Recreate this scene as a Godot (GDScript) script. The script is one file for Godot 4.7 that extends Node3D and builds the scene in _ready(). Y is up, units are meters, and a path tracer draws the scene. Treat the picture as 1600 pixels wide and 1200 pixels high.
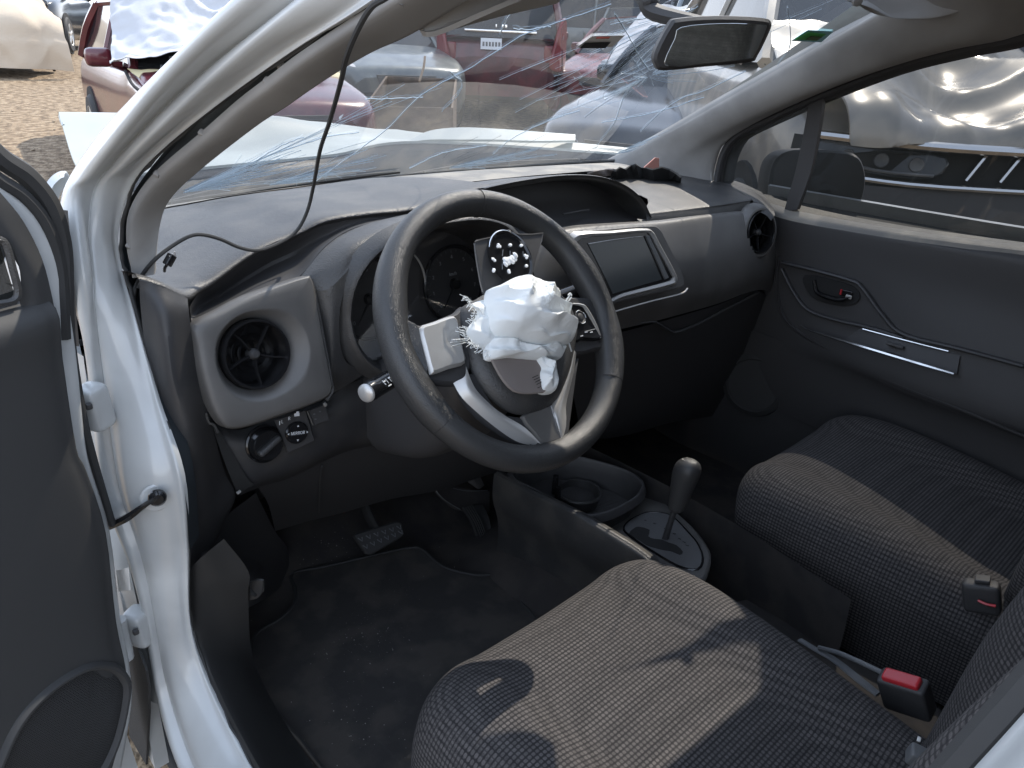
extends Node3D
# A wrecked white hatchback seen from its open driver's door: cracked windshield, burst airbag, other wrecks in the yard.
# Car frame: x to the passenger side, y up, z to the rear, metres; the steering wheel's hub is at z = 0.

var vs := PackedVector3Array()
var ix := PackedInt32Array()
var uvs := PackedVector2Array()
var M := {}
var rng := RandomNumberGenerator.new()
var fn := FastNoiseLite.new()
var car: Node3D
const TAU_ := 6.2831853
const WHEEL_AT := Vector3(-.3412, .9513, 0)

# ---------- mesh collecting ----------
func begin() -> void:
	vs = PackedVector3Array()
	ix = PackedInt32Array()
	uvs = PackedVector2Array()

func spline(p: Array, n: int, closed := false) -> Array:
	var out := []
	var c := p.size()
	if c < 3 and not closed:
		for i in n + 1:
			out.append(p[0].lerp(p[c - 1], float(i) / n))
		return out
	var segs := c if closed else c - 1
	for i in segs:
		var a = p[(i - 1 + c) % c] if closed else (p[i - 1] if i > 0 else p[0] * 2.0 - p[1])
		var b = p[i]
		var d = p[(i + 1) % c]
		var e = p[(i + 2) % c] if closed else (p[i + 2] if i + 2 < c else p[c - 1] * 2.0 - p[c - 2])
		for k in n:
			var t := float(k) / n
			out.append(0.5 * (2.0 * b + (d - a) * t + (2.0 * a - 5.0 * b + 4.0 * d - e) * t * t + (3.0 * b - a - 3.0 * d + e) * t * t * t))
	if not closed:
		out.append(p[c - 1])
	return out

func refine(rows: Array, nu: int, nv: int, closed := false) -> Array:
	var a := []
	for r in rows:
		a.append(spline(r, nv, closed) if nv > 1 or closed else r)
	if nu <= 1:
		return a
	var out := []
	var cols := []
	for j in a[0].size():
		var col := []
		for r in a:
			col.append(r[j])
		cols.append(spline(col, nu))
	for i in cols[0].size():
		var r := []
		for c in cols:
			r.append(c[i])
		out.append(r)
	return out

func grid(rows: Array, closed := false) -> void:
	var base := vs.size()
	var w: int = rows[0].size()
	for r in rows.size():
		for c in w:
			vs.append(rows[r][c])
			uvs.append(Vector2(float(c) / maxi(w - 1, 1), float(r) / maxi(rows.size() - 1, 1)))
	for r in rows.size() - 1:
		for c in (w if closed else w - 1):
			var a := base + r * w + c
			var b := base + r * w + (c + 1) % w
			ix.append_array([a, a + w, b, b, a + w, b + w])

func patch(rows: Array, nu := 4, nv := 4, closed := false) -> void:
	grid(refine(rows, nu, nv, closed), closed)

func grid_normals(g: Array) -> Array:
	var out := []
	for r in g.size():
		var row := []
		for c in g[0].size():
			var du: Vector3 = g[r][mini(c + 1, g[0].size() - 1)] - g[r][maxi(c - 1, 0)]
			var dv: Vector3 = g[mini(r + 1, g.size() - 1)][c] - g[maxi(r - 1, 0)][c]
			row.append(du.cross(dv).normalized())
		out.append(row)
	return out

# a sheet with thickness t laid towards its own (or the other) side
func slab(rows: Array, t: float, nu := 4, nv := 4) -> void:
	var g := refine(rows, nu, nv)
	var n := grid_normals(g)
	var b := []
	for r in g.size():
		var row := []
		for c in g[0].size():
			row.append(g[r][c] + n[r][c] * t)
		b.append(row)
	grid(g)
	grid(b)
	var rim := []
	var rim2 := []
	var h := g.size() - 1
	var w: int = g[0].size() - 1
	for c in w + 1:
		rim.append(g[0][c]); rim2.append(b[0][c])
	for r in range(1, h + 1):
		rim.append(g[r][w]); rim2.append(b[r][w])
	for c in range(w - 1, -1, -1):
		rim.append(g[h][c]); rim2.append(b[h][c])
	for r in range(h - 1, -1, -1):
		rim.append(g[r][0]); rim2.append(b[r][0])
	grid([rim, rim2])

func ring_frame(dir: Vector3, hint := Vector3.UP) -> Basis:
	var d := dir.normalized()
	var s := hint.cross(d)
	if s.length() < .05:
		s = Vector3.RIGHT.cross(d)
	s = s.normalized()
	return Basis(s, d.cross(s).normalized(), d)

func tube(p: Array, r, sides := 8, n := 4, cap := true, flat := 1.0) -> void:
	var q := spline(p, n) if n > 1 else p
	var rows := []
	var last := Vector3.UP
	var c := q.size()
	for i in c:
		var d: Vector3 = q[mini(i + 1, c - 1)] - q[maxi(i - 1, 0)]
		var f := ring_frame(d, last)
		last = f.y
		var t := float(i) / (c - 1)
		var rad: float = r if r is float else lerpf(r[int(t * (r.size() - 1))], r[mini(int(t * (r.size() - 1)) + 1, r.size() - 1)], fposmod(t * (r.size() - 1), 1.0))
		var row := []
		for k in sides:
			var a := TAU_ * k / sides
			row.append(q[i] + f.x * cos(a) * rad + f.y * sin(a) * rad * flat)
		rows.append(row)
	if cap:
		var s := []
		var e := []
		for k in sides:
			s.append(q[0]); e.append(q[c - 1])
		rows.push_front(s); rows.push_back(e)
	grid(rows, true)

# profile of Vector2(radius, height), turned about the local y axis of xf
func lathe(profile: Array, xf: Transform3D, seg := 32, sx := 1.0, sz := 1.0) -> void:
	var rows := []
	for p in profile:
		var row := []
		for k in seg:
			var a := TAU_ * k / seg
			row.append(xf * Vector3(cos(a) * p.x * sx, p.y, sin(a) * p.x * sz))
		rows.append(row)
	grid(rows, true)

# a frame whose y axis is n
func facing(at: Vector3, n: Vector3, up_hint := Vector3.UP) -> Transform3D:
	var y := n.normalized()
	var x := up_hint.cross(y)
	if x.length() < .05:
		x = Vector3.FORWARD.cross(y)
	x = x.normalized()
	return Transform3D(Basis(x, y, x.cross(y)), at)

func rbox(xf: Transform3D, size: Vector3, r := .004) -> void:
	var h := size / 2.0
	r = minf(r, minf(h.x, minf(h.y, h.z)) * .95)
	for ax in 3:
		for sg in [-1.0, 1.0]:
			var u := (ax + 1) % 3
			var v := (ax + 2) % 3
			var ru := [-h[u], -h[u] + r * .35, -h[u] + r, h[u] - r, h[u] - r * .35, h[u]]
			var rv := [-h[v], -h[v] + r * .35, -h[v] + r, h[v] - r, h[v] - r * .35, h[v]]
			var rows := []
			for a in ru:
				var row := []
				for b in rv:
					var p := Vector3.ZERO
					p[ax] = sg * h[ax]; p[u] = a; p[v] = b
					var inn := Vector3(clampf(p.x, -h.x + r, h.x - r), clampf(p.y, -h.y + r, h.y - r), clampf(p.z, -h.z + r, h.z - r))
					row.append(xf * (inn + (p - inn).normalized() * r))
				if sg < 0:
					row.reverse()
				rows.append(row)
			grid(rows)

func box(a: Vector3, b: Vector3, r := .004) -> void:
	rbox(Transform3D(Basis(), (a + b) / 2.0), (b - a).abs(), r)

# polygon of 3D points pushed along n by t, with a bevelled front edge
func plate(pts: Array, n: Vector3, t: float, bevel := .0015, dome := 0.0) -> void:
	n = n.normalized()
	var f := ring_frame(n)
	var c := Vector3.ZERO
	for p in pts:
		c += p
	c /= pts.size()
	var poly := PackedVector2Array()
	for p in pts:
		poly.append(Vector2((p - c).dot(f.x), (p - c).dot(f.y)))
	if Geometry2D.is_polygon_clockwise(poly):
		poly.reverse()
		pts = pts.duplicate()
		pts.reverse()
	var k := poly.size()
	var inn := []
	for i in k:
		var e0 := (poly[i] - poly[(i - 1 + k) % k]).normalized()
		var e1 := (poly[(i + 1) % k] - poly[i]).normalized()
		var m := Vector2(-e0.y - e1.y, e0.x + e1.x)
		m = m.normalized() if m.length() > .01 else Vector2(-e0.y, e0.x)
		var q := poly[i] + m * bevel
		inn.append(c + f.x * q.x + f.y * q.y + n * ((pts[i] - c).dot(n) + t))
	var lo := []
	var hi := []
	for i in k:
		lo.append(pts[i])
		hi.append(pts[i] + n * (t - minf(bevel, t * .8)))
	grid([lo, hi, inn], true)
	if dome != 0.0:
		var rows := [inn]
		for s in 6:
			var u := 1.0 - float(s + 1) / 6.0
			var row := []
			for p in inn:
				row.append(c + (p - c) * u + n * (dome * (1.0 - u * u) + t * (1.0 - u)))
			rows.append(row)
		grid(rows, true)
	else:
		tri_fill(inn, n)
	tri_fill(lo, n)

func tri_fill(pts: Array, n: Vector3) -> void:
	var f := ring_frame(n)
	var poly := PackedVector2Array()
	for p in pts:
		poly.append(Vector2(p.dot(f.x), p.dot(f.y)))
	var t := Geometry2D.triangulate_polygon(poly)
	var base := vs.size()
	for i in pts.size():
		vs.append(pts[i])
		uvs.append(poly[i])
	for i in t:
		ix.append(base + i)

func smooth_outline(pts: Array, n := 4) -> Array:
	return spline(pts, n, true)

func arr(crease := 38.0) -> ArrayMesh:
	var lim := cos(deg_to_rad(crease))
	var nf := ix.size() / 3
	var ids := PackedInt32Array()
	ids.resize(vs.size())
	var key := {}
	for i in vs.size():
		var k := Vector3i((vs[i] * 20000.0).round())
		if not key.has(k):
			key[k] = key.size()
		ids[i] = key[k]
	var fnrm := PackedVector3Array()
	var unit := PackedVector3Array()
	fnrm.resize(nf); unit.resize(nf)
	var touch := []
	touch.resize(key.size())
	for f in nf:
		var a := vs[ix[f * 3]]
		var n := (vs[ix[f * 3 + 2]] - a).cross(vs[ix[f * 3 + 1]] - a)
		fnrm[f] = n
		unit[f] = n.normalized()
		for c in 3:
			var id := ids[ix[f * 3 + c]]
			if touch[id] == null:
				touch[id] = PackedInt32Array()
			touch[id].append(f)
	var ov := PackedVector3Array()
	var on := PackedVector3Array()
	var ou := PackedVector2Array()
	for f in nf:
		if fnrm[f].length_squared() < 1e-18:
			continue
		for c in 3:
			var i := ix[f * 3 + c]
			var n := Vector3.ZERO
			for g in touch[ids[i]]:
				if unit[g].dot(unit[f]) > lim:
					n += fnrm[g]
			ov.append(vs[i])
			on.append(n.normalized() if n.length_squared() > 1e-20 else unit[f])
			ou.append(uvs[i])
	var a := []
	a.resize(Mesh.ARRAY_MAX)
	a[Mesh.ARRAY_VERTEX] = ov
	a[Mesh.ARRAY_NORMAL] = on
	a[Mesh.ARRAY_TEX_UV] = ou
	var m := ArrayMesh.new()
	if ov.size():
		m.add_surface_from_arrays(Mesh.PRIMITIVE_TRIANGLES, a)
	return m

func done(called: String, parent: Node, mat: Material, crease := 38.0) -> MeshInstance3D:
	var o := MeshInstance3D.new()
	o.mesh = arr(crease)
	o.material_override = mat
	add_named(o, called, parent)
	begin()
	return o

func add_named(o: Node, called: String, parent: Node) -> void:
	var nm := called
	var k := 0
	while parent.has_node(nm):
		k += 1
		nm = "%s_%03d" % [called, k]
	o.name = nm
	parent.add_child(o, true)

func group_node(called: String, parent: Node, at := Transform3D()) -> Node3D:
	var o := Node3D.new()
	add_named(o, called, parent)
	o.transform = at
	return o

func tag(o: Node, label: String, category: String, group := "", kind := "") -> Node:
	if label: o.set_meta("label", label)
	if category: o.set_meta("category", category)
	if group: o.set_meta("group", group)
	if kind: o.set_meta("kind", kind)
	return o

func lettering(called: String, parent: Node, s: String, height: float, xf: Transform3D, mat: Material, font := "Droid Sans") -> MeshInstance3D:
	var t := TextMesh.new()
	var f := SystemFont.new()
	f.font_names = PackedStringArray([font])
	t.font = f
	t.text = s
	t.font_size = 32
	t.pixel_size = height / 24.0
	t.depth = .0004
	t.curve_step = 2.0
	var o := MeshInstance3D.new()
	o.mesh = t
	o.material_override = mat
	o.transform = xf
	add_named(o, called, parent)
	return o

# a frame for lettering: z towards the reader, y the upward direction
func sign_frame(at: Vector3, n: Vector3, up: Vector3) -> Transform3D:
	var z := n.normalized()
	var x := up.cross(z).normalized()
	return Transform3D(Basis(x, z.cross(x), z), at)

# ---------- materials ----------
func noise_tex(freq: float, kind := 0, normal := false, strength := 4.0, size := 512, octaves := 3, ramp: Gradient = null, sd := 1) -> NoiseTexture2D:
	var n := FastNoiseLite.new()
	n.seed = sd
	n.frequency = freq
	n.noise_type = FastNoiseLite.TYPE_CELLULAR if kind == 1 else FastNoiseLite.TYPE_SIMPLEX_SMOOTH
	if kind == 1:
		n.cellular_return_type = FastNoiseLite.RETURN_DISTANCE2_SUB
	n.fractal_octaves = octaves
	var t := NoiseTexture2D.new()
	t.width = size
	t.height = size
	t.seamless = true
	t.noise = n
	t.as_normal_map = normal
	t.bump_strength = strength
	if ramp:
		t.color_ramp = ramp
	return t

func lin(r: float, g := -1.0, b := -1.0, a := 1.0) -> Color:
	var c := Color(r, r if g < 0 else g, r if b < 0 else b).linear_to_srgb()
	c.a = a
	return c

func ramp2(a: Color, b: Color, lo := 0.0, hi := 1.0) -> Gradient:
	var g := Gradient.new()
	g.offsets = PackedFloat32Array([lo, hi])
	g.colors = PackedColorArray([a, b])
	return g

func mat(c: Color, rough: float, metal := 0.0) -> StandardMaterial3D:
	var m := StandardMaterial3D.new()
	m.albedo_color = c
	m.roughness = rough
	m.metallic = metal
	m.cull_mode = BaseMaterial3D.CULL_DISABLED
	return m

# scale: metres that one texture tile covers
func tri(m: StandardMaterial3D, metres: float) -> StandardMaterial3D:
	m.uv1_triplanar = true
	m.uv1_scale = Vector3.ONE / metres
	return m

func grained(c: Color, rough: float, nt: Texture2D, metres: float, depth := .6, tone: Texture2D = null, metal := 0.0) -> StandardMaterial3D:
	var m := tri(mat(c, rough, metal), metres)
	if nt:
		m.normal_enabled = true
		m.normal_texture = nt
		m.normal_scale = depth
	if tone:
		m.detail_enabled = true
		m.detail_blend_mode = BaseMaterial3D.BLEND_MODE_MUL
		m.detail_uv_layer = BaseMaterial3D.DETAIL_UV_2
		m.detail_albedo = tone
		m.uv2_triplanar = true
		m.uv2_scale = Vector3.ONE / .7
	return m

func pane(alpha: float, c := Color(.8, .85, .85), rough := .03) -> StandardMaterial3D:
	var m := mat(c, rough)
	m.albedo_color.a = alpha
	m.transparency = BaseMaterial3D.TRANSPARENCY_ALPHA
	return m

func weave_image(dot: Color, ground: Color, cells: int, px: int, sd: int) -> ImageTexture:
	var r := RandomNumberGenerator.new()
	r.seed = sd
	var im := Image.create(cells * px, cells * px, false, Image.FORMAT_RGB8)
	for cy in cells:
		var rowk := .88 + .14 * r.randf()
		for cx in cells:
			var k := rowk * (.78 + .3 * r.randf())
			for y in px:
				for x in px:
					var dx := absf((x + .5) / px - .5) / .43
					var dy := absf((y + .5) / px - .5) / .34
					var d := pow(dx, 3.0) + pow(dy, 3.0)
					var w := clampf((1.15 - d) / .45, 0, 1) * k
					var j := .8 + .4 * r.randf()
					var c := ground.lerp(dot, clampf(w, 0, 1))
					im.set_pixel(cx * px + x, cy * px + y, Color(c.r * j, c.g * j, c.b * j))
	return ImageTexture.create_from_image(im)

func make_materials() -> void:
	var leather := noise_tex(.09, 1, true, 5.0, 512, 2, null, 3)
	var fine := noise_tex(.22, 0, true, 3.0, 512, 2, null, 5)
	var coarse := noise_tex(.02, 0, true, 6.0, 512, 4, null, 7)
	var smudge := noise_tex(.008, 0, false, 1, 512, 5, ramp2(Color(.86, .86, .86), Color(1, 1, 1), .25, .75), 9)
	var dusty := noise_tex(.012, 0, false, 1, 512, 5, ramp2(Color(1, .98, .95), Color(.80, .80, .81), .3, .62), 11)
	M.white = mat(lin(.60, .615, .61), .30)
	M.white.clearcoat_enabled = true
	M.white.clearcoat = .6
	M.white.clearcoat_roughness = .12
	M.white.albedo_texture = smudge
	tri(M.white, .9)
	M.white.normal_enabled = true
	M.white.normal_texture = coarse
	M.white.normal_scale = .06
	M.vinyl = grained(lin(.066, .066, .066), .44, leather, .12, .6, dusty)
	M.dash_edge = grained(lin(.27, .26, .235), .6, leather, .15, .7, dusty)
	M.vinyl_grey = grained(lin(.125, .120, .114), .42, fine, .05, .35, smudge)
	M.black = grained(lin(.047, .046, .047), .52, fine, .04, .5)
	M.black_gloss = mat(lin(.012, .012, .013), .16)
	M.rim_leather = grained(lin(.038, .038, .038), .36, leather, .075, .9)
	M.trim = grained(lin(.32, .31, .295), .7, fine, .03, .25, smudge)
	M.headliner = grained(lin(.25, .24, .225), .95, fine, .02, .6)
	M.dash_dark = grained(lin(.052, .052, .054), .48, fine, .045, .5, dusty)
	M.sill = grained(lin(.022), .6, fine, .05, .3)
	M.gate = grained(lin(.12, .12, .122), .4, fine, .03, .3)
	M.door = grained(lin(.038, .038, .038), .75, fine, .05, .35)
	M.cowl = mat(lin(.014, .017, .022), .22)
	M.cavity = grained(lin(.035, .044, .052), .6, fine, .08, .4, dusty)
	M.dial_print = mat(lin(.34, .35, .36), .6)
	M.silver = mat(lin(.52, .51, .49), .34, .5)
	M.chrome = mat(lin(.75, .75, .75), .14, .95)
	M.rubber = grained(lin(.032), .75, fine, .03, .5)
	M.carpet = grained(lin(.066, .061, .059), 1.0, noise_tex(.35, 0, true, 8.0, 512, 2, null, 13), .05, 1.0, dusty)
	M.mat = grained(lin(.085, .081, .078), 1.0, noise_tex(.4, 0, true, 8.0, 512, 2, null, 15), .06, 1.0, dusty)
	var weave := weave_image(Color(.80, .79, .76), Color(.12, .12, .125), 32, 14, 21)
	M.fabric = grained(Color.WHITE, .95, null, .215)
	M.fabric.albedo_texture = weave
	M.hood = mat(lin(.39, .42, .40), .4)
	M.hood.albedo_texture = smudge
	tri(M.hood, 2.0)
	M.fabric_side = grained(Color.WHITE, .95, null, .185)
	M.fabric_side.albedo_texture = weave_image(Color(.35, .335, .33), Color(.14, .135, .138), 16, 14, 22)
	M.fabric_side.uv1_scale = Vector3.ONE / .095
	M.fabric.rim_enabled = true
	M.fabric.rim = .3
	M.fabric_plain = grained(lin(.05, .048, .05), .95, fine, .02, .7)
	M.cloth = grained(lin(.76, .78, .77), .85, noise_tex(.5, 0, true, 4.0, 256, 1, null, 17), .012, .3)
	M.cloth.backlight_enabled = true
	M.cloth.backlight = Color(.25, .25, .25)
	M.red = mat(lin(.5, .03, .04), .3)
	M.red_wire = mat(lin(.65, .08, .03), .45)
	M.print = mat(lin(.7, .72, .74), .6)
	M.glass = pane(.19, Color(.66, .71, .74), .02)
	M.tint = pane(.72, lin(.02, .022, .02), .03)
	M.screen = mat(lin(.062, .070, .072), .16)
	M.mirror = mat(lin(.45, .46, .45), .05, .95)
	M.crack = mat(lin(.46, .56, .64), .15)  # blue-white: the reflection of the sky is put into the colour
	M.crack.transparency = BaseMaterial3D.TRANSPARENCY_DISABLED
	M.paper = grained(lin(.8, .79, .76), .8, coarse, .3, .3)
	M.foam = grained(lin(.21, .18, .165), 1.0, fine, .02, 1.0)
	M.soil = null
	M.gap = mat(lin(.018), .9)
	M.bare = grained(lin(.16, .17, .18), .5, fine, .08, .4, dusty)
	M.leather_n = leather
	M.fine_n = fine
	M.coarse_n = coarse
	M.smudge = smudge
	M.dusty = dusty

# ---------- scene ----------
func _ready() -> void:
	var cam := Camera3D.new()
	cam.name = "camera"
	cam.fov = 52.62
	cam.near = .02
	cam.far = 400.0
	cam.transform = Transform3D(Basis(Vector3(.72665, .04125, .68576), Vector3(.25289, .91205, -.32283), Vector3(-.63877, .40801, .65231)), Vector3(-.98056, 1.28402, .66085))
	add_child(cam)
	cam.current = true
	var we := WorldEnvironment.new()
	we.name = "daylight"
	var env := Environment.new()
	env.background_mode = Environment.BG_SKY
	var sky := Sky.new()
	var sm := ProceduralSkyMaterial.new()
	sm.sky_top_color = Color(.57, .62, .70)
	sm.sky_horizon_color = Color(.86, .87, .88)
	sm.sky_curve = .12
	sm.ground_bottom_color = Color(.45, .40, .34)
	sm.ground_horizon_color = Color(.62, .58, .52)
	sm.sky_energy_multiplier = 1.5
	sky.sky_material = sm
	env.sky = sky
	env.tonemap_mode = Environment.TONE_MAPPER_LINEAR
	env.tonemap_exposure = 1.95
	env.sdfgi_enabled = true
	env.ssao_enabled = true
	env.ssil_enabled = true
	we.environment = env
	add_child(we)
	var sun := DirectionalLight3D.new()
	sun.name = "sun"
	sun.light_energy = 1.0
	sun.light_color = Color(1, .965, .91)
	sun.light_angular_distance = .5
	sun.shadow_enabled = true
	add_child(sun)
	var s := Vector3(.78, 1.0, -.30).normalized()
	sun.transform = Transform3D(Basis.looking_at(-s, Vector3.UP), s * 20.0)
	rng.seed = 4
	fn.seed = 4
	fn.frequency = 1.0
	fn.fractal_octaves = 4
	make_materials()
	begin()
	build_ground()
	car = group_node("damaged_hatchback", self)
	tag(car, "white hatchback seen into through its open driver's door, with a burst airbag and cracked windshield", "car")
	build_shell()
	build_driver_pillar()
	build_windshield()
	build_passenger_door()
	build_open_door()
	build_dash()
	build_cluster()
	build_center()
	build_lower()
	build_wheel()
	build_floor()
	build_console()
	build_seats()
	build_small()
	build_yard()

# ---------- ground ----------
func ground_y(x: float, z: float) -> float:
	var d := maxf(0.0, -z - 3.0)
	return .032 * d + .012 * sin(x * 1.7 + z * .9) + .01 * sin(z * 2.3 - x * .6)

func build_ground() -> void:
	var rows := []
	for i in 81:
		var row := []
		var z := 14.0 - 74.0 * pow(i / 80.0, 1.15)
		for j in 81:
			var x := lerpf(-45.0, 55.0, j / 80.0)
			row.append(Vector3(x, ground_y(x, z) + .015 * fn.get_noise_2d(x * .7, z * .7), z))
		rows.append(row)
	grid(rows)
	var m := mat(Color.WHITE, .95)
	tri(m, 2.6)
	m.uv1_world_triplanar = true
	var g := Gradient.new()
	g.offsets = PackedFloat32Array([0.0, .38, .52, .66, 1.0])
	g.colors = PackedColorArray([lin(.08, .054, .032), lin(.17, .118, .070), lin(.24, .172, .105), lin(.28, .208, .132), lin(.38, .30, .21)])
	m.albedo_texture = noise_tex(.02, 0, false, 1, 1024, 6, g, 31)
	m.normal_enabled = true
	m.normal_texture = noise_tex(.06, 0, true, 9.0, 1024, 5, null, 33)
	m.normal_scale = 1.0
	tag(done("ground", self, m, 80), "brown dirt yard strewn with grit and small stones", "ground", "", "structure")
	# grit and small stones near what the camera sees
	var mm := MultiMesh.new()
	mm.transform_format = MultiMesh.TRANSFORM_3D
	lathe([Vector2(0, -.5), Vector2(.42, -.3), Vector2(.5, 0), Vector2(.3, .35), Vector2(0, .42)], Transform3D(), 6)
	mm.mesh = arr(20)
	begin()
	mm.instance_count = 5200
	for i in 5200:
		var d := 1.5 + 16.0 * pow(rng.randf(), 1.4)
		var a := deg_to_rad(rng.randf_range(-8, 50))
		var x := -1.2 + d * sin(a)
		var z := .4 - d * cos(a)
		if i < 500:
			x = rng.randf_range(-1.5, -.72); z = rng.randf_range(-1.5, .2)
		var s := .006 + .03 * pow(rng.randf(), 3.0)
		mm.set_instance_transform(i, Transform3D(Basis.from_euler(Vector3(rng.randf() * .6, rng.randf() * 6, rng.randf() * .6)).scaled(Vector3(s, s * .6, s * 1.3)), Vector3(x, ground_y(x, z) + .002, z)))
	var o := MultiMeshInstance3D.new()
	o.multimesh = mm
	o.material_override = grained(lin(.25, .2, .14), .95, M.coarse_n, .2, .6)
	add_named(o, "gravel", self)
	tag(o, "small stones and clods lying on the dirt yard", "gravel", "", "stuff")

# ---------- shell of the hatchback ----------
func ws_z(x: float, y: float) -> float:
	return -.845 + (y - .98) * 2.081 + .28 * x * x

func build_shell() -> void:
	# roof: headliner side and outer skin as one slab with thickness
	var rows := []
	for i in 6:
		var t := i / 5.0
		var z := lerpf(.13, 2.0, t)
		var hh := 1.435 + .09 * sin(t * 2.4) - .12 * t * t
		rows.append([Vector3(-.615, 1.385 - .10 * t * t, z - .03), Vector3(-.54, lerpf(1.39, hh, .6), z + .01), Vector3(-.3, hh, z - .01), Vector3(0, hh + .01, z - .02), Vector3(.3, hh, z - .01), Vector3(.54, lerpf(1.39, hh, .6), z + .01), Vector3(.615, 1.385 - .10 * t * t, z - .03)])
	slab(rows, -.04, 3, 3)
	done("roof", car, M.white)
	rows = []
	for i in 6:
		var t := i / 5.0
		var z := lerpf(.11, 2.0, t)
		var hh := 1.42 + .09 * sin(t * 2.4) - .12 * t * t
		rows.append([Vector3(-.590, 1.375 - .10 * t * t, z - .02), Vector3(-.52, lerpf(1.37, hh, .6), z + .01), Vector3(-.3, hh - .015, z - .01), Vector3(0, hh - .008, z - .02), Vector3(.3, hh - .015, z - .01), Vector3(.52, lerpf(1.37, hh, .6), z + .01), Vector3(.590, 1.375 - .10 * t * t, z - .02)])
	patch(rows, 2, 3)
	done("headliner", car, M.headliner)
	# tail gate, rear side panels below and above the belt
	slab([[Vector3(-.66, .35, 2.35), Vector3(0, .35, 2.42), Vector3(.66, .35, 2.35)], [Vector3(-.70, .9, 2.33), Vector3(0, .9, 2.4), Vector3(.70, .9, 2.33)], [Vector3(-.58, 1.33, 2.02), Vector3(0, 1.36, 2.06), Vector3(.58, 1.33, 2.02)]], .03, 4, 4)
	done("tailgate", car, M.white)
	for sd in [-1.0, 1.0]:
		slab([[Vector3(.79 * sd, .25, .72), Vector3(.80 * sd, .25, 1.5), Vector3(.68 * sd, .35, 2.36)], [Vector3(.81 * sd, .65, .72), Vector3(.82 * sd, .65, 1.5), Vector3(.72 * sd, .65, 2.36)], [Vector3(.76 * sd, .97, .72), Vector3(.76 * sd, 1.0, 1.5), Vector3(.69 * sd, 1.03, 2.3)]], .03 * sd, 4, 4)
		done("quarter_panel", car, M.white)
		slab([[Vector3(.735 * sd, .98, .76), Vector3(.735 * sd, 1.01, 1.5), Vector3(.68 * sd, 1.04, 2.25)], [Vector3(.60 * sd, 1.30, .76), Vector3(.60 * sd, 1.31, 1.5), Vector3(.59 * sd, 1.26, 2.05)]], .004, 1, 3)
		done("rear_window", car, M.tint)
	# rear bench, behind the front seats
	box(Vector3(-.60, .36, 1.05), Vector3(.60, .56, 1.55), .05)
	rbox(Transform3D(Basis(Vector3.RIGHT, .3), Vector3(0, .78, 1.66)), Vector3(1.2, .6, .14), .05)
	done("bench_seat", car, M.fabric_plain)
	# front fenders, bonnet, cowl
	for sd in [-1.0, 1.0]:
		slab([[Vector3(.78 * sd, .30, -.24), Vector3(.80 * sd, .55, -.55), Vector3(.79 * sd, .60, -1.0), Vector3(.72 * sd, .35, -1.45)], [Vector3(.775 * sd, .70, -.26), Vector3(.81 * sd, .72, -.55), Vector3(.81 * sd, .70, -1.0), Vector3(.74 * sd, .60, -1.5)], [Vector3(.75 * sd, .96, -.40), Vector3(.74 * sd, .95, -.60), Vector3(.72 * sd, .90, -1.0), Vector3(.68 * sd, .74, -1.45)], [Vector3(.70 * sd, .975, -.44), Vector3(.69 * sd, .965, -.7), Vector3(.66 * sd, .91, -1.0), Vector3(.60 * sd, .76, -1.45)]], .02, 4, 4)
		done("fender", car, M.white)
	var b := []
	var back := [Vector3(-.5309,.9964,-1), Vector3(-.1743,1.0035,-1), Vector3(.0406,1.0051,-1.02), Vector3(.2844,1.0241,-1), Vector3(.8922,.9809,-.8)]
	var front := [Vector3(-.4558,1.082,-1.36), Vector3(-.2053,1.0625,-1.36), Vector3(.0733,1.0419,-1.34), Vector3(.4005,1.0011,-1.3), Vector3(.9419,.982,-.84)]
	var low := [Vector3(-.4651,1.0666,-1.3), Vector3(-.2053,.8425,-1.46), Vector3(.0733,.7919,-1.46), Vector3(.4005,.7511,-1.4), Vector3(.9419,.862,-.89)]
	var mid := []
	for i in 5:
		mid.append(back[i].lerp(front[i], .55) + Vector3(0, [-.02, -.015, .0, -.01, -.005][i], 0))
	b = refine([back, mid, front, low], 8, 8)
	for r in b.size():
		for c in b[r].size():
			var p: Vector3 = b[r][c]
			b[r][c] = p + Vector3(0, .010 * fn.get_noise_2d(p.x * 3.0, p.z * 4.0) * clampf(r / 8.0, 0, 1), 0)
	slab(b, .006, 1, 1)
	done("bonnet", car, M.hood)
	var hem := []
	var hem2 := []
	for p in back:
		hem.append(p + Vector3(0, -.035, .035))
		hem2.append(p + Vector3(0, -.10, .06))
	patch([back, hem, hem2], 3, 6)
	done("bonnet_seal", car, M.cowl, 60)
	# the buckle that stands up in the middle of the bonnet
	slab([[Vector3(.3619,1.0099,-1.16), Vector3(.4181,1.0352,-1.14), Vector3(.4938,1.0448,-1.1), Vector3(.5849,1.0428,-1.05), Vector3(.6798,1.037,-1), Vector3(.8125,1.0275,-.95)], [Vector3(.3397,1.0094,-1.13), Vector3(.3714,1.0202,-1.08), Vector3(.4357,1.0226,-1.03), Vector3(.5221,1.024,-.98), Vector3(.6217,1.0201,-.94), Vector3(.7809,1.0161,-.92)]], .006, 2, 4)
	done("bonnet_buckle", car, M.hood)
	rows = []
	for i in 9:
		var x := lerpf(-.70, .70, i / 8.0)
		var zz := ws_z(x, .975)
		rows.append([Vector3(x, .86, zz - .34), Vector3(x, .94, zz - .28), Vector3(x, .95, zz - .12), Vector3(x, .945, zz - .05), Vector3(x, .968, zz - .008)])
	patch(rows, 3, 3)
	done("cowl_panel", car, M.cowl)
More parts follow.
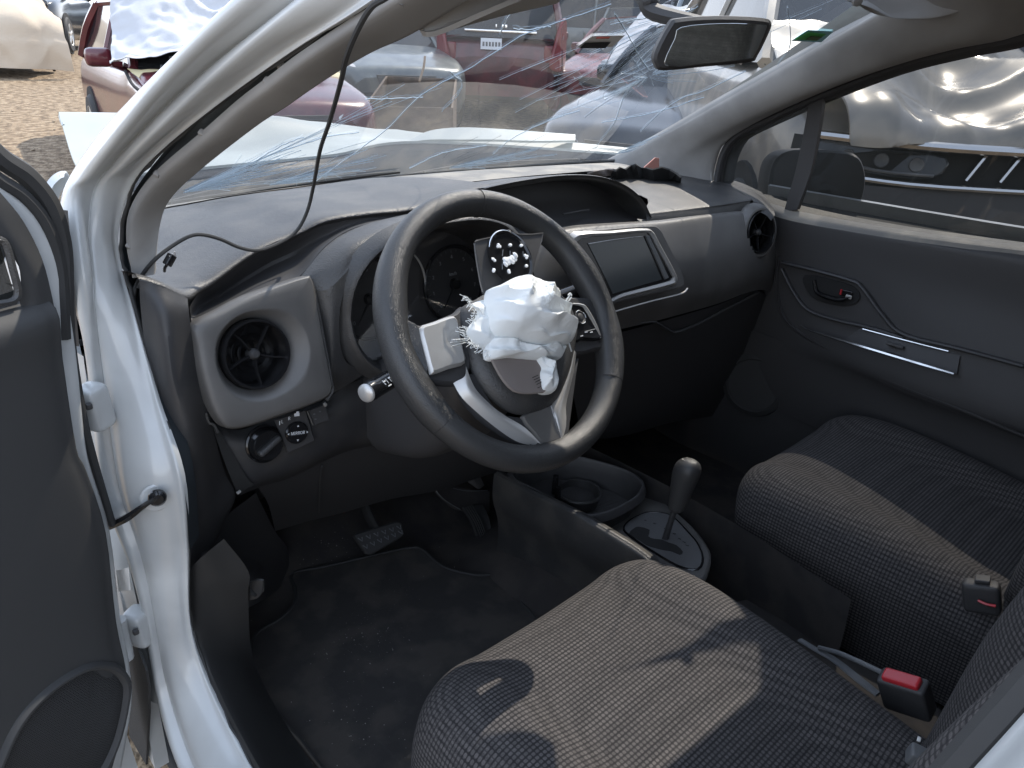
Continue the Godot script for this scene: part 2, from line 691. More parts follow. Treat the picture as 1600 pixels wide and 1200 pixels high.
	for k in 2:
		var x0: float = [-.50, .12][k]
		tube([Vector3(x0, .955, ws_z(x0, .96) - .04), Vector3(x0 + .2, .985, ws_z(x0 + .2, .98) - .028), Vector3(x0 + .48, .992, ws_z(x0 + .48, .99) - .02)], .008, 6, 6)
		tube([Vector3(x0 + .05, .98, ws_z(x0 + .05, .98) - .008), Vector3(x0 + .3, .985, ws_z(x0 + .3, .985) - .006), Vector3(x0 + .58, .995, ws_z(x0 + .58, .995) - .006)], .005, 6, 6)
		done("wiper", car, M.rubber)
	# firewall, outer side of the floor
	slab([[Vector3(-.74, .98, -.72), Vector3(0, .97, -.86), Vector3(.74, .98, -.72)], [Vector3(-.74, .5, -.86), Vector3(0, .5, -.88), Vector3(.74, .5, -.86)], [Vector3(-.74, .24, -.80), Vector3(0, .24, -.82), Vector3(.74, .24, -.80)]], -.01, 3, 3)
	done("firewall", car, M.gap)
	box(Vector3(-.74, .18, -.82), Vector3(.74, .21, 2.3), .01)
	done("floor_pan", car, M.gap)
	for wz in [-1.0, 1.45]:
		for sd in [-1.0, 1.0]:
			var w := group_node("wheel", car, Transform3D(Basis(Vector3(0, 0, 1), PI / 2), Vector3(.70 * sd, .29, wz)))
			wheel_shape(w, .29, .18)

func wheel_shape(w: Node3D, r: float, wd: float) -> void:
	lathe([Vector2(r * .62, -wd * .5), Vector2(r * .9, -wd * .5), Vector2(r * .985, -wd * .36), Vector2(r, -wd * .2), Vector2(r, wd * .2), Vector2(r * .985, wd * .36), Vector2(r * .9, wd * .5), Vector2(r * .62, wd * .5)], Transform3D(), 36)
	done("tyre", w, M.rubber)
	for s in [-1.0, 1.0]:
		lathe([Vector2(r * .64, wd * .5 * s), Vector2(r * .60, wd * .5 * s), Vector2(r * .56, wd * .38 * s), Vector2(r * .54, wd * .2 * s), Vector2(.01, wd * .2 * s)], Transform3D(), 36)
		for k in 5:
			var a := TAU_ * k / 5.0
			var d := Vector3(cos(a), 0, sin(a))
			tube([d * r * .1 + Vector3(0, wd * .4 * s, 0), d * r * .35 + Vector3(0, wd * .45 * s, 0), d * r * .58 + Vector3(0, wd * .42 * s, 0)], [r * .10, r * .07, r * .09], 6, 3, true, .5)
		lathe([Vector2(0, wd * .48 * s), Vector2(r * .16, wd * .46 * s), Vector2(r * .18, wd * .3 * s)], Transform3D(), 16)
	done("rim", w, M.silver)

# ---------- the pillar beside the driver's door opening ----------
func build_driver_pillar() -> void:
	var o := [Vector3(-.585,1.3779,.0614), Vector3(-.655,1.3023,-.0175), Vector3(-.69,1.2455,-.1103), Vector3(-.715,1.1921,-.1851), Vector3(-.735,1.1379,-.2565), Vector3(-.75,1.1105,-.2706), Vector3(-.757,1.0741,-.2511), Vector3(-.762,1.0327,-.2373), Vector3(-.765,.9878,-.2406), Vector3(-.765,.8828,-.2578), Vector3(-.768,.7589,-.2567), Vector3(-.77,.6755,-.2124), Vector3(-.77,.5874,-.2024), Vector3(-.77,.4842,-.204), Vector3(-.772,.4057,-.1521), Vector3(-.775,.3764,-.0463)]
	var n := [Vector3(-.55,1.3626,.1673), Vector3(-.6,1.3054,.098), Vector3(-.626,1.264,.012), Vector3(-.652,1.2138,-.086), Vector3(-.672,1.1607,-.1884), Vector3(-.686,1.1183,-.2483), Vector3(-.7,1.0624,-.2723), Vector3(-.705,1.0208,-.2625), Vector3(-.71,.9858,-.2317), Vector3(-.715,.8911,-.185), Vector3(-.72,.8151,-.1351), Vector3(-.72,.7071,-.148), Vector3(-.725,.5874,-.1637), Vector3(-.725,.5089,-.1325), Vector3(-.725,.4563,-.0371), Vector3(-.725,.4434,.0639)]
	o.append_array([Vector3(-.775, .33, .20), Vector3(-.775, .33, .62)])
	n.append_array([Vector3(-.725, .40, .22), Vector3(-.725, .40, .64)])
	var rows := []
	var c := o.size()
	for i in c:
		var t: Vector3 = (o[mini(i + 1, c - 1)] - o[maxi(i - 1, 0)]).normalized()
		var w: Vector3 = n[i] - o[i]
		var up := t.cross(w).normalized()
		if up.dot(Vector3(-.3, .2, 1.0)) < 0:
			up = -up
		var k := w.length()
		var u := clampf((i - 5) / 3.0, 0, 1)    # upper part: two beads; lower part: broad flat with a groove
		var hs := [[0, -.45], [-.02, -.12], [.10, .14], [.26, .17], [.40, .03], [.45, -.02], [.48, .04], [.60, .11], [.78, .05], [.90, -.02], [1.0, 0], [1.005, -.06]]
		var hl := [[0, -.55], [-.01, -.2], [.06, .06], [.20, .15], [.285, .06], [.31, .045], [.335, .10], [.55, .17], [.80, .12], [.93, .02], [1.0, .0], [1.005, -.06]]
		var row := []
		for j in hs.size():
			var s := lerpf(hs[j][0], hl[j][0], u)
			var h := lerpf(hs[j][1], hl[j][1], u)
			row.append(o[i] + w * s + up * k * h * .9)
		rows.append(row)
	patch(rows, 5, 4)
	done("door_pillar", car, M.white, 50)
	# spot-weld flange and torn sealing strip along the inner edge
	var seal := []
	var inner := spline(n, 5)
	for i in inner.size():
		if i < 5 or i > 72:
			continue
		var j := Vector3(fn.get_noise_2d(i * 3.1, 1), fn.get_noise_2d(i * 2.7, 9), fn.get_noise_2d(i * 2.3, 5)) * .0035
		seal.append(inner[i] + Vector3(.004, .0, -.005) + j)
	tube(seal, .0022, 6, 1)
	done("seal_strip", car, M.rubber)
	# dark gap between the sheet metal and the trim, with clips
	var a := [Vector3(-.55,1.3528,.2005), Vector3(-.59,1.3038,.1101), Vector3(-.605,1.2839,.0744), Vector3(-.621,1.257,.0214), Vector3(-.63,1.2367,-.0177), Vector3(-.639,1.2136,-.0647), Vector3(-.651,1.1804,-.1229), Vector3(-.674,1.128,-.2092), Vector3(-.688,1.0852,-.2511), Vector3(-.692,1.0448,-.2631), Vector3(-.694,1.0108,-.2681)]
	var b := [Vector3(-.5,1.3462,.1835), Vector3(-.548,1.2884,.0955), Vector3(-.568,1.2687,.0523), Vector3(-.58,1.2515,.0173), Vector3(-.59,1.2345,-.0147), Vector3(-.598,1.2162,-.0499), Vector3(-.61,1.1951,-.0919), Vector3(-.632,1.1394,-.1908), Vector3(-.646,1.1005,-.2485), Vector3(-.655,1.0674,-.2671), Vector3(-.672,1.0142,-.2577)]
	var g0 := [Vector3(-.552,1.3619,.1752), Vector3(-.598,1.3064,.0968), Vector3(-.612,1.2861,.0543), Vector3(-.628,1.259,-.0096), Vector3(-.636,1.2398,-.0437), Vector3(-.645,1.2207,-.0834), Vector3(-.655,1.1957,-.1389), Vector3(-.68,1.1289,-.2287), Vector3(-.692,1.0785,-.2782), Vector3(-.698,1.0413,-.2839), Vector3(-.702,1.0114,-.2714)]
	var cav := []
	for i in 11:
		var deep := Vector3(.010, 0, -.016)
		cav.append([g0[i] + Vector3(.003, 0, -.004), g0[i].lerp(a[i], .25) + deep, g0[i].lerp(a[i], .8) + deep, a[i] + Vector3(.006, 0, -.012)])
	patch(cav, 5, 2)
	var low := [Vector3(-.702,1.0114,-.2714), Vector3(-.706,.9702,-.2377), Vector3(-.711,.8892,-.1868), Vector3(-.716,.8128,-.1367), Vector3(-.719,.7099,-.1421)]
	var low1 := []
	for p in low:
		low1.append(p + Vector3(.022, -.002, -.024))
	patch([low, low1], 1, 5)
	done("pillar_cavity", car, M.cavity)
	for at in [Vector3(-.62,1.2516,-.0155), Vector3(-.628,1.2386,-.0283), Vector3(-.65,1.1844,-.13), Vector3(-.672,1.1358,-.2045), Vector3(-.692,1.0483,-.2676)]:
		rbox(Transform3D(Basis.from_euler(Vector3(.4, .6, .8)), at), Vector3(.007, .006, .007), .002)
		done("trim_clip", car, M.trim)
	# grey inner trim of the pillar
	var rr := []
	for i in a.size():
		var w2: Vector3 = b[i] - a[i]
		var t2: Vector3 = (a[mini(i + 1, 10)] - a[maxi(i - 1, 0)]).normalized()
		var up2 := t2.cross(w2).normalized()
		if up2.dot(Vector3(.3, .0, 1.0)) < 0:
			up2 = -up2
		var k2 := w2.length()
		rr.append([a[i] - up2 * .008, a[i], a[i] + w2 * .25 + up2 * k2 * .07, a[i] + w2 * .75 + up2 * k2 * .06, b[i], b[i] - up2 * .02 + w2 * .03])
	patch(rr, 5, 3)
	done("pillar_trim", car, M.trim, 50)
	slab([[Vector3(-.585,1.3027,.1165), Vector3(-.56,1.3113,.1056), Vector3(-.5,1.3394,.1176), Vector3(-.44,1.3718,.1449)], [Vector3(-.553,1.2881,.0917), Vector3(-.545,1.288,.0968), Vector3(-.5,1.3014,.1192), Vector3(-.44,1.3145,.135)], [Vector3(-.55,1.2845,.1007), Vector3(-.54,1.2875,.1092), Vector3(-.5,1.3101,.1424), Vector3(-.44,1.3337,.1631)]], .004, 3, 5)
	done("pillar_trim", car, M.headliner)
	# door stop strap, bolted on the pillar
	tube([Vector3(-.748,.8019,-.1299), Vector3(-.758,.7858,-.1486), Vector3(-.772,.7674,-.1661), Vector3(-.787,.7375,-.2088), Vector3(-.795,.7264,-.2229)], [.004, .006, .008, .008, .006], 6, 4, true, .6)
	lathe([Vector2(0, .008), Vector2(.006, .008), Vector2(.0095, .004), Vector2(.010, 0), Vector2(.005, -.004)], facing(Vector3(-.745,.7957,-.1401), Vector3(-.3, .1, 1)), 16)
	done("door_strap", car, M.black_gloss)
	lathe([Vector2(.017, 0), Vector2(.015, .002), Vector2(.009, .002)], facing(Vector3(-.743,.7883,-.1519), Vector3(-.3, .1, 1)), 16)
	done("strap_plate", car, M.white)
	# hinges
	for q in [Vector3(-.785,.8908,-.2098), Vector3(-.785,.5857,-.2025)]:
		rbox(Transform3D(Basis.from_euler(Vector3(0, .5, .1)), q + Vector3(.012, 0, 0)), Vector3(.03, .055, .03), .009)
		tube([q + Vector3(-.012, .03, .01), q + Vector3(-.012, -.03, .01)], .009, 10, 2)
		done("door_hinge", car, M.white)
		rbox(Transform3D(Basis(), q + Vector3(.001, .012, .022)), Vector3(.007, .007, .007), .002)
		done("hinge_bolt", car, M.black)
	# dark sealing strip and rusty sheet edge behind the hinge side
	patch([[Vector3(-.762,1.0997,-.2553), Vector3(-.757,1.1019,-.2317)], [Vector3(-.768,1.0389,-.2593), Vector3(-.763,1.0351,-.2322)], [Vector3(-.772,.9985,-.2526), Vector3(-.765,.9815,-.2461)], [Vector3(-.772,.9398,-.2881), Vector3(-.765,.9453,-.2581)]], 3, 2)
	done("pillar_seal", car, M.rubber)
	patch([[Vector3(-.775,.9403,-.303), Vector3(-.763,.933,-.258)], [Vector3(-.777,.8634,-.3149), Vector3(-.763,.854,-.2743)], [Vector3(-.78,.7491,-.2986), Vector3(-.764,.7409,-.2699)], [Vector3(-.78,.6619,-.2513), Vector3(-.766,.6514,-.225)], [Vector3(-.78,.5342,-.2746), Vector3(-.768,.5357,-.2148)], [Vector3(-.78,.4332,-.2594), Vector3(-.77,.459,-.1867)]], 3, 2)
	done("hinge_panel", car, M.white)
	slab([[Vector3(-.782,.5597,-.2384), Vector3(-.782,.5618,-.1971)], [Vector3(-.784,.455,-.2697), Vector3(-.784,.5116,-.1732)], [Vector3(-.786,.2975,-.3283), Vector3(-.786,.2957,-.2626)]], .003, 3, 2)
	done("mud_flap", car, M.rubber)
	slab([[Vector3(-.792,.6954,-.1784), Vector3(-.79,.7253,-.133)], [Vector3(-.792,.6592,-.187), Vector3(-.79,.6873,-.144)]], .0008, 1, 1)
	done("paper_tag", car, M.paper)
	# B-pillar at the back of the door opening
	var pb := []
	for i in 7:
		var t := i / 6.0
		var y := lerpf(.36, 1.34, t)
		var xx := -.725 + maxf(0, y - .95) * .36
		var zz := .617 + .25 * (y - .95) if y > .8 else .5795
		pb.append([Vector3(xx - .05, y, zz + .16), Vector3(xx - .055, y, zz + .03), Vector3(xx - .045, y, zz + .008), Vector3(xx - .015, y, zz), Vector3(xx, y, zz + .004), Vector3(xx + .03, y, zz + .08)])
	patch(pb, 4, 4)
	done("door_pillar", car, M.white, 50)
	var sl := []
	for r in pb:
		sl.append(r[4] + Vector3(.006, 0, -.008))
	tube(sl, .009, 8, 4)
	done("seal_strip", car, M.rubber)
	var ti := []
	for r in pb:
		ti.append([r[4] + Vector3(.010, 0, .0), r[4] + Vector3(.05, 0, .02), r[4] + Vector3(.055, 0, .16)])
	patch(ti, 3, 3)
	done("pillar_trim", car, M.trim)

# ---------- windshield ----------
func build_windshield() -> void:
	var rows := []
	for i in 9:
		var y := lerpf(.968, 1.415, i / 8.0)
		var hw := lerpf(.71, .50, i / 8.0)
		var row := []
		for j in 13:
			var x := lerpf(-hw, hw, j / 12.0)
			row.append(Vector3(x, y - .03 * pow(x / .7, 2.0) * i / 8.0, ws_z(x, y - .03 * pow(x / .7, 2.0) * i / 8.0)))
		rows.append(row)
	grid(rows)
	var ws := done("windshield", car, M.glass, 60)
	# black border band along the foot of the glass
	var band := []
	for j in 25:
		var x := lerpf(-.70, .70, j / 24.0)
		band.append([Vector3(x, .968, ws_z(x, .968) + .003), Vector3(x, .981, ws_z(x, .981) + .003)])
	grid(band)
	done("border_band", ws, M.black_gloss)
	# long cracks
	var longs := [
		[Vector3(-.0678,1.3305,-.1097), Vector3(-.1189,1.3036,-.1631), Vector3(-.1505,1.2837,-.2021), Vector3(-.1638,1.2336,-.3051), Vector3(-.1843,1.1944,-.3846), Vector3(-.1501,1.1231,-.5363), Vector3(-.1454,1.0662,-.6551), Vector3(-.1393,.9943,-.8051)],
		[Vector3(-.1748,1.1897,-.3955), Vector3(-.2418,1.1894,-.3883), Vector3(-.2944,1.19,-.379)],
		[Vector3(-.1191,1.2985,-.1736), Vector3(-.1621,1.2935,-.1806), Vector3(-.1878,1.2943,-.1765)],
		[Vector3(-.2188,1.3178,-.124), Vector3(-.2288,1.3084,-.1424), Vector3(-.1926,1.2833,-.1989)],
		[Vector3(.1141,1.337,-.0938), Vector3(.106,1.3241,-.1211), Vector3(.048,1.3178,-.1368), Vector3(-.0012,1.3085,-.1568)],
		[Vector3(-.1971,1.2327,-.3037), Vector3(-.131,1.2135,-.3497), Vector3(-.0978,1.1878,-.4054), Vector3(-.0805,1.1598,-.4643)],
		[Vector3(.5325,1.1834,-.3376), Vector3(.5031,1.1519,-.4119), Vector3(.4514,1.1324,-.4661), Vector3(.4009,1.1197,-.5047)],
		[Vector3(.2745,1.2232,-.3133), Vector3(.3263,1.1826,-.3889), Vector3(.4362,1.1192,-.4975), Vector3(.533,1.043,-.6298)],
		[Vector3(.5016,1.2401,-.2287), Vector3(.4983,1.198,-.3171), Vector3(.4848,1.1677,-.3839), Vector3(.563,1.0908,-.5211)],
		[Vector3(-.3655,1.0757,-.6038), Vector3(-.3507,1.1084,-.5388), Vector3(-.3233,1.1227,-.5141)],
		[Vector3(-.3536,1.0884,-.5798), Vector3(-.2811,1.1152,-.537), Vector3(-.2098,1.123,-.5304)],
		[Vector3(.086,1.0051,-.7861), Vector3(.1039,1.0486,-.6945), Vector3(.1965,1.0643,-.6541)],
		[Vector3(.2646,1.0345,-.7074), Vector3(.2338,1.0819,-.6131), Vector3(.2412,1.1233,-.526), Vector3(.2787,1.1505,-.4638)],
		[Vector3(-.0301,1.3193,-.134), Vector3(.0917,1.2874,-.1983), Vector3(.1897,1.2581,-.2517), Vector3(.2687,1.2357,-.288)],
		[Vector3(.0917,1.2874,-.1983), Vector3(.0923,1.2721,-.2301), Vector3(.1524,1.2342,-.3048)],
		[Vector3(.3067,1.3455,-.0535), Vector3(.4226,1.3102,-.1033), Vector3(.4923,1.2841,-.1396), Vector3(.5455,1.2544,-.186)],
	]
	for l in longs:
		var fine := []
		for p in spline(l, 6):
			fine.append(p + Vector3(rng.randf_range(-1, 1), rng.randf_range(-1, 1), 0) * .0009)
		tube(fine, .0008, 4, 1)
	# fans of fine cracks that run out from where the glass was struck
	fan(Vector3(-.4525,1.0134,-.7136), 46, -.05, .75, .05, .30)
	fan(Vector3(-.2565,.9988,-.7828), 26, -.02, .45, .05, .22)
	fan(Vector3(.2923,1.2259,-.3047), 30, -3.1, 3.1, .03, .20)
	fan(Vector3(.1186,1.3355,-.0967), 20, -2.9, -.4, .05, .22)
	fan(Vector3(.6301,1.0197,-.6466), 34, .2, 1.6, .04, .22)
	fan(Vector3(.206,.9947,-.7979), 20, -.02, .5, .05, .25)
	for k in 3:
		var ring := []
		for a in 22:
			var b := a * TAU_ / 21.0
			var cc := Vector3(.2923,1.2259,-.3047)
			var rr := (.03 + .028 * k) * (1.0 + .22 * fn.get_noise_2d(a * .9, k * 3.0))
			ring.append(Vector3(cc.x + cos(b) * rr, cc.y + sin(b) * rr * .8, ws_z(cc.x + cos(b) * rr, cc.y + sin(b) * rr * .8) + .004))
		tube(ring.slice(2 + k * 3, 15 + k * 2), .0004, 3, 1)
	var hair := done("crack", ws, M.crack, 80)
	hair.set_meta("kind", "stuff")
	# hairline dark scratches that hang from the middle
	for i in 10:
		var x := lerpf(.05, .62, rng.randf())
		var y := rng.randf_range(1.03, 1.10)
		var pts := []
		for k in 4:
			pts.append(Vector3(x + .012 * rng.randf_range(-1, 1), y - .02 * k, ws_z(x, y - .02 * k) + .005))
		tube(pts, .00028, 3, 3)
	done("hairline", ws, M.black).set_meta("kind", "stuff")
	# stickers on the inside of the glass
	var st := plate_node("sticker", ws, [Vector3(-.0001,1.2729,-.231), Vector3(-.0053,1.2901,-.1951), Vector3(.0626,1.2933,-.1872), Vector3(.0769,1.2759,-.2231)], M.paper)
	st.set_meta("label", "small square paper sticker with dark print and a red line")
	plate_node("sticker_print", ws, [Vector3(.0047,1.2722,-.2278), Vector3(-.002,1.2798,-.2119), Vector3(.0514,1.2824,-.2058), Vector3(.0612,1.2736,-.2237)], M.gap)
	plate_node("sticker_print", ws, [Vector3(.0059,1.2867,-.1974), Vector3(.0043,1.2886,-.1936), Vector3(.0317,1.2895,-.1914), Vector3(.0335,1.2876,-.1953)], M.red_wire)
	var gr := plate_node("sticker", ws, [Vector3(.459,1.2982,-.1193), Vector3(.4464,1.3166,-.084), Vector3(.5084,1.3171,-.0664), Vector3(.5325,1.2987,-.0978)], mat(lin(.30, .62, .66), .5))
	gr.set_meta("label", "small blue and green sticker")
	plate_node("sticker_print", ws, [Vector3(.4544,1.3008,-.1105), Vector3(.4522,1.3129,-.0857), Vector3(.5004,1.3116,-.0755), Vector3(.509,1.3006,-.0961)], sticker_green())
	plate_node("sticker_print", ws, [Vector3(.4743,1.3009,-.1004), Vector3(.4695,1.3074,-.0881), Vector3(.4994,1.3064,-.082), Vector3(.503,1.3009,-.0926)], mat(lin(.1, .16, .06), .5))
	# interior mirror
	var mr := group_node("interior_mirror", car)
	var face := [Vector3(-.0619,1.2724,-.0333), Vector3(-.051,1.3075,-.0223), Vector3(-.0418,1.3149,-.0146), Vector3(-.0017,1.3202,.0176), Vector3(.0464,1.3205,.0559), Vector3(.0572,1.3149,.0641), Vector3(.0568,1.3023,.063), Vector3(.0495,1.2733,.0554), Vector3(.0425,1.2656,.0492), Vector3(-.0055,1.2576,.0106), Vector3(-.0492,1.2506,-.0246), Vector3(-.0584,1.2566,-.0315)]
	var ctr := Vector3.ZERO
	for p in face:
		ctr += p / face.size()
	var toward := Vector3(-.62, -.05, .78)
	var flat := []
	for p in face:
		flat.append(p)
	plate(smooth_outline(flat, 3), toward, .006, .004)
	var back := []
	for p in flat:
		back.append(p)
	plate(smooth_outline(back, 3), -toward, .03, .018, .008)
	done("mirror_housing", mr, M.black)
	var gl := []
	for p in [Vector3(-.039,1.305,-.013), Vector3(.0031,1.3119,.0209), Vector3(.0451,1.3127,.0544), Vector3(.0521,1.3084,.0597), Vector3(.0451,1.2747,.0519), Vector3(.0382,1.2695,.0461), Vector3(-.0061,1.2616,.0104), Vector3(-.0416,1.2558,-.0182), Vector3(-.0508,1.2618,-.0251), Vector3(-.0438,1.2907,-.0177)]:
		gl.append(p + toward * .0062)
	plate(smooth_outline(gl, 3), toward, .001, .0005)
	done("mirror_glass", mr, M.mirror)
	tube([ctr - toward * .02 + Vector3(0, .02, 0), Vector3(.01,1.3238,-.093), Vector3(.01,1.3399,-.1077), Vector3(.01,1.3638,-.13)], [.009, .012, .016, .02], 8, 4)
	done("mirror_stalk", mr, M.black)
	# header with the passenger's sun visor, upper right
	rows = [[Vector3(.3,1.3925,-.0323), Vector3(.38,1.3887,-.0009), Vector3(.46,1.3936,.0475), Vector3(.5,1.4048,.1107), Vector3(.52,1.4218,.2117)], [Vector3(.33,1.3689,-.0047), Vector3(.39,1.3595,.0117), Vector3(.44,1.347,.0374), Vector3(.49,1.3576,.0962), Vector3(.52,1.3867,.2035)], [Vector3(.37,1.3584,.0212), Vector3(.42,1.3517,.0322), Vector3(.465,1.3379,.0642), Vector3(.495,1.3428,.1183), Vector3(.52,1.3724,.1891)], [Vector3(.385,1.3657,.0126), Vector3(.435,1.3592,.0293), Vector3(.48,1.3424,.0624), Vector3(.51,1.3492,.1164), Vector3(.535,1.3834,.1816)]]
	patch(rows, 4, 5)
	done("sun_visor", car, M.trim)
	lathe([Vector2(0, .006), Vector2(.008, .004), Vector2(.009, 0)], facing(Vector3(.38,1.3599,.0261), Vector3(-.5, -.3, .8)), 12)
	done("visor_hook", car, M.trim)
	# header across the top of the glass
	var hd := []
	for j in 13:
		var x := lerpf(-.54, .54, j / 12.0)
		var y := 1.425 - .02 * pow(x / .5, 2.0)
		var z := ws_z(x, y)
		hd.append([Vector3(x, y - .012, z - .005), Vector3(x, y - .020, z + .022), Vector3(x, y - .012, z + .06), Vector3(x, y + .01, z + .10)])
	patch(hd, 2, 3)
	done("header_trim", car, M.headliner)

func fan(c: Vector3, n: int, a0: float, a1: float, l0: float, l1: float) -> void:
	for i in n:
		var a := rng.randf_range(a0, a1)
		var l := lerpf(l0, l1, pow(rng.randf(), 1.6))
		var start := rng.randf() * .35 * l
		var p := Vector2(c.x + cos(a) * start, c.y + sin(a) * start * .8)
		var pts := []
		for k in 7:
			if p.y < .984 or p.y > 1.38 or absf(p.x) > .69 - (p.y - .98) * .48:
				break
			pts.append(Vector3(p.x, p.y, ws_z(p.x, p.y) + .004))
			a += rng.randf_range(-.13, .13)
			p += Vector2(cos(a), sin(a) * .8) * l / 6.0
		if pts.size() > 2:
			tube(pts, rng.randf_range(.0002, .0006), 3, 2)
			if i % 3 == 0 and pts.size() > 4:
				var q: Vector3 = pts[3]
				var b: float = a + rng.randf_range(.4, .9) * (1.0 if rng.randf() > .5 else -1.0)
				var y: float = clampf(q.y + sin(b) * l * .2, .984, 1.38)
				var x: float = q.x + cos(b) * l * .25
				tube([q, Vector3(x, y, ws_z(x, y) + .004)], .0003, 3, 2)

func sticker_green() -> StandardMaterial3D:
	var m := mat(lin(.14, .60, .16), .5)
	m.backlight_enabled = true
	m.backlight = Color(.6, .8, .6)
	return m

func plate_node(called: String, parent: Node, pts: Array, m: Material, t := .0006) -> MeshInstance3D:
	var n: Vector3 = (pts[1] - pts[0]).cross(pts[2] - pts[0]).normalized()
	if n.dot(Vector3(-.98, 1.28, .66) - pts[0]) < 0:
		n = -n
	plate(pts, n, t, t * .3)
	return done(called, parent, m)

# ---------- passenger side ----------
func build_passenger_door() -> void:
	# pillar trim on the passenger side
	var a := [Vector3(.44,1.4175,.1284), Vector3(.515,1.3505,.019), Vector3(.56,1.2966,-.1026), Vector3(.6,1.2155,-.2613), Vector3(.627,1.1561,-.3799), Vector3(.65,1.0963,-.4935), Vector3(.672,1.0437,-.6007), Vector3(.69,.9973,-.7055), Vector3(.7,.9648,-.7671)]
	var b := [Vector3(.565,1.38,.315), Vector3(.6,1.3239,.217), Vector3(.617,1.3003,.1179), Vector3(.632,1.269,.0075), Vector3(.652,1.2116,-.1296), Vector3(.672,1.1305,-.2877), Vector3(.682,1.0737,-.3671), Vector3(.69,1.017,-.3924), Vector3(.692,.9651,-.394)]
	var rr := []
	for i in a.size():
		var w: Vector3 = b[i] - a[i]
		var t: Vector3 = (a[mini(i + 1, 8)] - a[maxi(i - 1, 0)]).normalized()
		var up := t.cross(w).normalized()
		if up.dot(Vector3(-1, 0, .4)) < 0:
			up = -up
		var k := w.length()
		rr.append([a[i] - up * .02, a[i], a[i] + w * .25 + up * k * .09, a[i] + w * .6 + up * k * .12, a[i] + w * .9 + up * k * .05, b[i], b[i] - up * .015])
	patch(rr, 5, 4)
	done("pillar_trim", car, M.trim, 60)
	# outer sheet metal of the same pillar
	patch([[a[0] + Vector3(.05, .04, -.02), b[0] + Vector3(.05, .03, 0)], [a[3] + Vector3(.05, .02, -.03), b[3] + Vector3(.06, .0, 0)], [a[6] + Vector3(.05, .0, -.02), b[6] + Vector3(.06, 0, 0)]], 3, 2)
	done("windshield_pillar", car, M.white)
	var dr := group_node("door", car)
	dr.set_meta("label", "closed passenger door with tinted window, dark trim and silver strip")
	# frame of the window: sealing along pillar, divider bar
	var fr := [Vector3(.607,1.3755,.3078), Vector3(.622,1.3206,.2119), Vector3(.635,1.2953,.1131), Vector3(.648,1.2622,.0026), Vector3(.666,1.2037,-.1348), Vector3(.682,1.1406,-.2637), Vector3(.69,1.0962,-.3418), Vector3(.697,1.0518,-.3728), Vector3(.7,1.0059,-.3809), Vector3(.7,.9664,-.3812)]
	var fr2 := []
	for p in fr:
		fr2.append(p + Vector3(.022, -.012, .012))
	var fr3 := []
	for p in fr:
		fr3.append(p + Vector3(.06, .0, .01))
	patch([fr, fr2, fr3], 3, 4)
	tube(fr, .008, 8, 4)
	done("window_frame", dr, M.black)
	tube([Vector3(.688,1.087,-.3872), Vector3(.692,1.034,-.3985), Vector3(.694,.9674,-.3884)], .0035, 6, 4)
	done("weather_strip", dr, M.trim)
	slab([[Vector3(.672,1.196,-.1701), Vector3(.668,1.2033,-.1399)], [Vector3(.69,1.1101,-.179), Vector3(.686,1.1142,-.1439)], [Vector3(.702,1.0332,-.1877), Vector3(.7,1.0385,-.1512)], [Vector3(.712,.9443,-.2018), Vector3(.708,.9533,-.1697)]], .012, 4, 2)
	done("divider_bar", dr, M.black)
	# glass: the main window and the small fixed one
	patch([[Vector3(.68,1.196,-.1684), Vector3(.662,1.2699,.0192), Vector3(.64,1.3374,.2404), Vector3(.615, 1.34, .70)], [Vector3(.7,1.0829,-.1771), Vector3(.7,1.1158,.042), Vector3(.69,1.1451,.2826), Vector3(.69, 1.14, .72)], [Vector3(.718,.9396,-.1833), Vector3(.72,.9502,.0747), Vector3(.722,.9601,.3272), Vector3(.725, .96, .72)]], 5, 5)
	done("window_pane", dr, M.tint, 70)
	patch([[Vector3(.698,1.1051,-.3484), Vector3(.69,1.1479,-.2697), Vector3(.676,1.2029,-.1607)], [Vector3(.708,1.0346,-.3857), Vector3(.708,1.0558,-.2783), Vector3(.7,1.0829,-.1771)], [Vector3(.713,.9735,-.3873), Vector3(.716,.9569,-.2808), Vector3(.718,.9396,-.1833)]], 4, 4)
	done("quarter_pane", dr, M.tint, 70)
	# belt ledge and panel
	var top := [Vector3(.735,.9741,-.411), Vector3(.738,.9703,-.2964), Vector3(.74,.9598,-.1961), Vector3(.742,.955,-.0591), Vector3(.744,.9558,.0639), Vector3(.746,.9611,.1867), Vector3(.748,.9678,.3185)]
	var edge := [Vector3(.698,.9584,-.3749), Vector3(.7,.9514,-.2703), Vector3(.7,.9424,-.1711), Vector3(.7,.9446,-.0374), Vector3(.7,.9491,.0829), Vector3(.7,.9566,.2028), Vector3(.7,.9665,.3309)]
	var ledge_drop := []
	for p in edge:
		ledge_drop.append(p + Vector3(-.008, -.012, 0))
	patch([top, edge, ledge_drop], 3, 4)
	done("belt_ledge", dr, M.dash_edge)
	var r1 := [Vector3(.695,.9396,-.3697), Vector3(.693,.9312,-.2623), Vector3(.692,.9217,-.1625), Vector3(.69,.9255,-.0285), Vector3(.688,.9289,.0925), Vector3(.686,.932,.2138), Vector3(.684,.9338,.3442)]
	var r2 := [Vector3(.71,.8524,-.3644), Vector3(.7,.8534,-.2517), Vector3(.695,.8532,-.1501), Vector3(.692,.8553,-.0135), Vector3(.69,.8506,.1109), Vector3(.688,.8493,.235), Vector3(.686,.8479,.3682)]
	var r3 := [Vector3(.71,.7443,-.3362), Vector3(.7,.7422,-.2219), Vector3(.695,.7516,-.1292), Vector3(.685,.7403,.0157), Vector3(.672,.7448,.1439), Vector3(.662,.7431,.2715), Vector3(.658,.7395,.406)]
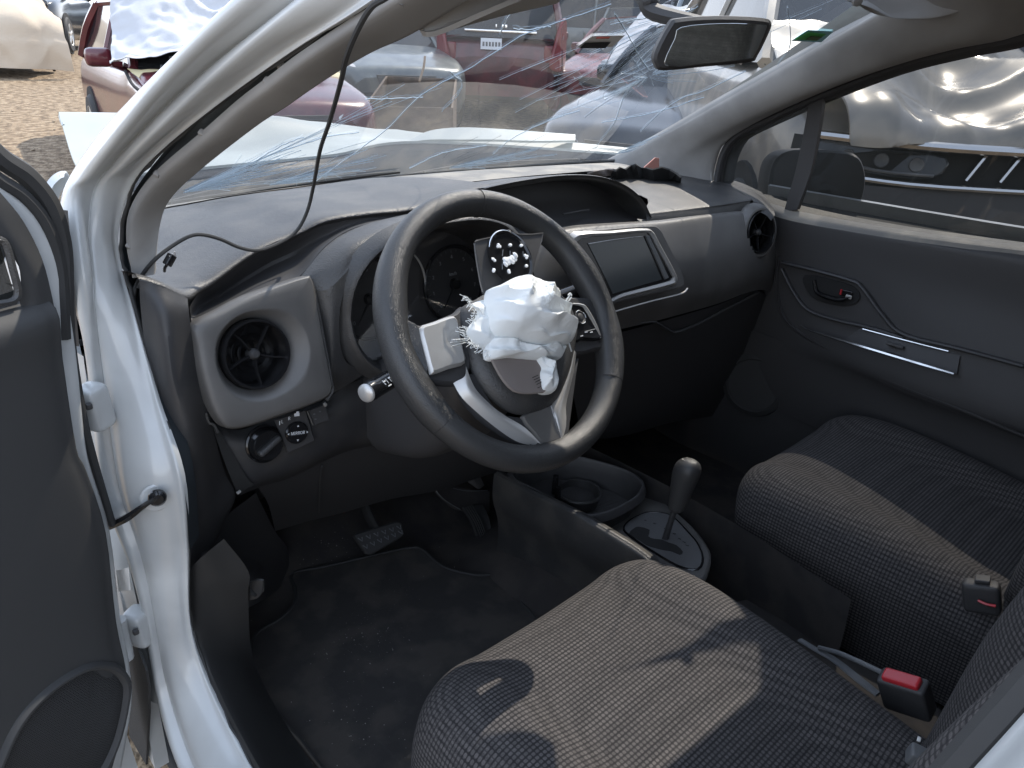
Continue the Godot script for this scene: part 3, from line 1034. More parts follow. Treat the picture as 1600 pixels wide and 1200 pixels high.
	var r4 := [Vector3(.71,.6548,-.2924), Vector3(.7,.6563,-.1795), Vector3(.685,.6599,-.0729), Vector3(.665,.6615,.0427), Vector3(.65,.6527,.1751), Vector3(.645,.6507,.3014), Vector3(.642,.6501,.4355)]
	var r5 := [Vector3(.71,.5617,-.257), Vector3(.7,.5829,-.1479), Vector3(.69,.6077,-.0329), Vector3(.68,.6091,.0768), Vector3(.675,.5995,.1916), Vector3(.67,.5993,.3069), Vector3(.668,.6007,.4431)]
	var r6 := [Vector3(.72,.4348,-.2025), Vector3(.71,.4616,-.0948), Vector3(.7,.4613,.0254), Vector3(.69,.4523,.1523), Vector3(.688,.4406,.2661), Vector3(.685,.4303,.3713), Vector3(.68,.4194,.4916)]
	var rest := []
	for r in [ledge_drop, r1, r2, r3, r4, r5, r6]:
		var q: Array = r.duplicate()
		var e: Vector3 = q[q.size() - 1]
		q.append(Vector3(e.x, e.y + .005, .72))
		rest.append(q)
	patch(rest, 4, 4)
	done("door_panel", dr, M.black, 50)
	slab([[Vector3(.80, .98, -.30), Vector3(.81, .98, .2), Vector3(.80, .99, .72)], [Vector3(.83, .65, -.28), Vector3(.85, .65, .2), Vector3(.83, .65, .72)], [Vector3(.80, .24, -.26), Vector3(.82, .24, .2), Vector3(.80, .24, .72)]], .012, 3, 3)
	done("door_skin", dr, M.white)
	patch([[Vector3(.80, .955, -.40), Vector3(.80, .955, .2), Vector3(.80, .965, .72)], [Vector3(.75, .945, -.40), Vector3(.748, .945, .2), Vector3(.75, .955, .72)]], 1, 2)
	done("glass_seal", dr, M.rubber)
	patch([[Vector3(.70, .66, -.40), Vector3(.69, .64, .1), Vector3(.685, .62, .74)], [Vector3(.715, .48, -.40), Vector3(.71, .46, .1), Vector3(.70, .45, .74)], [Vector3(.715, .24, -.40), Vector3(.715, .24, .1), Vector3(.715, .24, .74)]], 3, 3)
	done("door_panel", dr, M.black)
	patch([[Vector3(.72, .98, -.86), Vector3(.705, .97, -.36)], [Vector3(.72, .6, -.86), Vector3(.70, .6, -.36)], [Vector3(.72, .24, -.86), Vector3(.70, .24, -.36)]], 3, 3)
	done("kick_panel", car, M.black)
	# raised ridge round the handle bowl
	tube([Vector3(.693,.8332,-.1738), Vector3(.69,.8345,-.1045), Vector3(.686,.8325,-.0056), Vector3(.684,.8227,.023), Vector3(.678,.781,.0768), Vector3(.672,.7525,.1316), Vector3(.662,.7574,.2441), Vector3(.657,.7597,.3583)], .0075, 8, 6, true, .6)
	tube([Vector3(.693,.8186,-.1709), Vector3(.691,.7748,-.1319), Vector3(.688,.7437,-.089), Vector3(.684,.7387,-.0277), Vector3(.676,.7452,.0613), Vector3(.671,.7449,.1338)], .0065, 8, 6, true, .6)
	tube([Vector3(.697,.8452,-.1849), Vector3(.698,.7847,-.18), Vector3(.694,.7145,-.1505), Vector3(.688,.6841,-.0955), Vector3(.676,.6614,.023), Vector3(.658,.6477,.1467), Vector3(.65,.6405,.2786), Vector3(.648,.6277,.4191)], .006, 8, 6, true, .6)
	done("panel_ridge", dr, M.black)
	# lever in its bowl
	plate(smooth_outline([Vector3(.691,.8176,-.1123), Vector3(.689,.8243,-.0489), Vector3(.687,.8185,.0085), Vector3(.686,.7929,.0205), Vector3(.687,.7729,-.01), Vector3(.689,.7701,-.0749), Vector3(.691,.7918,-.1069)], 3), Vector3(-1, 0, 0), .002, .001)
	done("handle_bowl", dr, M.gap)
	tube([Vector3(.684,.8132,-.0861), Vector3(.682,.7912,-.0743), Vector3(.68,.7856,-.0509), Vector3(.68,.7867,-.0186), Vector3(.68,.7987,.0048)], [.004, .005, .006, .006, .003], 8, 5)
	rbox(Transform3D(Basis.from_euler(Vector3(0, 0, 0)), Vector3(.684,.8029,-.0095)), Vector3(.006, .014, .03), .003)
	done("door_handle", dr, M.black_gloss)
	rbox(Transform3D(Basis(), Vector3(.68,.804,-.0195)), Vector3(.003, .012, .004), .001)
	done("lock_mark", dr, M.red)
	rbox(Transform3D(Basis(), Vector3(.679,.7975,-.0002)), Vector3(.004, .009, .014), .002)
	done("lock_knob", dr, M.silver)
	# armrest: gloss switch panel and silver strip
	slab([[Vector3(.676,.7394,.0415), Vector3(.67,.742,.119), Vector3(.66,.7442,.2482)], [Vector3(.668,.707,.0166), Vector3(.655,.7124,.1189), Vector3(.646,.7117,.2554)]], .004, 2, 3)
	done("switch_panel", dr, M.black)
	rbox(Transform3D(Basis.from_euler(Vector3(0, .06, -.3)), Vector3(.661,.7277,.1262)), Vector3(.022, .006, .035), .002)
	done("window_switch", dr, M.black)
	tube([Vector3(.68,.7053,-.0989), Vector3(.672,.7023,-.0673), Vector3(.656,.707,.0076), Vector3(.642,.7117,.0976), Vector3(.634,.7143,.1791), Vector3(.63,.7159,.2551)], [.001, .0025, .0045, .006, .0065, .0065, .005], 8, 6, true, .7)
	done("silver_strip", dr, M.chrome)
	tube([Vector3(.672,.7391,.0476), Vector3(.666,.742,.1207), Vector3(.661,.7451,.1865), Vector3(.658,.7473,.2265)], .0018, 6, 4)
	done("switch_trim", dr, M.chrome)
	# outside mirror beyond the glass
	var mg := group_node("wing_mirror", dr)
	var mo := smooth_outline([Vector3(.84,.9566,-.3218), Vector3(.84,1.0154,-.3245), Vector3(.84,1.0463,-.3098), Vector3(.84,1.0646,-.2713), Vector3(.84,1.0742,-.1926), Vector3(.84,1.0732,-.1311), Vector3(.84,1.0514,-.1038), Vector3(.84,1.0081,-.0894), Vector3(.84,.9631,-.0986), Vector3(.84,.937,-.1628), Vector3(.84,.9245,-.251), Vector3(.84,.931,-.3044)], 4)
	plate(mo, Vector3(-.5, .1, 1.0), .012, .006)
	plate(mo, Vector3(.5, -.1, -1.0), .07, .03, .02)
	done("mirror_housing", mg, M.black)
	tube([Vector3(.74, .955, -.28), Vector3(.83,.9415,-.2491)], .022, 8, 3, true, .6)
	done("mirror_arm", mg, M.black)

# ---------- the driver's door, swung wide open ----------
func build_open_door() -> void:
	var dr := group_node("door", car)
	dr.set_meta("label", "driver's door swung wide open, black trim with a round speaker grille at its foot")
	# inner trim
	var e := [Vector3(-.8051,1.0302,-.1391), Vector3(-.8088,.9796,-.1379), Vector3(-.8137,.8842,-.1363), Vector3(-.8087,.8538,-.138), Vector3(-.8022,.7732,-.1401), Vector3(-.8108,.6579,-.1373), Vector3(-.8117,.5895,-.1349), Vector3(-.8187,.5304,-.1326), Vector3(-.8466,.4748,-.1235), Vector3(-.8829,.4074,-.1116)]
	var d := Vector3(-.95, 0, .31)
	var nrm := Vector3(.31, 0, .95)
	var rows := []
	for p in e:
		rows.append([p - nrm * .03, p - d * .001 - nrm * .004, p + d * .008, p + d * .03 + nrm * .006, p + d * .10 + nrm * .010, p + d * .25 + nrm * .016, p + d * .55 + nrm * .02])
	var topr := []
	for p in rows[0]:
		topr.append(p + Vector3(0, .012, 0) - nrm * .05)
	rows.push_front(topr)
	patch(rows, 4, 4)
	done("door_trim", dr, M.door, 50)
	# sunken sill of the window, upper trim with the dark corner
	var u := [Vector3(-.829,1.141,-.1471), Vector3(-.8155,1.1134,-.1505), Vector3(-.806,1.0756,-.1536), Vector3(-.8047,1.0344,-.1519), Vector3(-.8071,1.0037,-.149)]
	rows = []
	for p in u:
		rows.append([p, p + d * .02 + nrm * .004, p + d * .06 + nrm * .002, p + d * .30 + nrm * .0])
	patch([[rows[0][0], rows[0][1], rows[0][2]], [rows[1][0], rows[1][1], Vector3(-.8309,1.0847,-.1433)], [rows[2][0], Vector3(-.8182,1.0646,-.1433), Vector3(-.834,1.0432,-.1423)], [rows[3][0], Vector3(-.8195,1.0352,-.1429), Vector3(-.8367,1.0303,-.1414)], [rows[4][0], Vector3(-.8246,1.01,-.1412), Vector3(-.8881,1.0179,-.1226)]], 4, 4)
	done("corner_trim", dr, M.door)
	tube([Vector3(-.8434,1.104,-.1372), Vector3(-.8356,1.0982,-.1376), Vector3(-.8343,1.0748,-.137), Vector3(-.8343,1.0538,-.137), Vector3(-.8403,1.0463,-.135), Vector3(-.8562,1.0469,-.1309)], .0035, 6, 5)
	done("window_edge", dr, M.vinyl)
	# white sheet-metal band and black seal round the door
	var wb := [Vector3(-.8429,1.1621,-.1521), Vector3(-.8273,1.1381,-.1571), Vector3(-.8093,1.1133,-.163), Vector3(-.7978,1.0745,-.1668), Vector3(-.7964,1.0287,-.1672), Vector3(-.7973,.9982,-.1669), Vector3(-.8012,.9446,-.1656), Vector3(-.808,.8706,-.1634), Vector3(-.8062,.8326,-.1682), Vector3(-.7992,.7515,-.1747), Vector3(-.8072,.6337,-.1721), Vector3(-.808,.5598,-.1719), Vector3(-.8153,.4983,-.1695), Vector3(-.8466,.4089,-.1593)]
	rows = []
	for p in wb:
		rows.append([p - nrm * .05 - d * .01, p - nrm * .012 - d * .012, p - d * .008, p + d * .008, p + d * .02 - nrm * .004])
	patch(rows, 4, 3)
	done("door_frame", dr, M.white)
	var sb := [Vector3(-.8352,1.1909,-.1609), Vector3(-.8195,1.1674,-.166), Vector3(-.8003,1.1488,-.1723), Vector3(-.786,1.1214,-.1769), Vector3(-.7808,1.0823,-.1807), Vector3(-.7846,1.0438,-.1795), Vector3(-.7901,1.0051,-.1777), Vector3(-.7934,.9645,-.1766), Vector3(-.795,.8992,-.1761), Vector3(-.7926,.8436,-.1769), Vector3(-.786,.7564,-.179)]
	tube(sb, [.009, .010, .010, .008, .006, .005, .004], 8, 5)
	var sb2 := []
	for p in sb:
		sb2.append(p + d * .010 + Vector3(0, -.016, 0) + nrm * .004)
	tube(sb2.slice(0, 7), .007, 8, 5)
	done("door_seal", dr, M.rubber)
	# glass
	slab([[Vector3(-.8408,1.1244,-.1527), Vector3(-.9183,1.1525,-.1274)], [Vector3(-.8355,1.034,-.1545), Vector3(-.945,1.0437,-.1187)]], .004, 1, 1)
	done("window_pane", dr, M.tint)
	# outer skin and mirror
	slab([[Vector3(-.80, .96, -.22), Vector3(-1.25, .97, -.09), Vector3(-1.70, .98, .06)], [Vector3(-.815, .62, -.25), Vector3(-1.26, .62, -.13), Vector3(-1.71, .62, .02)], [Vector3(-.80, .26, -.22), Vector3(-1.25, .26, -.10), Vector3(-1.70, .26, .05)]], -.01, 3, 3)
	done("door_skin", dr, M.white)
	plate(smooth_outline([Vector3(-.7496,1.1028,-.34), Vector3(-.7422,1.1149,-.34), Vector3(-.7318,1.1218,-.34), Vector3(-.7232,1.1218,-.34), Vector3(-.7225,1.1146,-.34), Vector3(-.7313,1.1025,-.34), Vector3(-.7423,1.0891,-.34)], 4), Vector3(-.3, .3, 1), .02, .008)
	done("mirror_housing", dr, M.white)
	# speaker grille
	var sp := group_node("speaker", dr)
	var out := smooth_outline([Vector3(-.8156,.558,-.1273), Vector3(-.816,.5882,-.1272), Vector3(-.8303,.616,-.1214), Vector3(-.8553,.6356,-.1101), Vector3(-.8897,.641,-.0968), Vector3(-.9211,.6326,-.0844), Vector3(-.9449,.6098,-.0746), Vector3(-.9609,.5777,-.0694), Vector3(-.955,.5333,-.0713), Vector3(-.924,.4887,-.0835), Vector3(-.8788,.4746,-.1004), Vector3(-.8408,.5025,-.117)], 5)
	var ctr := Vector3.ZERO
	for p in out:
		ctr += p / out.size()
	rows = []
	for s in [[1.07, -.012], [1.04, -.001], [1.0, .002], [.96, .002], [.93, -.001], [.90, -.004]]:
		var row := []
		for p in out:
			row.append(ctr + (p - ctr) * s[0] + nrm * s[1])
		rows.append(row)
	grid(rows, true)
	done("speaker_ring", sp, M.door)
	rows = []
	for s in 9:
		var row := []
		for p in out:
			row.append(ctr + (p - ctr) * (.905 - s * .113) + nrm * (-.003 + .006 * (1.0 - pow(1.0 - s / 8.0, 2.0))))
		rows.append(row)
	grid(rows, true)
	done("speaker_mesh", sp, grille_material(), 60)

func grille_material() -> StandardMaterial3D:
	var im := Image.create(128, 128, false, Image.FORMAT_RGB8)
	var hi := Image.create(128, 128, false, Image.FORMAT_L8)
	for y in 128:
		for x in 128:
			var row := y / 16
			var xx := fposmod(x + (8.0 if row % 2 else 0.0), 16.0) - 8.0
			var yy := fposmod(y, 16.0) - 8.0
			var w := clampf((sqrt(xx * xx + yy * yy) - 4.4) / 1.6, 0, 1)
			var v := lerpf(.02, .20, w)
			im.set_pixel(x, y, Color(v, v, v * 1.02))
			hi.set_pixel(x, y, Color(w, w, w))
	var m := tri(mat(Color.WHITE, .55), .018)
	m.albedo_texture = ImageTexture.create_from_image(im)
	m.heightmap_enabled = true
	m.heightmap_texture = ImageTexture.create_from_image(hi)
	m.heightmap_scale = .08
	return m

# ---------- dashboard ----------
func build_dash() -> void:
	# dark carrier behind all the panels
	var rows := []
	for i in 9:
		var x := lerpf(-.69, .70, i / 8.0)
		var f := 1.0 - .25 * pow(absf(x) / .7, 3.0)
		rows.append([Vector3(x, .972, -.70 * f), Vector3(x, .980, -.44), Vector3(x, .95, -.36), Vector3(x, .80, -.31), Vector3(x, .66, -.33), Vector3(x, .56, -.42), Vector3(x, .5, -.70)])
	patch(rows, 3, 3)
	done("dashboard", car, M.black)
	# end cap beside the door
	patch([[Vector3(-.705,1.0237,-.2104), Vector3(-.6817,1.0122,-.205), Vector3(-.6561,.994,-.21)], [Vector3(-.707,1,-.2128), Vector3(-.6894,.9938,-.19), Vector3(-.6611,.9828,-.198)], [Vector3(-.709,.9626,-.213), Vector3(-.6938,.9647,-.182), Vector3(-.6626,.9576,-.195)], [Vector3(-.711,.91,-.2074), Vector3(-.6982,.9149,-.172), Vector3(-.6634,.9147,-.192)], [Vector3(-.712,.8669,-.1924), Vector3(-.6908,.8608,-.17), Vector3(-.6543,.8483,-.194)], [Vector3(-.713,.8202,-.1839), Vector3(-.6848,.8049,-.176), Vector3(-.6464,.8057,-.205)], [Vector3(-.714,.7774,-.1735), Vector3(-.6788,.7492,-.184), Vector3(-.6363,.7509,-.215)], [Vector3(-.715,.725,-.1619), Vector3(-.6737,.6861,-.2), Vector3(-.6245,.7096,-.22)], [Vector3(-.715,.669,-.1605), Vector3(-.6806,.6251,-.215), Vector3(-.6309,.6561,-.25)], [Vector3(-.715,.654,-.1613), Vector3(-.6863,.598,-.23), Vector3(-.6494,.5943,-.27)]], 4, 5)
	done("dash_end_cap", car, M.dash_dark)
	# padded top on the driver's side
	var edge := [Vector3(-.705,1.024,-.2122), Vector3(-.6823,1.013,-.205), Vector3(-.6559,.995,-.212), Vector3(-.6311,.9939,-.235), Vector3(-.6106,.9973,-.245), Vector3(-.5639,1.0126,-.262), Vector3(-.5275,1.0225,-.272), Vector3(-.4736,1.0323,-.28), Vector3(-.43,1.0443,-.28), Vector3(-.3615,1.0462,-.28), Vector3(-.2766,1.0444,-.28), Vector3(-.1878,1.0531,-.29), Vector3(-.1073,1.0572,-.3)]
	var front := []
	var fx := [-.715, -.705, -.69, -.665, -.63, -.56, -.50, -.43, -.365, -.29, -.21, -.14, -.07]
	for x in fx:
		front.append(Vector3(x, .978, ws_z(x, .978) + .004 if x > -.60 else lerpf(-.745, -.55, (-x - .60) / .115)))
	var r1 := []
	var r2 := []
	var r3 := []
	for i in edge.size():
		var k := clampf((i - 2) / 4.0, 0, 1)
		r1.append(front[i].lerp(edge[i], .3) + Vector3(0, .012 * k, 0))
		r2.append(front[i].lerp(edge[i], .65) + Vector3(0, .014 * k, 0))
		r3.append(front[i].lerp(edge[i], .93) + Vector3(0, .007, 0))
	var under := []
	for i in edge.size():
		under.append(edge[i] + Vector3(0, -.012, -.012))
	var pad := refine([front, r1, r2, r3, edge, under], 5, 4)
	grid(pad)
	done("dash_pad", car, M.vinyl, 60)
	# pale worn, dusty strip along the foot of the glass, sun glare put into its colour
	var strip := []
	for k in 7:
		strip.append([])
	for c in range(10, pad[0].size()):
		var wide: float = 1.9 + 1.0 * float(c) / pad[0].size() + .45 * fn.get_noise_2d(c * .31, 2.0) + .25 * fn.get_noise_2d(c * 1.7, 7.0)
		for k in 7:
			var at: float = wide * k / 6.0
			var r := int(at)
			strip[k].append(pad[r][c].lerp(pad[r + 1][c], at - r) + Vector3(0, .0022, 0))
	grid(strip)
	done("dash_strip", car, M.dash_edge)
	# hollow under the pad's edge, down to the vent panel
	var b1 := [Vector3(-.6534,.9813,-.215), Vector3(-.6295,.9899,-.24), Vector3(-.6088,.9934,-.25), Vector3(-.5614,1.0083,-.268), Vector3(-.5248,1.0183,-.278), Vector3(-.4706,1.0281,-.286), Vector3(-.426,1.0399,-.287), Vector3(-.357,1.0417,-.287), Vector3(-.2714,1.0397,-.287)]
	var b2 := [Vector3(-.6497,.9659,-.225), Vector3(-.6178,.961,-.27), Vector3(-.5836,.9627,-.29), Vector3(-.5378,.9755,-.3), Vector3(-.5019,.9862,-.305), Vector3(-.4681,.9973,-.3), Vector3(-.435,1.0145,-.29), Vector3(-.3781,1.0327,-.28), Vector3(-.2885,1.0362,-.28)]
	var b3 := [Vector3(-.6588,.9655,-.2), Vector3(-.635,.9695,-.21), Vector3(-.6109,.9744,-.215), Vector3(-.568,.9837,-.22), Vector3(-.5321,.9867,-.222), Vector3(-.5046,.993,-.222), Vector3(-.4585,1.0222,-.235), Vector3(-.4016,1.0368,-.25), Vector3(-.3111,1.0386,-.265)]
	patch([b1, b2, b3], 5, 5)
	done("dash_hollow", car, M.black)
	# grey panel with the round vent
	var o := smooth_outline([Vector3(-.6585,.9652,-.2007), Vector3(-.6255,.9757,-.2034), Vector3(-.5872,.986,-.2061), Vector3(-.5393,.9924,-.2077), Vector3(-.5085,.9952,-.2085), Vector3(-.5027,.9927,-.2078), Vector3(-.5005,.9779,-.204), Vector3(-.5006,.9228,-.1898), Vector3(-.5011,.8688,-.1758), Vector3(-.502,.8512,-.1713), Vector3(-.5137,.8416,-.1688), Vector3(-.5472,.838,-.1679), Vector3(-.5833,.8365,-.1675), Vector3(-.6219,.8355,-.1672), Vector3(-.6432,.8386,-.168), Vector3(-.6538,.848,-.1704), Vector3(-.6614,.8725,-.1768), Vector3(-.6643,.9088,-.1861), Vector3(-.6626,.9419,-.1947)], 3)
	var vc := Vector3(-.5932,.9165,-.1881)
	var n := Vector3(0, .25, .968)
	var fx2 := Vector3.RIGHT
	var fy2 := n.cross(fx2)
	# rings from the opening out to the outline: bowl wall, lip, rounded edge
	var k := o.size()
	var hole := []
	var lip := []
	var bowl := []
	for i in k:
		var d: Vector3 = o[i] - vc
		var a := atan2(d.dot(fy2), d.dot(fx2))
		var dir := fx2 * cos(a) + fy2 * sin(a)
		bowl.append(vc + dir * .0435 - n * .006)
		hole.append(vc + dir * .0445 - n * .001)
		var s := .052 + .015 * pow(maxf(0, cos(a)), 2.0) + .004 * maxf(0, -sin(a))
		lip.append(vc + dir * s + n * .012)
	var near := []
	var mid := []
	var rimo := []
	var drop := []
	for i in k:
		near.append(lip[i].lerp(o[i], .12) + n * .0135)
		near[i] -= n * ((near[i] - vc).dot(n) - .0135)
		mid.append(lip[i].lerp(o[i], .6))
		mid[i] -= n * ((mid[i] - vc).dot(n) - .0125)
		rimo.append(o[i] + (vc - o[i]).normalized() * .004)
		rimo[i] -= n * ((rimo[i] - vc).dot(n) - .0105)
		drop.append(o[i] - n * .012)
	var oo := []
	for p in o:
		oo.append(p + n * .007)
	grid([bowl, hole, lip, near, mid, rimo, oo, drop], true)
	done("vent_panel", car, M.vinyl_grey, 50)
	vent("air_vent", Transform3D(Basis(fx2, n, -fy2), vc + n * .004), .0425)
	# step line right of the vent panel
	tube([Vector3(-.5034,.9921,-.2035), Vector3(-.5004,.9765,-.1995), Vector3(-.5,.9238,-.1859), Vector3(-.5004,.8657,-.1709), Vector3(-.5007,.8485,-.1675), Vector3(-.5115,.8386,-.1649)], .003, 6, 5)
	done("panel_seam", car, M.vinyl)
	# lower switch panel
	patch([[Vector3(-.6418,.829,-.222), Vector3(-.6098,.8031,-.222), Vector3(-.5666,.8053,-.222), Vector3(-.519,.8079,-.222), Vector3(-.4769,.8102,-.222), Vector3(-.4399,.8206,-.225), Vector3(-.3724,.8193,-.235)], [Vector3(-.6396,.8021,-.208), Vector3(-.6093,.7925,-.202), Vector3(-.5712,.7891,-.202), Vector3(-.5217,.7941,-.202), Vector3(-.4747,.798,-.205), Vector3(-.4346,.7992,-.21), Vector3(-.3606,.7897,-.22)], [Vector3(-.6315,.7585,-.205), Vector3(-.6012,.7567,-.199), Vector3(-.56,.7544,-.199), Vector3(-.5105,.7596,-.2), Vector3(-.4673,.7662,-.203), Vector3(-.4197,.7637,-.21), Vector3(-.3494,.7541,-.22)], [Vector3(-.6206,.7184,-.213), Vector3(-.5968,.7283,-.206), Vector3(-.5451,.7248,-.208), Vector3(-.4964,.7299,-.21), Vector3(-.451,.7297,-.215), Vector3(-.3827,.7131,-.225), Vector3(-.2977,.69,-.24)], [Vector3(-.6132,.6977,-.235), Vector3(-.585,.6998,-.235), Vector3(-.5299,.6939,-.24), Vector3(-.4777,.697,-.245), Vector3(-.4304,.6966,-.25), Vector3(-.3594,.679,-.26), Vector3(-.2751,.6519,-.27)]], 4, 4)
	done("control_panel", car, M.dash_dark)
	# open slot at the torn end of that panel
	patch([[Vector3(-.6484,.829,-.207), Vector3(-.6421,.8238,-.206)], [Vector3(-.6443,.7934,-.2), Vector3(-.6312,.7885,-.1985)], [Vector3(-.6377,.7588,-.199), Vector3(-.6163,.7466,-.1975)], [Vector3(-.6279,.7237,-.204), Vector3(-.6039,.7275,-.203)]], 4, 3)
	done("panel_slot", car, M.gap)
	tube([Vector3(-.6607,.8562,-.19), Vector3(-.6584,.8425,-.19), Vector3(-.6526,.8372,-.19), Vector3(-.6492,.8255,-.19)], .0022, 5, 4)
	done("broken_clip", car, M.vinyl)
	rbox(Transform3D(Basis.from_euler(Vector3(0, 0, .4)), Vector3(-.6298,.7298,-.195)), Vector3(.006, .003, .004), .001)
	done("broken_clip", car, M.trim)
	rbox(Transform3D(Basis.from_euler(Vector3(0, 0, .4)), Vector3(-.4979,.8174,-.193)), Vector3(.005, .006, .005), .002)
	done("broken_clip", car, M.trim)
	# dimmer knob
	var kn := Vector3(0, .2, .98)
	var kb := group_node("dimmer_knob", car, facing(Vector3(-.5872,.7848,-.2), kn))
	lathe([Vector2(.0255, 0), Vector2(.0255, .003), Vector2(.0235, .0045), Vector2(.0225, .003), Vector2(.0222, .006), Vector2(.0205, .013), Vector2(.019, .0145), Vector2(0, .0145)], Transform3D(), 40)
	done("knob_ring", kb, M.black_gloss)
	rbox(Transform3D(Basis(Vector3.UP, .45), Vector3(0, .017, 0)), Vector3(.036, .012, .009), .004)
	done("knob_grip", kb, M.vinyl)
	# mirror switch and blank switch
	var sn := Vector3(0, .16, .987)
	var q := [Vector3(-.5709,.8152,-.198), Vector3(-.5261,.8164,-.198), Vector3(-.5189,.7693,-.193), Vector3(-.5587,.7644,-.193)]
	var ms := group_node("mirror_switch", car)
	plate(q, sn, .003, .001)
	done("switch_plate", ms, M.black)
	var fr := sign_frame(Vector3(-.5443,.791,-.1895), sn, Vector3(.19, 1, 0))
	lathe([Vector2(.0165, 0), Vector2(.0165, .002), Vector2(.0145, .004), Vector2(0, .0045)], Transform3D(Basis(fr.basis.x, fr.basis.z, -fr.basis.y), fr.origin - fr.basis.z * .002), 6 * 4, 1.0, .92)
	done("switch_pad", ms, M.black_gloss)
	lettering("lettering", ms, "MIRROR", .0042, Transform3D(fr.basis, fr.origin + fr.basis.z * .0027), M.print, "Droid Sans")
	for k2 in 4:
		var a := k2 * PI / 2.0
		var c := fr.origin + fr.basis.z * .0029 + fr.basis.x * cos(a) * (.0135 if k2 % 2 == 0 else .0095) + fr.basis.y * sin(a) * .0095
		var dv := fr.basis.x * cos(a) + fr.basis.y * sin(a)
		var sv := fr.basis.x * -sin(a) + fr.basis.y * cos(a)
		plate([c + dv * .0016, c - dv * .0008 + sv * .0016, c - dv * .0008 - sv * .0016], fr.basis.z, .0003, .0001)
	done("arrow", ms, M.print)
	for k3 in 3:
		var at: Vector3 = [Vector3(-.5623,.8118,-.1925), Vector3(-.5521,.8133,-.1925), Vector3(-.5407,.8154,-.1925)][k3]
		if k3 < 2:
			lettering("lettering", ms, ["L", "R"][k3], .0045, Transform3D(fr.basis, at), M.print)
		else:
			rbox(Transform3D(fr.basis, at), Vector3(.0075, .0042, .0006), .0002)
			rbox(Transform3D(fr.basis, at + fr.basis.y * .003 + fr.basis.x * .001), Vector3(.004, .0026, .0006), .0002)
			done("mirror_symbol", ms, M.print)
	rbox(Transform3D(fr.basis, Vector3(-.566,.8111,-.1925)), Vector3(.0012, .0055, .0006), .0002)
	done("switch_mark", ms, M.print)
	var bs := group_node("blank_switch", car)
	plate([Vector3(-.521,.8135,-.199), Vector3(-.4954,.8154,-.199), Vector3(-.4933,.7918,-.195), Vector3(-.5162,.7913,-.195)], sn, .003, .001)
	done("switch_plate", bs, M.black)
	tube([Vector3(-.5247,.8156,-.194), Vector3(-.5198,.7944,-.19)], .001, 5, 2)
	done("switch_edge", bs, M.vinyl_grey)
	for at in [Vector3(-.5149,.8079,-.1935), Vector3(-.506,.8091,-.1935), Vector3(-.5143,.8006,-.192)]:
		rbox(Transform3D(fr.basis, at), Vector3(.0032, .0018, .0005), .0002)
	done("switch_mark", bs, M.bare)

func vent(called: String, xf: Transform3D, r: float) -> Node3D:
	var v := group_node(called, car, xf)
	lathe([Vector2(r, -.012), Vector2(r * 1.02, .004), Vector2(r * .99, .0075), Vector2(r * .94, .0075), Vector2(r * .90, .003), Vector2(r * .88, -.014), Vector2(r * .86, -.03), Vector2(0, -.032)], Transform3D(), 48)
	done("vent_ring", v, M.black_gloss)
	lathe([Vector2(r * .60, -.008), Vector2(r * .585, -.004), Vector2(r * .56, -.008), Vector2(r * .585, -.014), Vector2(r * .60, -.008)], Transform3D(), 40)
	lathe([Vector2(r * .40, -.010), Vector2(r * .385, -.006), Vector2(r * .36, -.010), Vector2(r * .385, -.016), Vector2(r * .40, -.010)], Transform3D(), 32)
	done("vent_vane_ring", v, M.black_gloss)
	for k in 5:
		var a := TAU_ * k / 5.0 + .33
		var d := Vector3(cos(a), 0, sin(a))
		var s := Vector3(-sin(a), 0, cos(a))
		tube([d * r * .14 + Vector3(0, -.005, 0), d * r * .5 + Vector3(0, -.004, 0) + s * .001, d * r * .9 + Vector3(0, -.002, 0)], .0019, 6, 4, true, 1.6)
		done("vent_spoke", v, M.black_gloss)
	lathe([Vector2(0, .002), Vector2(r * .10, .002), Vector2(r * .155, -.001), Vector2(r * .17, -.004), Vector2(r * .15, -.016)], Transform3D(), 24)
	done("vent_hub", v, M.vinyl)
	return v

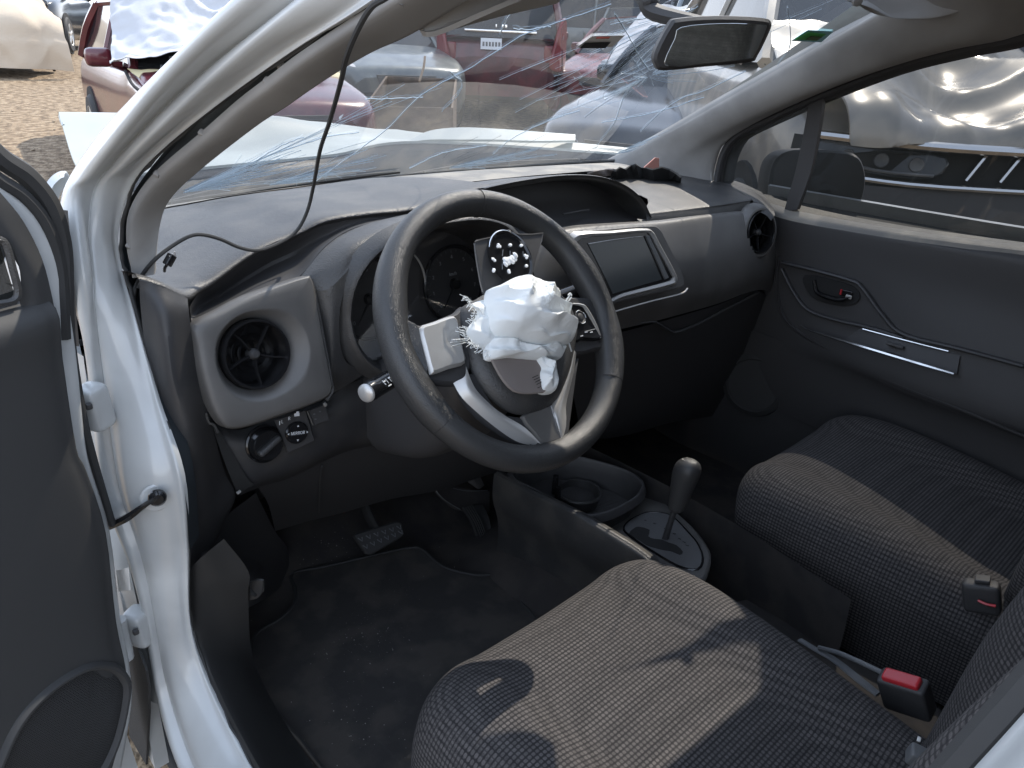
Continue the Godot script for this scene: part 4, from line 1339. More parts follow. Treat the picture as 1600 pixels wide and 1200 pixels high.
# ---------- instrument cluster ----------
func build_cluster() -> void:
	# outer shroud between the vent panel and the rim of the pod
	patch([[Vector3(-.5047,.9921,-.222), Vector3(-.4579,1.0219,-.236), Vector3(-.4017,1.036,-.25), Vector3(-.3111,1.0405,-.265), Vector3(-.2233,1.0404,-.27)], [Vector3(-.4996,.9894,-.212), Vector3(-.4671,1.0078,-.205), Vector3(-.4272,1.0292,-.205), Vector3(-.3452,1.0445,-.215), Vector3(-.2557,1.0443,-.23)], [Vector3(-.4978,.9686,-.205), Vector3(-.4805,.9791,-.192), Vector3(-.452,1.0003,-.19), Vector3(-.4205,1.0245,-.19), Vector3(-.3698,1.0444,-.19)]], 5, 5)
	patch([[Vector3(-.4986,.9745,-.206), Vector3(-.4805,.9791,-.192), Vector3(-.452,1.0003,-.19)], [Vector3(-.4948,.9184,-.2), Vector3(-.4851,.9288,-.188), Vector3(-.4733,.9383,-.186)], [Vector3(-.4894,.8544,-.195), Vector3(-.4832,.8645,-.188), Vector3(-.4648,.8729,-.188)], [Vector3(-.4823,.8274,-.198), Vector3(-.4583,.8363,-.195), Vector3(-.4101,.8507,-.195)]], 5, 5)
	done("cluster_shroud", car, M.vinyl, 60)
	var ce := Vector3(-.300, .934, -.186)
	var ax := Vector3(0, .18, 1.0).normalized()
	var ey := Vector3(0, 1, -.18).normalized()
	var rows := []
	for s in [[.172, .122, -.02], [.165, .114, .0], [.158, .108, .003], [.152, .102, -.004], [.149, .098, -.03], [.143, .090, -.085]]:
		var row := []
		for k in 48:
			var a := TAU_ * k / 48.0
			var ca := signf(cos(a)) * pow(absf(cos(a)), .8)
			var sa := signf(sin(a)) * pow(absf(sin(a)), .8)
			row.append(ce + Vector3.RIGHT * s[0] * ca + ey * s[1] * sa + ax * (s[2] + (.035 if sa > 0 else .0) * sa * (1.0 if s[2] > -.05 else 0.0)))
		rows.append(row)
	grid(rows, true)
	done("cluster_hood", car, M.vinyl, 60)
	var cl := group_node("instrument_cluster", car)
	var face := []
	for k in 48:
		var a := TAU_ * k / 48.0
		face.append(ce + Vector3.RIGHT * .146 * signf(cos(a)) * pow(absf(cos(a)), .8) + ey * .093 * signf(sin(a)) * pow(absf(sin(a)), .8) - ax * .084)
	plate(face, ax, .003, .001)
	done("dial_face", cl, M.black)
	for k in 2:
		var at: Vector3 = ce + Vector3.RIGHT * [-.075, .085][k] + ey * [.005, 0.0][k] - ax * .079
		var f := Transform3D(Basis(Vector3.RIGHT, ax, -ey), at)
		lathe([Vector2(.062, 0), Vector2(.062, .004), Vector2(.0595, .006), Vector2(.057, .003), Vector2(.056, 0)], f, 48)
		done("dial_ring", cl, M.black_gloss)
		for j in 25:
			var a := deg_to_rad(225.0 - 270.0 * j / 24.0)
			var d := Vector3.RIGHT * cos(a) + ey * sin(a)
			var l := .005 if j % 3 == 0 else .003
			tube([at + d * .054 + ax * .001, at + d * (.054 - l) + ax * .001], .0005, 4, 1)
		done("dial_marks", cl, M.bare).set_meta("kind", "stuff")
		for j in 9:
			var a := deg_to_rad(225.0 - 270.0 * j / 8.0)
			var d := Vector3.RIGHT * cos(a) + ey * sin(a)
			lettering("dial_number", cl, str(j * 20) if k == 0 else str(j), .0055, Transform3D(Basis(Vector3.RIGHT, ey, ax), at + d * .043 + ax * .001), M.dial_print)
		tube([at + ax * .004, at + ax * .004 + (Vector3.RIGHT * -.6 + ey * -.75) * .045], [.002, .0008], 5, 2)
		lathe([Vector2(0, .008), Vector2(.008, .007), Vector2(.009, 0)], f, 16)
		done("dial_needle", cl, M.black_gloss)
	# bright arc beside the left dial
	var arc := []
	for j in 9:
		var a := deg_to_rad(42.0 - 46.0 * j / 8.0)
		arc.append(Vector3(-.2872,.9449,-.245) + (Vector3.RIGHT * (cos(a) - 1.0) + ey * sin(a)) * .058)
	tube(arc, [.0028, .003, .003, .0028], 6, 2, true, .5)
	done("dial_arc", cl, M.silver)
	var o := Transform3D(Basis(Vector3.RIGHT, ey, ax), Vector3(-.2159,.9361,-.265))
	lettering("readout", cl, "km/h", .005, o, M.dial_print)
	# clear cover over the dials
	var cv := []
	for s in [[1.0, -.03], [.6, -.055], [.01, -.06]]:
		var row := []
		for k in 48:
			var a := TAU_ * k / 48.0
			row.append(ce + Vector3.RIGHT * .147 * s[0] * signf(cos(a)) * pow(absf(cos(a)), .8) + ey * .095 * s[0] * signf(sin(a)) * pow(absf(sin(a)), .8) + ax * s[1])
		cv.append(row)
	grid(cv, true)
	done("dial_cover", cl, pane(.08, Color(.1, .1, .1), .06))

# ---------- centre and passenger side ----------
func build_center() -> void:
	# hood over the tray in the middle
	var edge := [Vector3(-.1386,1.0542,-.285), Vector3(-.1131,1.0596,-.275), Vector3(-.0654,1.0651,-.265), Vector3(.0055,1.0673,-.26), Vector3(.0795,1.0623,-.26), Vector3(.1422,1.0503,-.26), Vector3(.1967,1.0315,-.26), Vector3(.2373,1.0056,-.255), Vector3(.258,.9744,-.245)]
	var lip := []
	var back := []
	var b2 := []
	for i in edge.size():
		var e: Vector3 = edge[i]
		lip.append(e + Vector3(0, .004, -.012))
		var t := i / 8.0
		back.append(Vector3(lerpf(-.13, .25, t), lerpf(1.035, 1.0, absf(t - .45) * 1.6), -.46))
		b2.append(Vector3(lerpf(-.12, .26, t), .985, -.68 + .12 * t * t))
	patch([b2, back, lip, edge], 5, 5)
	var inn := []
	var inn2 := []
	for i in edge.size():
		var e: Vector3 = edge[i]
		inn.append(e + Vector3(0, -.006, -.010))
		inn2.append(Vector3(e.x * .97, e.y - .010, -.34))
	patch([edge, inn, inn2], 3, 5)
	done("tray_hood", car, M.vinyl, 60)
	patch([[Vector3(-.15, 1.05, -.335), Vector3(.1, 1.055, -.325), Vector3(.28, .985, -.31)], [Vector3(-.15, 1.0, -.315), Vector3(.1, 1.0, -.305), Vector3(.29, .97, -.29)], [Vector3(-.15, .955, -.238), Vector3(.1, .952, -.236), Vector3(.29, .955, -.234)]], 4, 4)
	done("tray", car, M.black)
	tube([Vector3(.0408,1.0003,-.272), Vector3(.0829,1.0013,-.272), Vector3(.1092,1.0007,-.272)], .002, 6, 3)
	done("tray_ridge", car, M.vinyl)
	# pale strip (dust, with glare put into the colour) in front of the tray hood, torn open over the passenger airbag
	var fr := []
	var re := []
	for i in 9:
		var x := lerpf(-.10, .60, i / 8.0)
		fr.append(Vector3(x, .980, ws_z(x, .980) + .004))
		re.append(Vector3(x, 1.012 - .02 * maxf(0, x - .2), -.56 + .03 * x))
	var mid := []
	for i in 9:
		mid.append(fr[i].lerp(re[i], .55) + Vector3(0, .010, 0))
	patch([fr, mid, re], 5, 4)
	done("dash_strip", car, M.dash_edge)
	# flat shelf in front of the passenger
	patch([[Vector3(.24, 1.0, -.50), Vector3(.6156,.992,-.4714), Vector3(.7123,.99,-.4641), Vector3(.7204,.985,-.4088)], [Vector3(.3538,.992,-.3444), Vector3(.4905,.99,-.3443), Vector3(.6152,.986,-.3431), Vector3(.6757,.984,-.3211)], [Vector3(.2623,.985,-.2592), Vector3(.3936,.984,-.2424), Vector3(.4965,.983,-.2322), Vector3(.5964,.982,-.2275)], [Vector3(.2487,.978,-.2445), Vector3(.374,.977,-.2277), Vector3(.4799,.976,-.2204), Vector3(.5787,.976,-.2158)], [Vector3(.2428,.965,-.2382), Vector3(.3652,.964,-.2195), Vector3(.4739,.963,-.2142), Vector3(.5765,.963,-.212)]], 4, 4)
	patch([[Vector3(.7204,.985,-.4088), Vector3(.7809,.98,-.3771), Vector3(.7429,.972,-.2825)], [Vector3(.5964,.982,-.2275), Vector3(.6366,.972,-.2127), Vector3(.6043,.962,-.1689)], [Vector3(.5765,.963,-.212), Vector3(.5626,.96,-.1676), Vector3(.5603,.95,-.1492)]], 4, 4)
	done("dash_shelf", car, M.vinyl, 50)
	# burst opening: ragged black flaps standing up
	var top := [Vector3(.4288,1.02,-.4891), Vector3(.409,1.02,-.4596), Vector3(.4373,1.025,-.4688), Vector3(.4529,1.02,-.466), Vector3(.4828,1.025,-.4758), Vector3(.4735,1.03,-.4543), Vector3(.5097,1.02,-.4666), Vector3(.5131,1.02,-.4544), Vector3(.5034,1.02,-.4287), Vector3(.5264,1.025,-.4214), Vector3(.5399,1.02,-.4091), Vector3(.5348,1.015,-.3868), Vector3(.5261,1.01,-.3676)]
	var bot := [Vector3(.4346,1.0024,-.49), Vector3(.4535,.998,-.49), Vector3(.4661,.9962,-.485), Vector3(.4836,.9941,-.48), Vector3(.4966,.9923,-.475), Vector3(.515,.9871,-.47), Vector3(.5285,.9837,-.465), Vector3(.536,.9787,-.455), Vector3(.544,.9707,-.445), Vector3(.563,.9667,-.44), Vector3(.5939,.9639,-.44), Vector3(.6203,.9614,-.44), Vector3(.6383,.9628,-.44)]
	var bot2 := []
	for i in 13:
		bot2.append(bot[i] + Vector3(0, -.03, .0))
	slab([top, bot, bot2], .004, 2, 1)
	done("torn_flap", car, M.gap)
	slab([[Vector3(.3237,1.02,-.4675), Vector3(.3409,1.025,-.4611), Vector3(.4078,1.02,-.4902), Vector3(.4181,1.02,-.4746)], [Vector3(.3732,1.005,-.506), Vector3(.3932,1.005,-.4949), Vector3(.4203,1.005,-.4896), Vector3(.4592,1,-.5026)]], .003, 3, 4)
	done("torn_flap", car, M.foam)
	var pk := plate_node("pink_scrap", car, [Vector3(.517,1.0125,-.475), Vector3(.5683,1.0381,-.475), Vector3(.5838,1.0356,-.475), Vector3(.5911,.9979,-.475), Vector3(.5486,.9983,-.475)], mat(lin(.55, .25, .2), .5), .002)
	pk.set_meta("label", "pink plastic scrap sticking out of the torn dash top")
	# long panel with the passenger's vent
	var p0 := [Vector3(-.0891,.9828,-.235), Vector3(.0072,.9905,-.232), Vector3(.1343,.9821,-.23), Vector3(.2687,.9713,-.228), Vector3(.4195,.967,-.226), Vector3(.5862,.9577,-.228), Vector3(.7065,.9269,-.236), Vector3(.7779,.8945,-.25)]
	var p1 := [Vector3(-.1182,.9825,-.205), Vector3(-.023,.9871,-.202), Vector3(.1021,.9803,-.2), Vector3(.2328,.9702,-.198), Vector3(.3817,.9636,-.197), Vector3(.5493,.9529,-.2), Vector3(.6783,.9199,-.212), Vector3(.7592,.8806,-.23)]
	var p2 := [Vector3(-.1233,.9399,-.175), Vector3(-.0193,.9286,-.172), Vector3(.1044,.9208,-.168), Vector3(.2262,.9107,-.165), Vector3(.3675,.9019,-.165), Vector3(.5277,.895,-.17), Vector3(.6597,.8681,-.188), Vector3(.7304,.8358,-.205)]
	var p3 := [Vector3(-.1063,.8749,-.165), Vector3(.0189,.8594,-.162), Vector3(.1409,.8484,-.158), Vector3(.2475,.8414,-.155), Vector3(.3819,.8325,-.155), Vector3(.5304,.8333,-.16), Vector3(.6473,.813,-.175), Vector3(.7314,.774,-.2)]
	var p4 := [Vector3(-.0707,.8176,-.18), Vector3(.0626,.7999,-.178), Vector3(.1924,.7913,-.175), Vector3(.2934,.7882,-.172), Vector3(.4327,.7838,-.172), Vector3(.5789,.7844,-.175), Vector3(.6825,.7616,-.19), Vector3(.7565,.7183,-.21)]
	var vn := Vector3(-.15, .2, .97).normalized()
	var va := Vector3(.5732,.918,-.178)
	var pg := refine([p0, p1, p2, p3, p4], 16, 14)
	for r in pg.size() - 1:
		for c in pg[0].size() - 1:
			var mid4: Vector3 = (pg[r][c] + pg[r + 1][c + 1]) / 2.0 - va
			if (mid4 - vn * mid4.dot(vn)).length() > .047 or absf(mid4.dot(vn)) > .05:
				grid([[pg[r][c], pg[r][c + 1]], [pg[r + 1][c], pg[r + 1][c + 1]]])
	done("dash_panel", car, M.vinyl_grey, 60)
	box(Vector3(-.10, .70, -.335), Vector3(.62, .93, -.245), .02)  # unseen box, added to keep a sun patch off the floor mat
	done("added_sun_block", car, M.gap)
	vent("air_vent", facing(va - vn * .001, vn), .045)
	lathe([Vector2(.0455, .000), Vector2(.048, .0045), Vector2(.052, .004), Vector2(.057, -.002), Vector2(.062, -.012), Vector2(.063, -.03)], facing(va, vn), 40)
	done("vent_surround", car, M.vinyl_grey)
	# head unit in its silver surround
	var hu := group_node("head_unit", car)
	var n := Vector3(0, .25, .968)
	var outer := smooth_outline([Vector3(-.094,.9966,-.17), Vector3(-.0431,1.0023,-.165), Vector3(.0479,.9981,-.16), Vector3(.1419,.9915,-.157), Vector3(.1754,.9828,-.157), Vector3(.1951,.9573,-.155), Vector3(.2312,.8981,-.152), Vector3(.2389,.8718,-.152), Vector3(.2247,.8617,-.152), Vector3(.1344,.8639,-.155), Vector3(.0562,.866,-.158), Vector3(-.0255,.8666,-.16), Vector3(-.0653,.9217,-.165)], 4)
	var cc := Vector3.ZERO
	for p in outer:
		cc += p / outer.size()
	var flat := func(l: Array, off: float) -> Array:
		var r := []
		for p in l:
			r.append(p - n * ((p - cc).dot(n) - off))
		return r
	var fo: Array = flat.call(outer, .008)
	plate(fo, n, .004, .003)
	done("surround", hu, M.vinyl_grey)
	var ring_o: Array = flat.call(smooth_outline([Vector3(-.0667,.9997,-.157), Vector3(.0399,.9951,-.153), Vector3(.1278,.989,-.15), Vector3(.1553,.9798,-.15), Vector3(.1724,.9559,-.148), Vector3(.2111,.8966,-.146), Vector3(.2152,.8774,-.146), Vector3(.1883,.8722,-.146), Vector3(.0542,.8744,-.15), Vector3(-.0027,.8733,-.152), Vector3(-.0383,.9304,-.155)], 4), .012)
	var ring_i: Array = flat.call(smooth_outline([Vector3(-.0502,.9871,-.157), Vector3(.0411,.9873,-.153), Vector3(.1255,.9814,-.15), Vector3(.1433,.9745,-.15), Vector3(.1577,.9533,-.148), Vector3(.1954,.8955,-.146), Vector3(.1973,.8867,-.146), Vector3(.1764,.8829,-.146), Vector3(.0563,.8833,-.15), Vector3(.0079,.8816,-.152), Vector3(-.0222,.9276,-.155)], 4), .016)
	var ring_d := []
	for p in ring_i:
		ring_d.append(p - n * .012)
	var ring_b := []
	for p in ring_o:
		ring_b.append(p - n * .002)
	var ring_m := []
	for i in ring_o.size():
		ring_m.append(ring_o[i].lerp(ring_i[i], .5) + n * .004)
	grid([ring_b, ring_o, ring_m, ring_i, ring_d], true)
	done("silver_ring", hu, M.silver, 50)
	var rec: Array = flat.call(ring_i, .0125)
	plate(rec, n, .001, .0005)
	done("unit_frame", hu, M.black_gloss)
	plate(flat.call([Vector3(-.0206,.9803,-.155), Vector3(.1239,.9744,-.152), Vector3(.1663,.8891,-.148), Vector3(.0283,.8874,-.15)], .0138), n, .001, .0005)
	done("screen", hu, M.screen)
	plate(flat.call([Vector3(.1284,.9753,-.15), Vector3(.1397,.9738,-.15), Vector3(.1856,.8894,-.148), Vector3(.1743,.8877,-.148)], .0138), n, .003, .001)
	done("unit_edge", hu, M.bare)
	tube(flat.call([Vector3(-.0159,.8528,-.157), Vector3(.0658,.8526,-.157), Vector3(.1391,.8515,-.157), Vector3(.2267,.8489,-.156), Vector3(.2487,.8553,-.155)], .010), .0016, 6, 5)
	done("surround_lip", hu, M.silver)
	tube(flat.call([Vector3(-.0206,.9803,-.155), Vector3(.0499,.9781,-.155), Vector3(.1239,.9744,-.152)], .015), .0008, 4, 3)
	done("screen_lip", hu, M.silver)
	rbox(Transform3D(Basis(), Vector3(.0874,.882,-.142)), Vector3(.008, .0018, .001), .0004)
	done("unit_mark", hu, M.print)

# ---------- under the panels ----------
func build_lower() -> void:
	# glove box and knee panels
	var q0 := [Vector3(-.048,.799,-.185), Vector3(.0778,.789,-.182), Vector3(.2016,.7845,-.178), Vector3(.3047,.782,-.176), Vector3(.4451,.7788,-.176), Vector3(.5974,.7782,-.18), Vector3(.7731,.7138,-.215)]
	var q1 := [Vector3(.0138,.7276,-.205), Vector3(.1176,.722,-.2), Vector3(.2372,.7447,-.195), Vector3(.3302,.7348,-.19), Vector3(.4828,.747,-.19), Vector3(.6498,.7554,-.195), Vector3(.8333,.6638,-.23)]
	var q2 := [Vector3(.094,.6074,-.25), Vector3(.2082,.6043,-.245), Vector3(.3587,.5938,-.24), Vector3(.4736,.5961,-.235), Vector3(.6382,.5869,-.235), Vector3(.8166,.5766,-.24), Vector3(.9756,.5135,-.26)]
	var q3 := [Vector3(.2076,.4665,-.32), Vector3(.3582,.4366,-.31), Vector3(.5255,.4211,-.3), Vector3(.7058,.3827,-.3), Vector3(.8932,.3446,-.3), Vector3(1.081,.3195,-.3), Vector3(1.1859,.2996,-.3)]
	patch([q0, q1, q2, q3], 5, 4)
	done("glove_box", car, M.black, 60)
	tube([Vector3(.1732,.7952,-.176), Vector3(.2186,.788,-.176), Vector3(.2636,.7643,-.178), Vector3(.3048,.7463,-.18), Vector3(.3853,.7464,-.182), Vector3(.4803,.7571,-.182), Vector3(.6243,.771,-.183)], .0032, 6, 5)
	done("panel_lip", car, M.vinyl)
	# round loudspeaker bulge in the door's foot
	lathe([Vector2(.085, 0), Vector2(.080, .012), Vector2(.068, .018), Vector2(.064, .014), Vector2(0, .012)], facing(Vector3(.712,.5121,-.194), Vector3(-1, .1, .2)), 36)
	done("speaker_cover", car, M.rubber)
	# knee panel under the switch panel
	patch([[Vector3(-.585,.6998,-.235), Vector3(-.5299,.6939,-.24), Vector3(-.4777,.697,-.245), Vector3(-.4133,.6962,-.25), Vector3(-.2751,.6519,-.27), Vector3(-.0977,.6318,-.27), Vector3(.0781,.6046,-.27)], [Vector3(-.5433,.6206,-.3), Vector3(-.4898,.6161,-.3), Vector3(-.4329,.6112,-.3), Vector3(-.3404,.5955,-.31), Vector3(-.2082,.5614,-.32), Vector3(-.0299,.5329,-.32), Vector3(.1623,.4977,-.32)], [Vector3(-.4911,.4973,-.4), Vector3(-.4202,.4754,-.42), Vector3(-.3411,.4623,-.42), Vector3(-.2404,.4492,-.42), Vector3(-.1126,.4205,-.42), Vector3(.07,.3982,-.42), Vector3(.2865,.3443,-.42)]], 4, 4)
	done("knee_panel", car, M.black)
	tube([Vector3(-.4802,.6914,-.245), Vector3(-.4665,.6339,-.28), Vector3(-.4382,.5442,-.34)], .002, 5, 4)
	done("panel_seam", car, M.vinyl)
	# steering column cover
	var c := group_node("steering_column", car, Transform3D(Basis(Vector3.RIGHT, Vector3(0, .811, -.585), Vector3(0, .585, .811)), WHEEL_AT))
	var rows := []
	for s in [[-.045, .050, .038, -.052], [-.06, .068, .046, -.075], [-.10, .072, .05, -.095], [-.16, .075, .05, -.115], [-.22, .075, .045, -.115], [-.30, .07, .04, -.09]]:
		var row := []
		for k in 28:
			var a := TAU_ * k / 28.0
			var ca := signf(cos(a)) * pow(absf(cos(a)), .55)
			var sa := signf(sin(a)) * pow(absf(sin(a)), .55)
			row.append(Vector3(s[1] * ca - .01, (s[2] + s[3]) / 2.0 + (s[2] - s[3]) / 2.0 * sa, s[0]))
		rows.append(row)
	patch(rows, 4, 1, true)
	done("column_cover", c, M.black, 60)
	# stalk
	var tip := Vector3(-.5397,.9081,-.0243)
	var root := Vector3(-.454,.9049,-.059)
	var st := group_node("light_stalk", car)
	var dir := (root - tip).normalized()
	tube([tip, tip + dir * .010, tip + dir * .02, tip + dir * .045, tip + dir * .055, tip + dir * .075, root], [.0115, .0122, .0118, .0118, .010, .008, .007], 18, 3)
	done("stalk_arm", st, M.black_gloss)
	lathe([Vector2(.0112, 0), Vector2(.0108, .002), Vector2(.008, .0045), Vector2(0, .0055)], facing(tip, -dir), 20)
	done("stalk_cap", st, M.silver)
	var look := Vector3(-.3, .45, .85)
	var sn := (look - dir * look.dot(dir)).normalized()
	for k in 3:
		var at = tip + dir * [.022, .033, .028][k] + sn * .0124 + dir.cross(sn) * [-.002, -.003, .005][k]
		rbox(Transform3D(ring_frame(dir), at), [Vector3(.0016, .0016, .004), Vector3(.002, .002, .003), Vector3(.0014, .0014, .006)][k], .0004)
	for k in 3:
		tube([tip + dir * (.020 + .006 * k) + sn * .0121 - dir.cross(sn) * .004, tip + dir * (.022 + .006 * k) + sn * .0124 + dir.cross(sn) * .002], .0005, 4, 1)
	done("stalk_marks", st, M.print)
	rbox(Transform3D(Basis.from_euler(Vector3(.5, .3, .5)), Vector3(-.3709,.7085,-.2)), Vector3(.016, .010, .004), .001)
	done("key_tab", car, M.bare)
	# right-hand wiper stalk, mostly hidden by the rim
	tube([WHEEL_AT + Vector3(.06, -.02, -.10), WHEEL_AT + Vector3(.13, -.015, -.075), WHEEL_AT + Vector3(.19, -.005, -.06)], [.008, .011, .012], 12, 4)
	done("wiper_stalk", car, M.black_gloss)
	# loose connector on the dash corner and the long cable
	var cab := [Vector3(-.6,1.3179,.147), Vector3(-.618,1.3061,.1442), Vector3(-.622,1.2991,.1294), Vector3(-.62,1.2832,.1066), Vector3(-.612,1.2631,.0771), Vector3(-.58,1.2396,.0152), Vector3(-.54,1.1969,-.0734), Vector3(-.51,1.1575,-.1472), Vector3(-.468,1.1004,-.24), Vector3(-.4672,1.0638,-.262), Vector3(-.4807,1.039,-.268), Vector3(-.507,1.0284,-.262), Vector3(-.5436,1.0249,-.252), Vector3(-.5692,1.0323,-.25), Vector3(-.5922,1.0458,-.25), Vector3(-.6125,1.0539,-.25), Vector3(-.6286,1.0545,-.25), Vector3(-.6499,1.0461,-.25), Vector3(-.672,1.0339,-.2483), Vector3(-.685,1.0138,-.2619), Vector3(-.7,1.0004,-.2496), Vector3(-.703,.9719,-.2574), Vector3(-.704,.9532,-.2545), Vector3(-.705,.9476,-.234), Vector3(-.706,.9258,-.2283), Vector3(-.708,.8876,-.2222), Vector3(-.712,.8536,-.205), Vector3(-.714,.8181,-.1898), Vector3(-.716,.7822,-.1744)]
	tube(cab, .0023, 7, 5)
	var cb := done("cable", car, M.rubber)
	cb.set_meta("label", "thin black cable dangling from the pillar across the dash")
	var cn := group_node("connector", car)
	rbox(Transform3D(Basis.from_euler(Vector3(.2, .3, .95)), Vector3(-.6611,1.0344,-.235)), Vector3(.014, .009, .008), .0015)
	tube([Vector3(-.6605,1.0302,-.24), Vector3(-.6638,1.0235,-.245), Vector3(-.6634,1.0177,-.25)], .0018, 6, 3)
	done("plug", cn, M.black_gloss)
	for k in 3:
		rbox(Transform3D(Basis(), Vector3(-.6583,1.0376,-.232) + Vector3(-.003 + .003 * k, .002 * k, 0)), Vector3(.0016, .005, .0016), .0004)
	done("contact", cn, M.silver)

# ---------- steering wheel ----------
func crumple(outline: Array, base_d: float, bulge: float, folds: float, freq: float, sd: int, rings := 26, shear := Vector3.ZERO) -> void:
	# cloth heaped inside an outline (wheel coordinates, z towards the driver)
	var o := smooth_outline(outline, 8)
	var c := Vector3.ZERO
	for p in o:
		c += p / o.size()
	var f := FastNoiseLite.new()
	f.seed = sd
	f.noise_type = FastNoiseLite.TYPE_SIMPLEX_SMOOTH
	f.frequency = freq
	f.fractal_type = FastNoiseLite.FRACTAL_FBM
	f.fractal_octaves = 2
	f.fractal_gain = .3
	f.domain_warp_enabled = true
	f.domain_warp_amplitude = .4 / freq
	f.domain_warp_frequency = freq * .7
	var rows := []
	for r in rings + 1:
		var t := 1.0 - float(r) / rings
		var row := []
		for p in o:
			var q: Vector3 = c + (p - c) * minf(1.0, t * 1.0)
			var h := bulge * sqrt(maxf(0, 1.0 - t * t))
			var raw := f.get_noise_2d(q.x * 100.0, q.y * 100.0)
			var flow := f.get_noise_2d(q.x * 45.0 + 90.0, q.y * 45.0)
			var pa := (q.x * .55 + q.y * .83) * 330.0 + 5.5 * flow + float(sd)
			var pb := (q.x * .92 - q.y * .40) * 260.0 + 6.5 * flow
			var nn := .55 * (1.0 - 1.7 * absf(sin(pa * .5))) * (.5 + .5 * sin(pb * .35)) + .45 * (1.0 - 1.7 * absf(sin(pb * .5))) * (.5 - .5 * sin(pa * .3)) + .35 * flow + .35 * raw
			var n2 := f.get_noise_2d(q.y * 80.0 + 40.0, q.x * 80.0)
			var env := minf(1.0, (1.0 - t) * 5.0 + .15)
			q += Vector3(n2 * folds * .25, nn * folds * .25, 0) * env
			q.z = base_d + h + nn * folds * env + shear.x * (p.x - c.x) * t + shear.y * (p.y - c.y) * t
			row.append(q)
		rows.append(row)
	grid(rows, true)

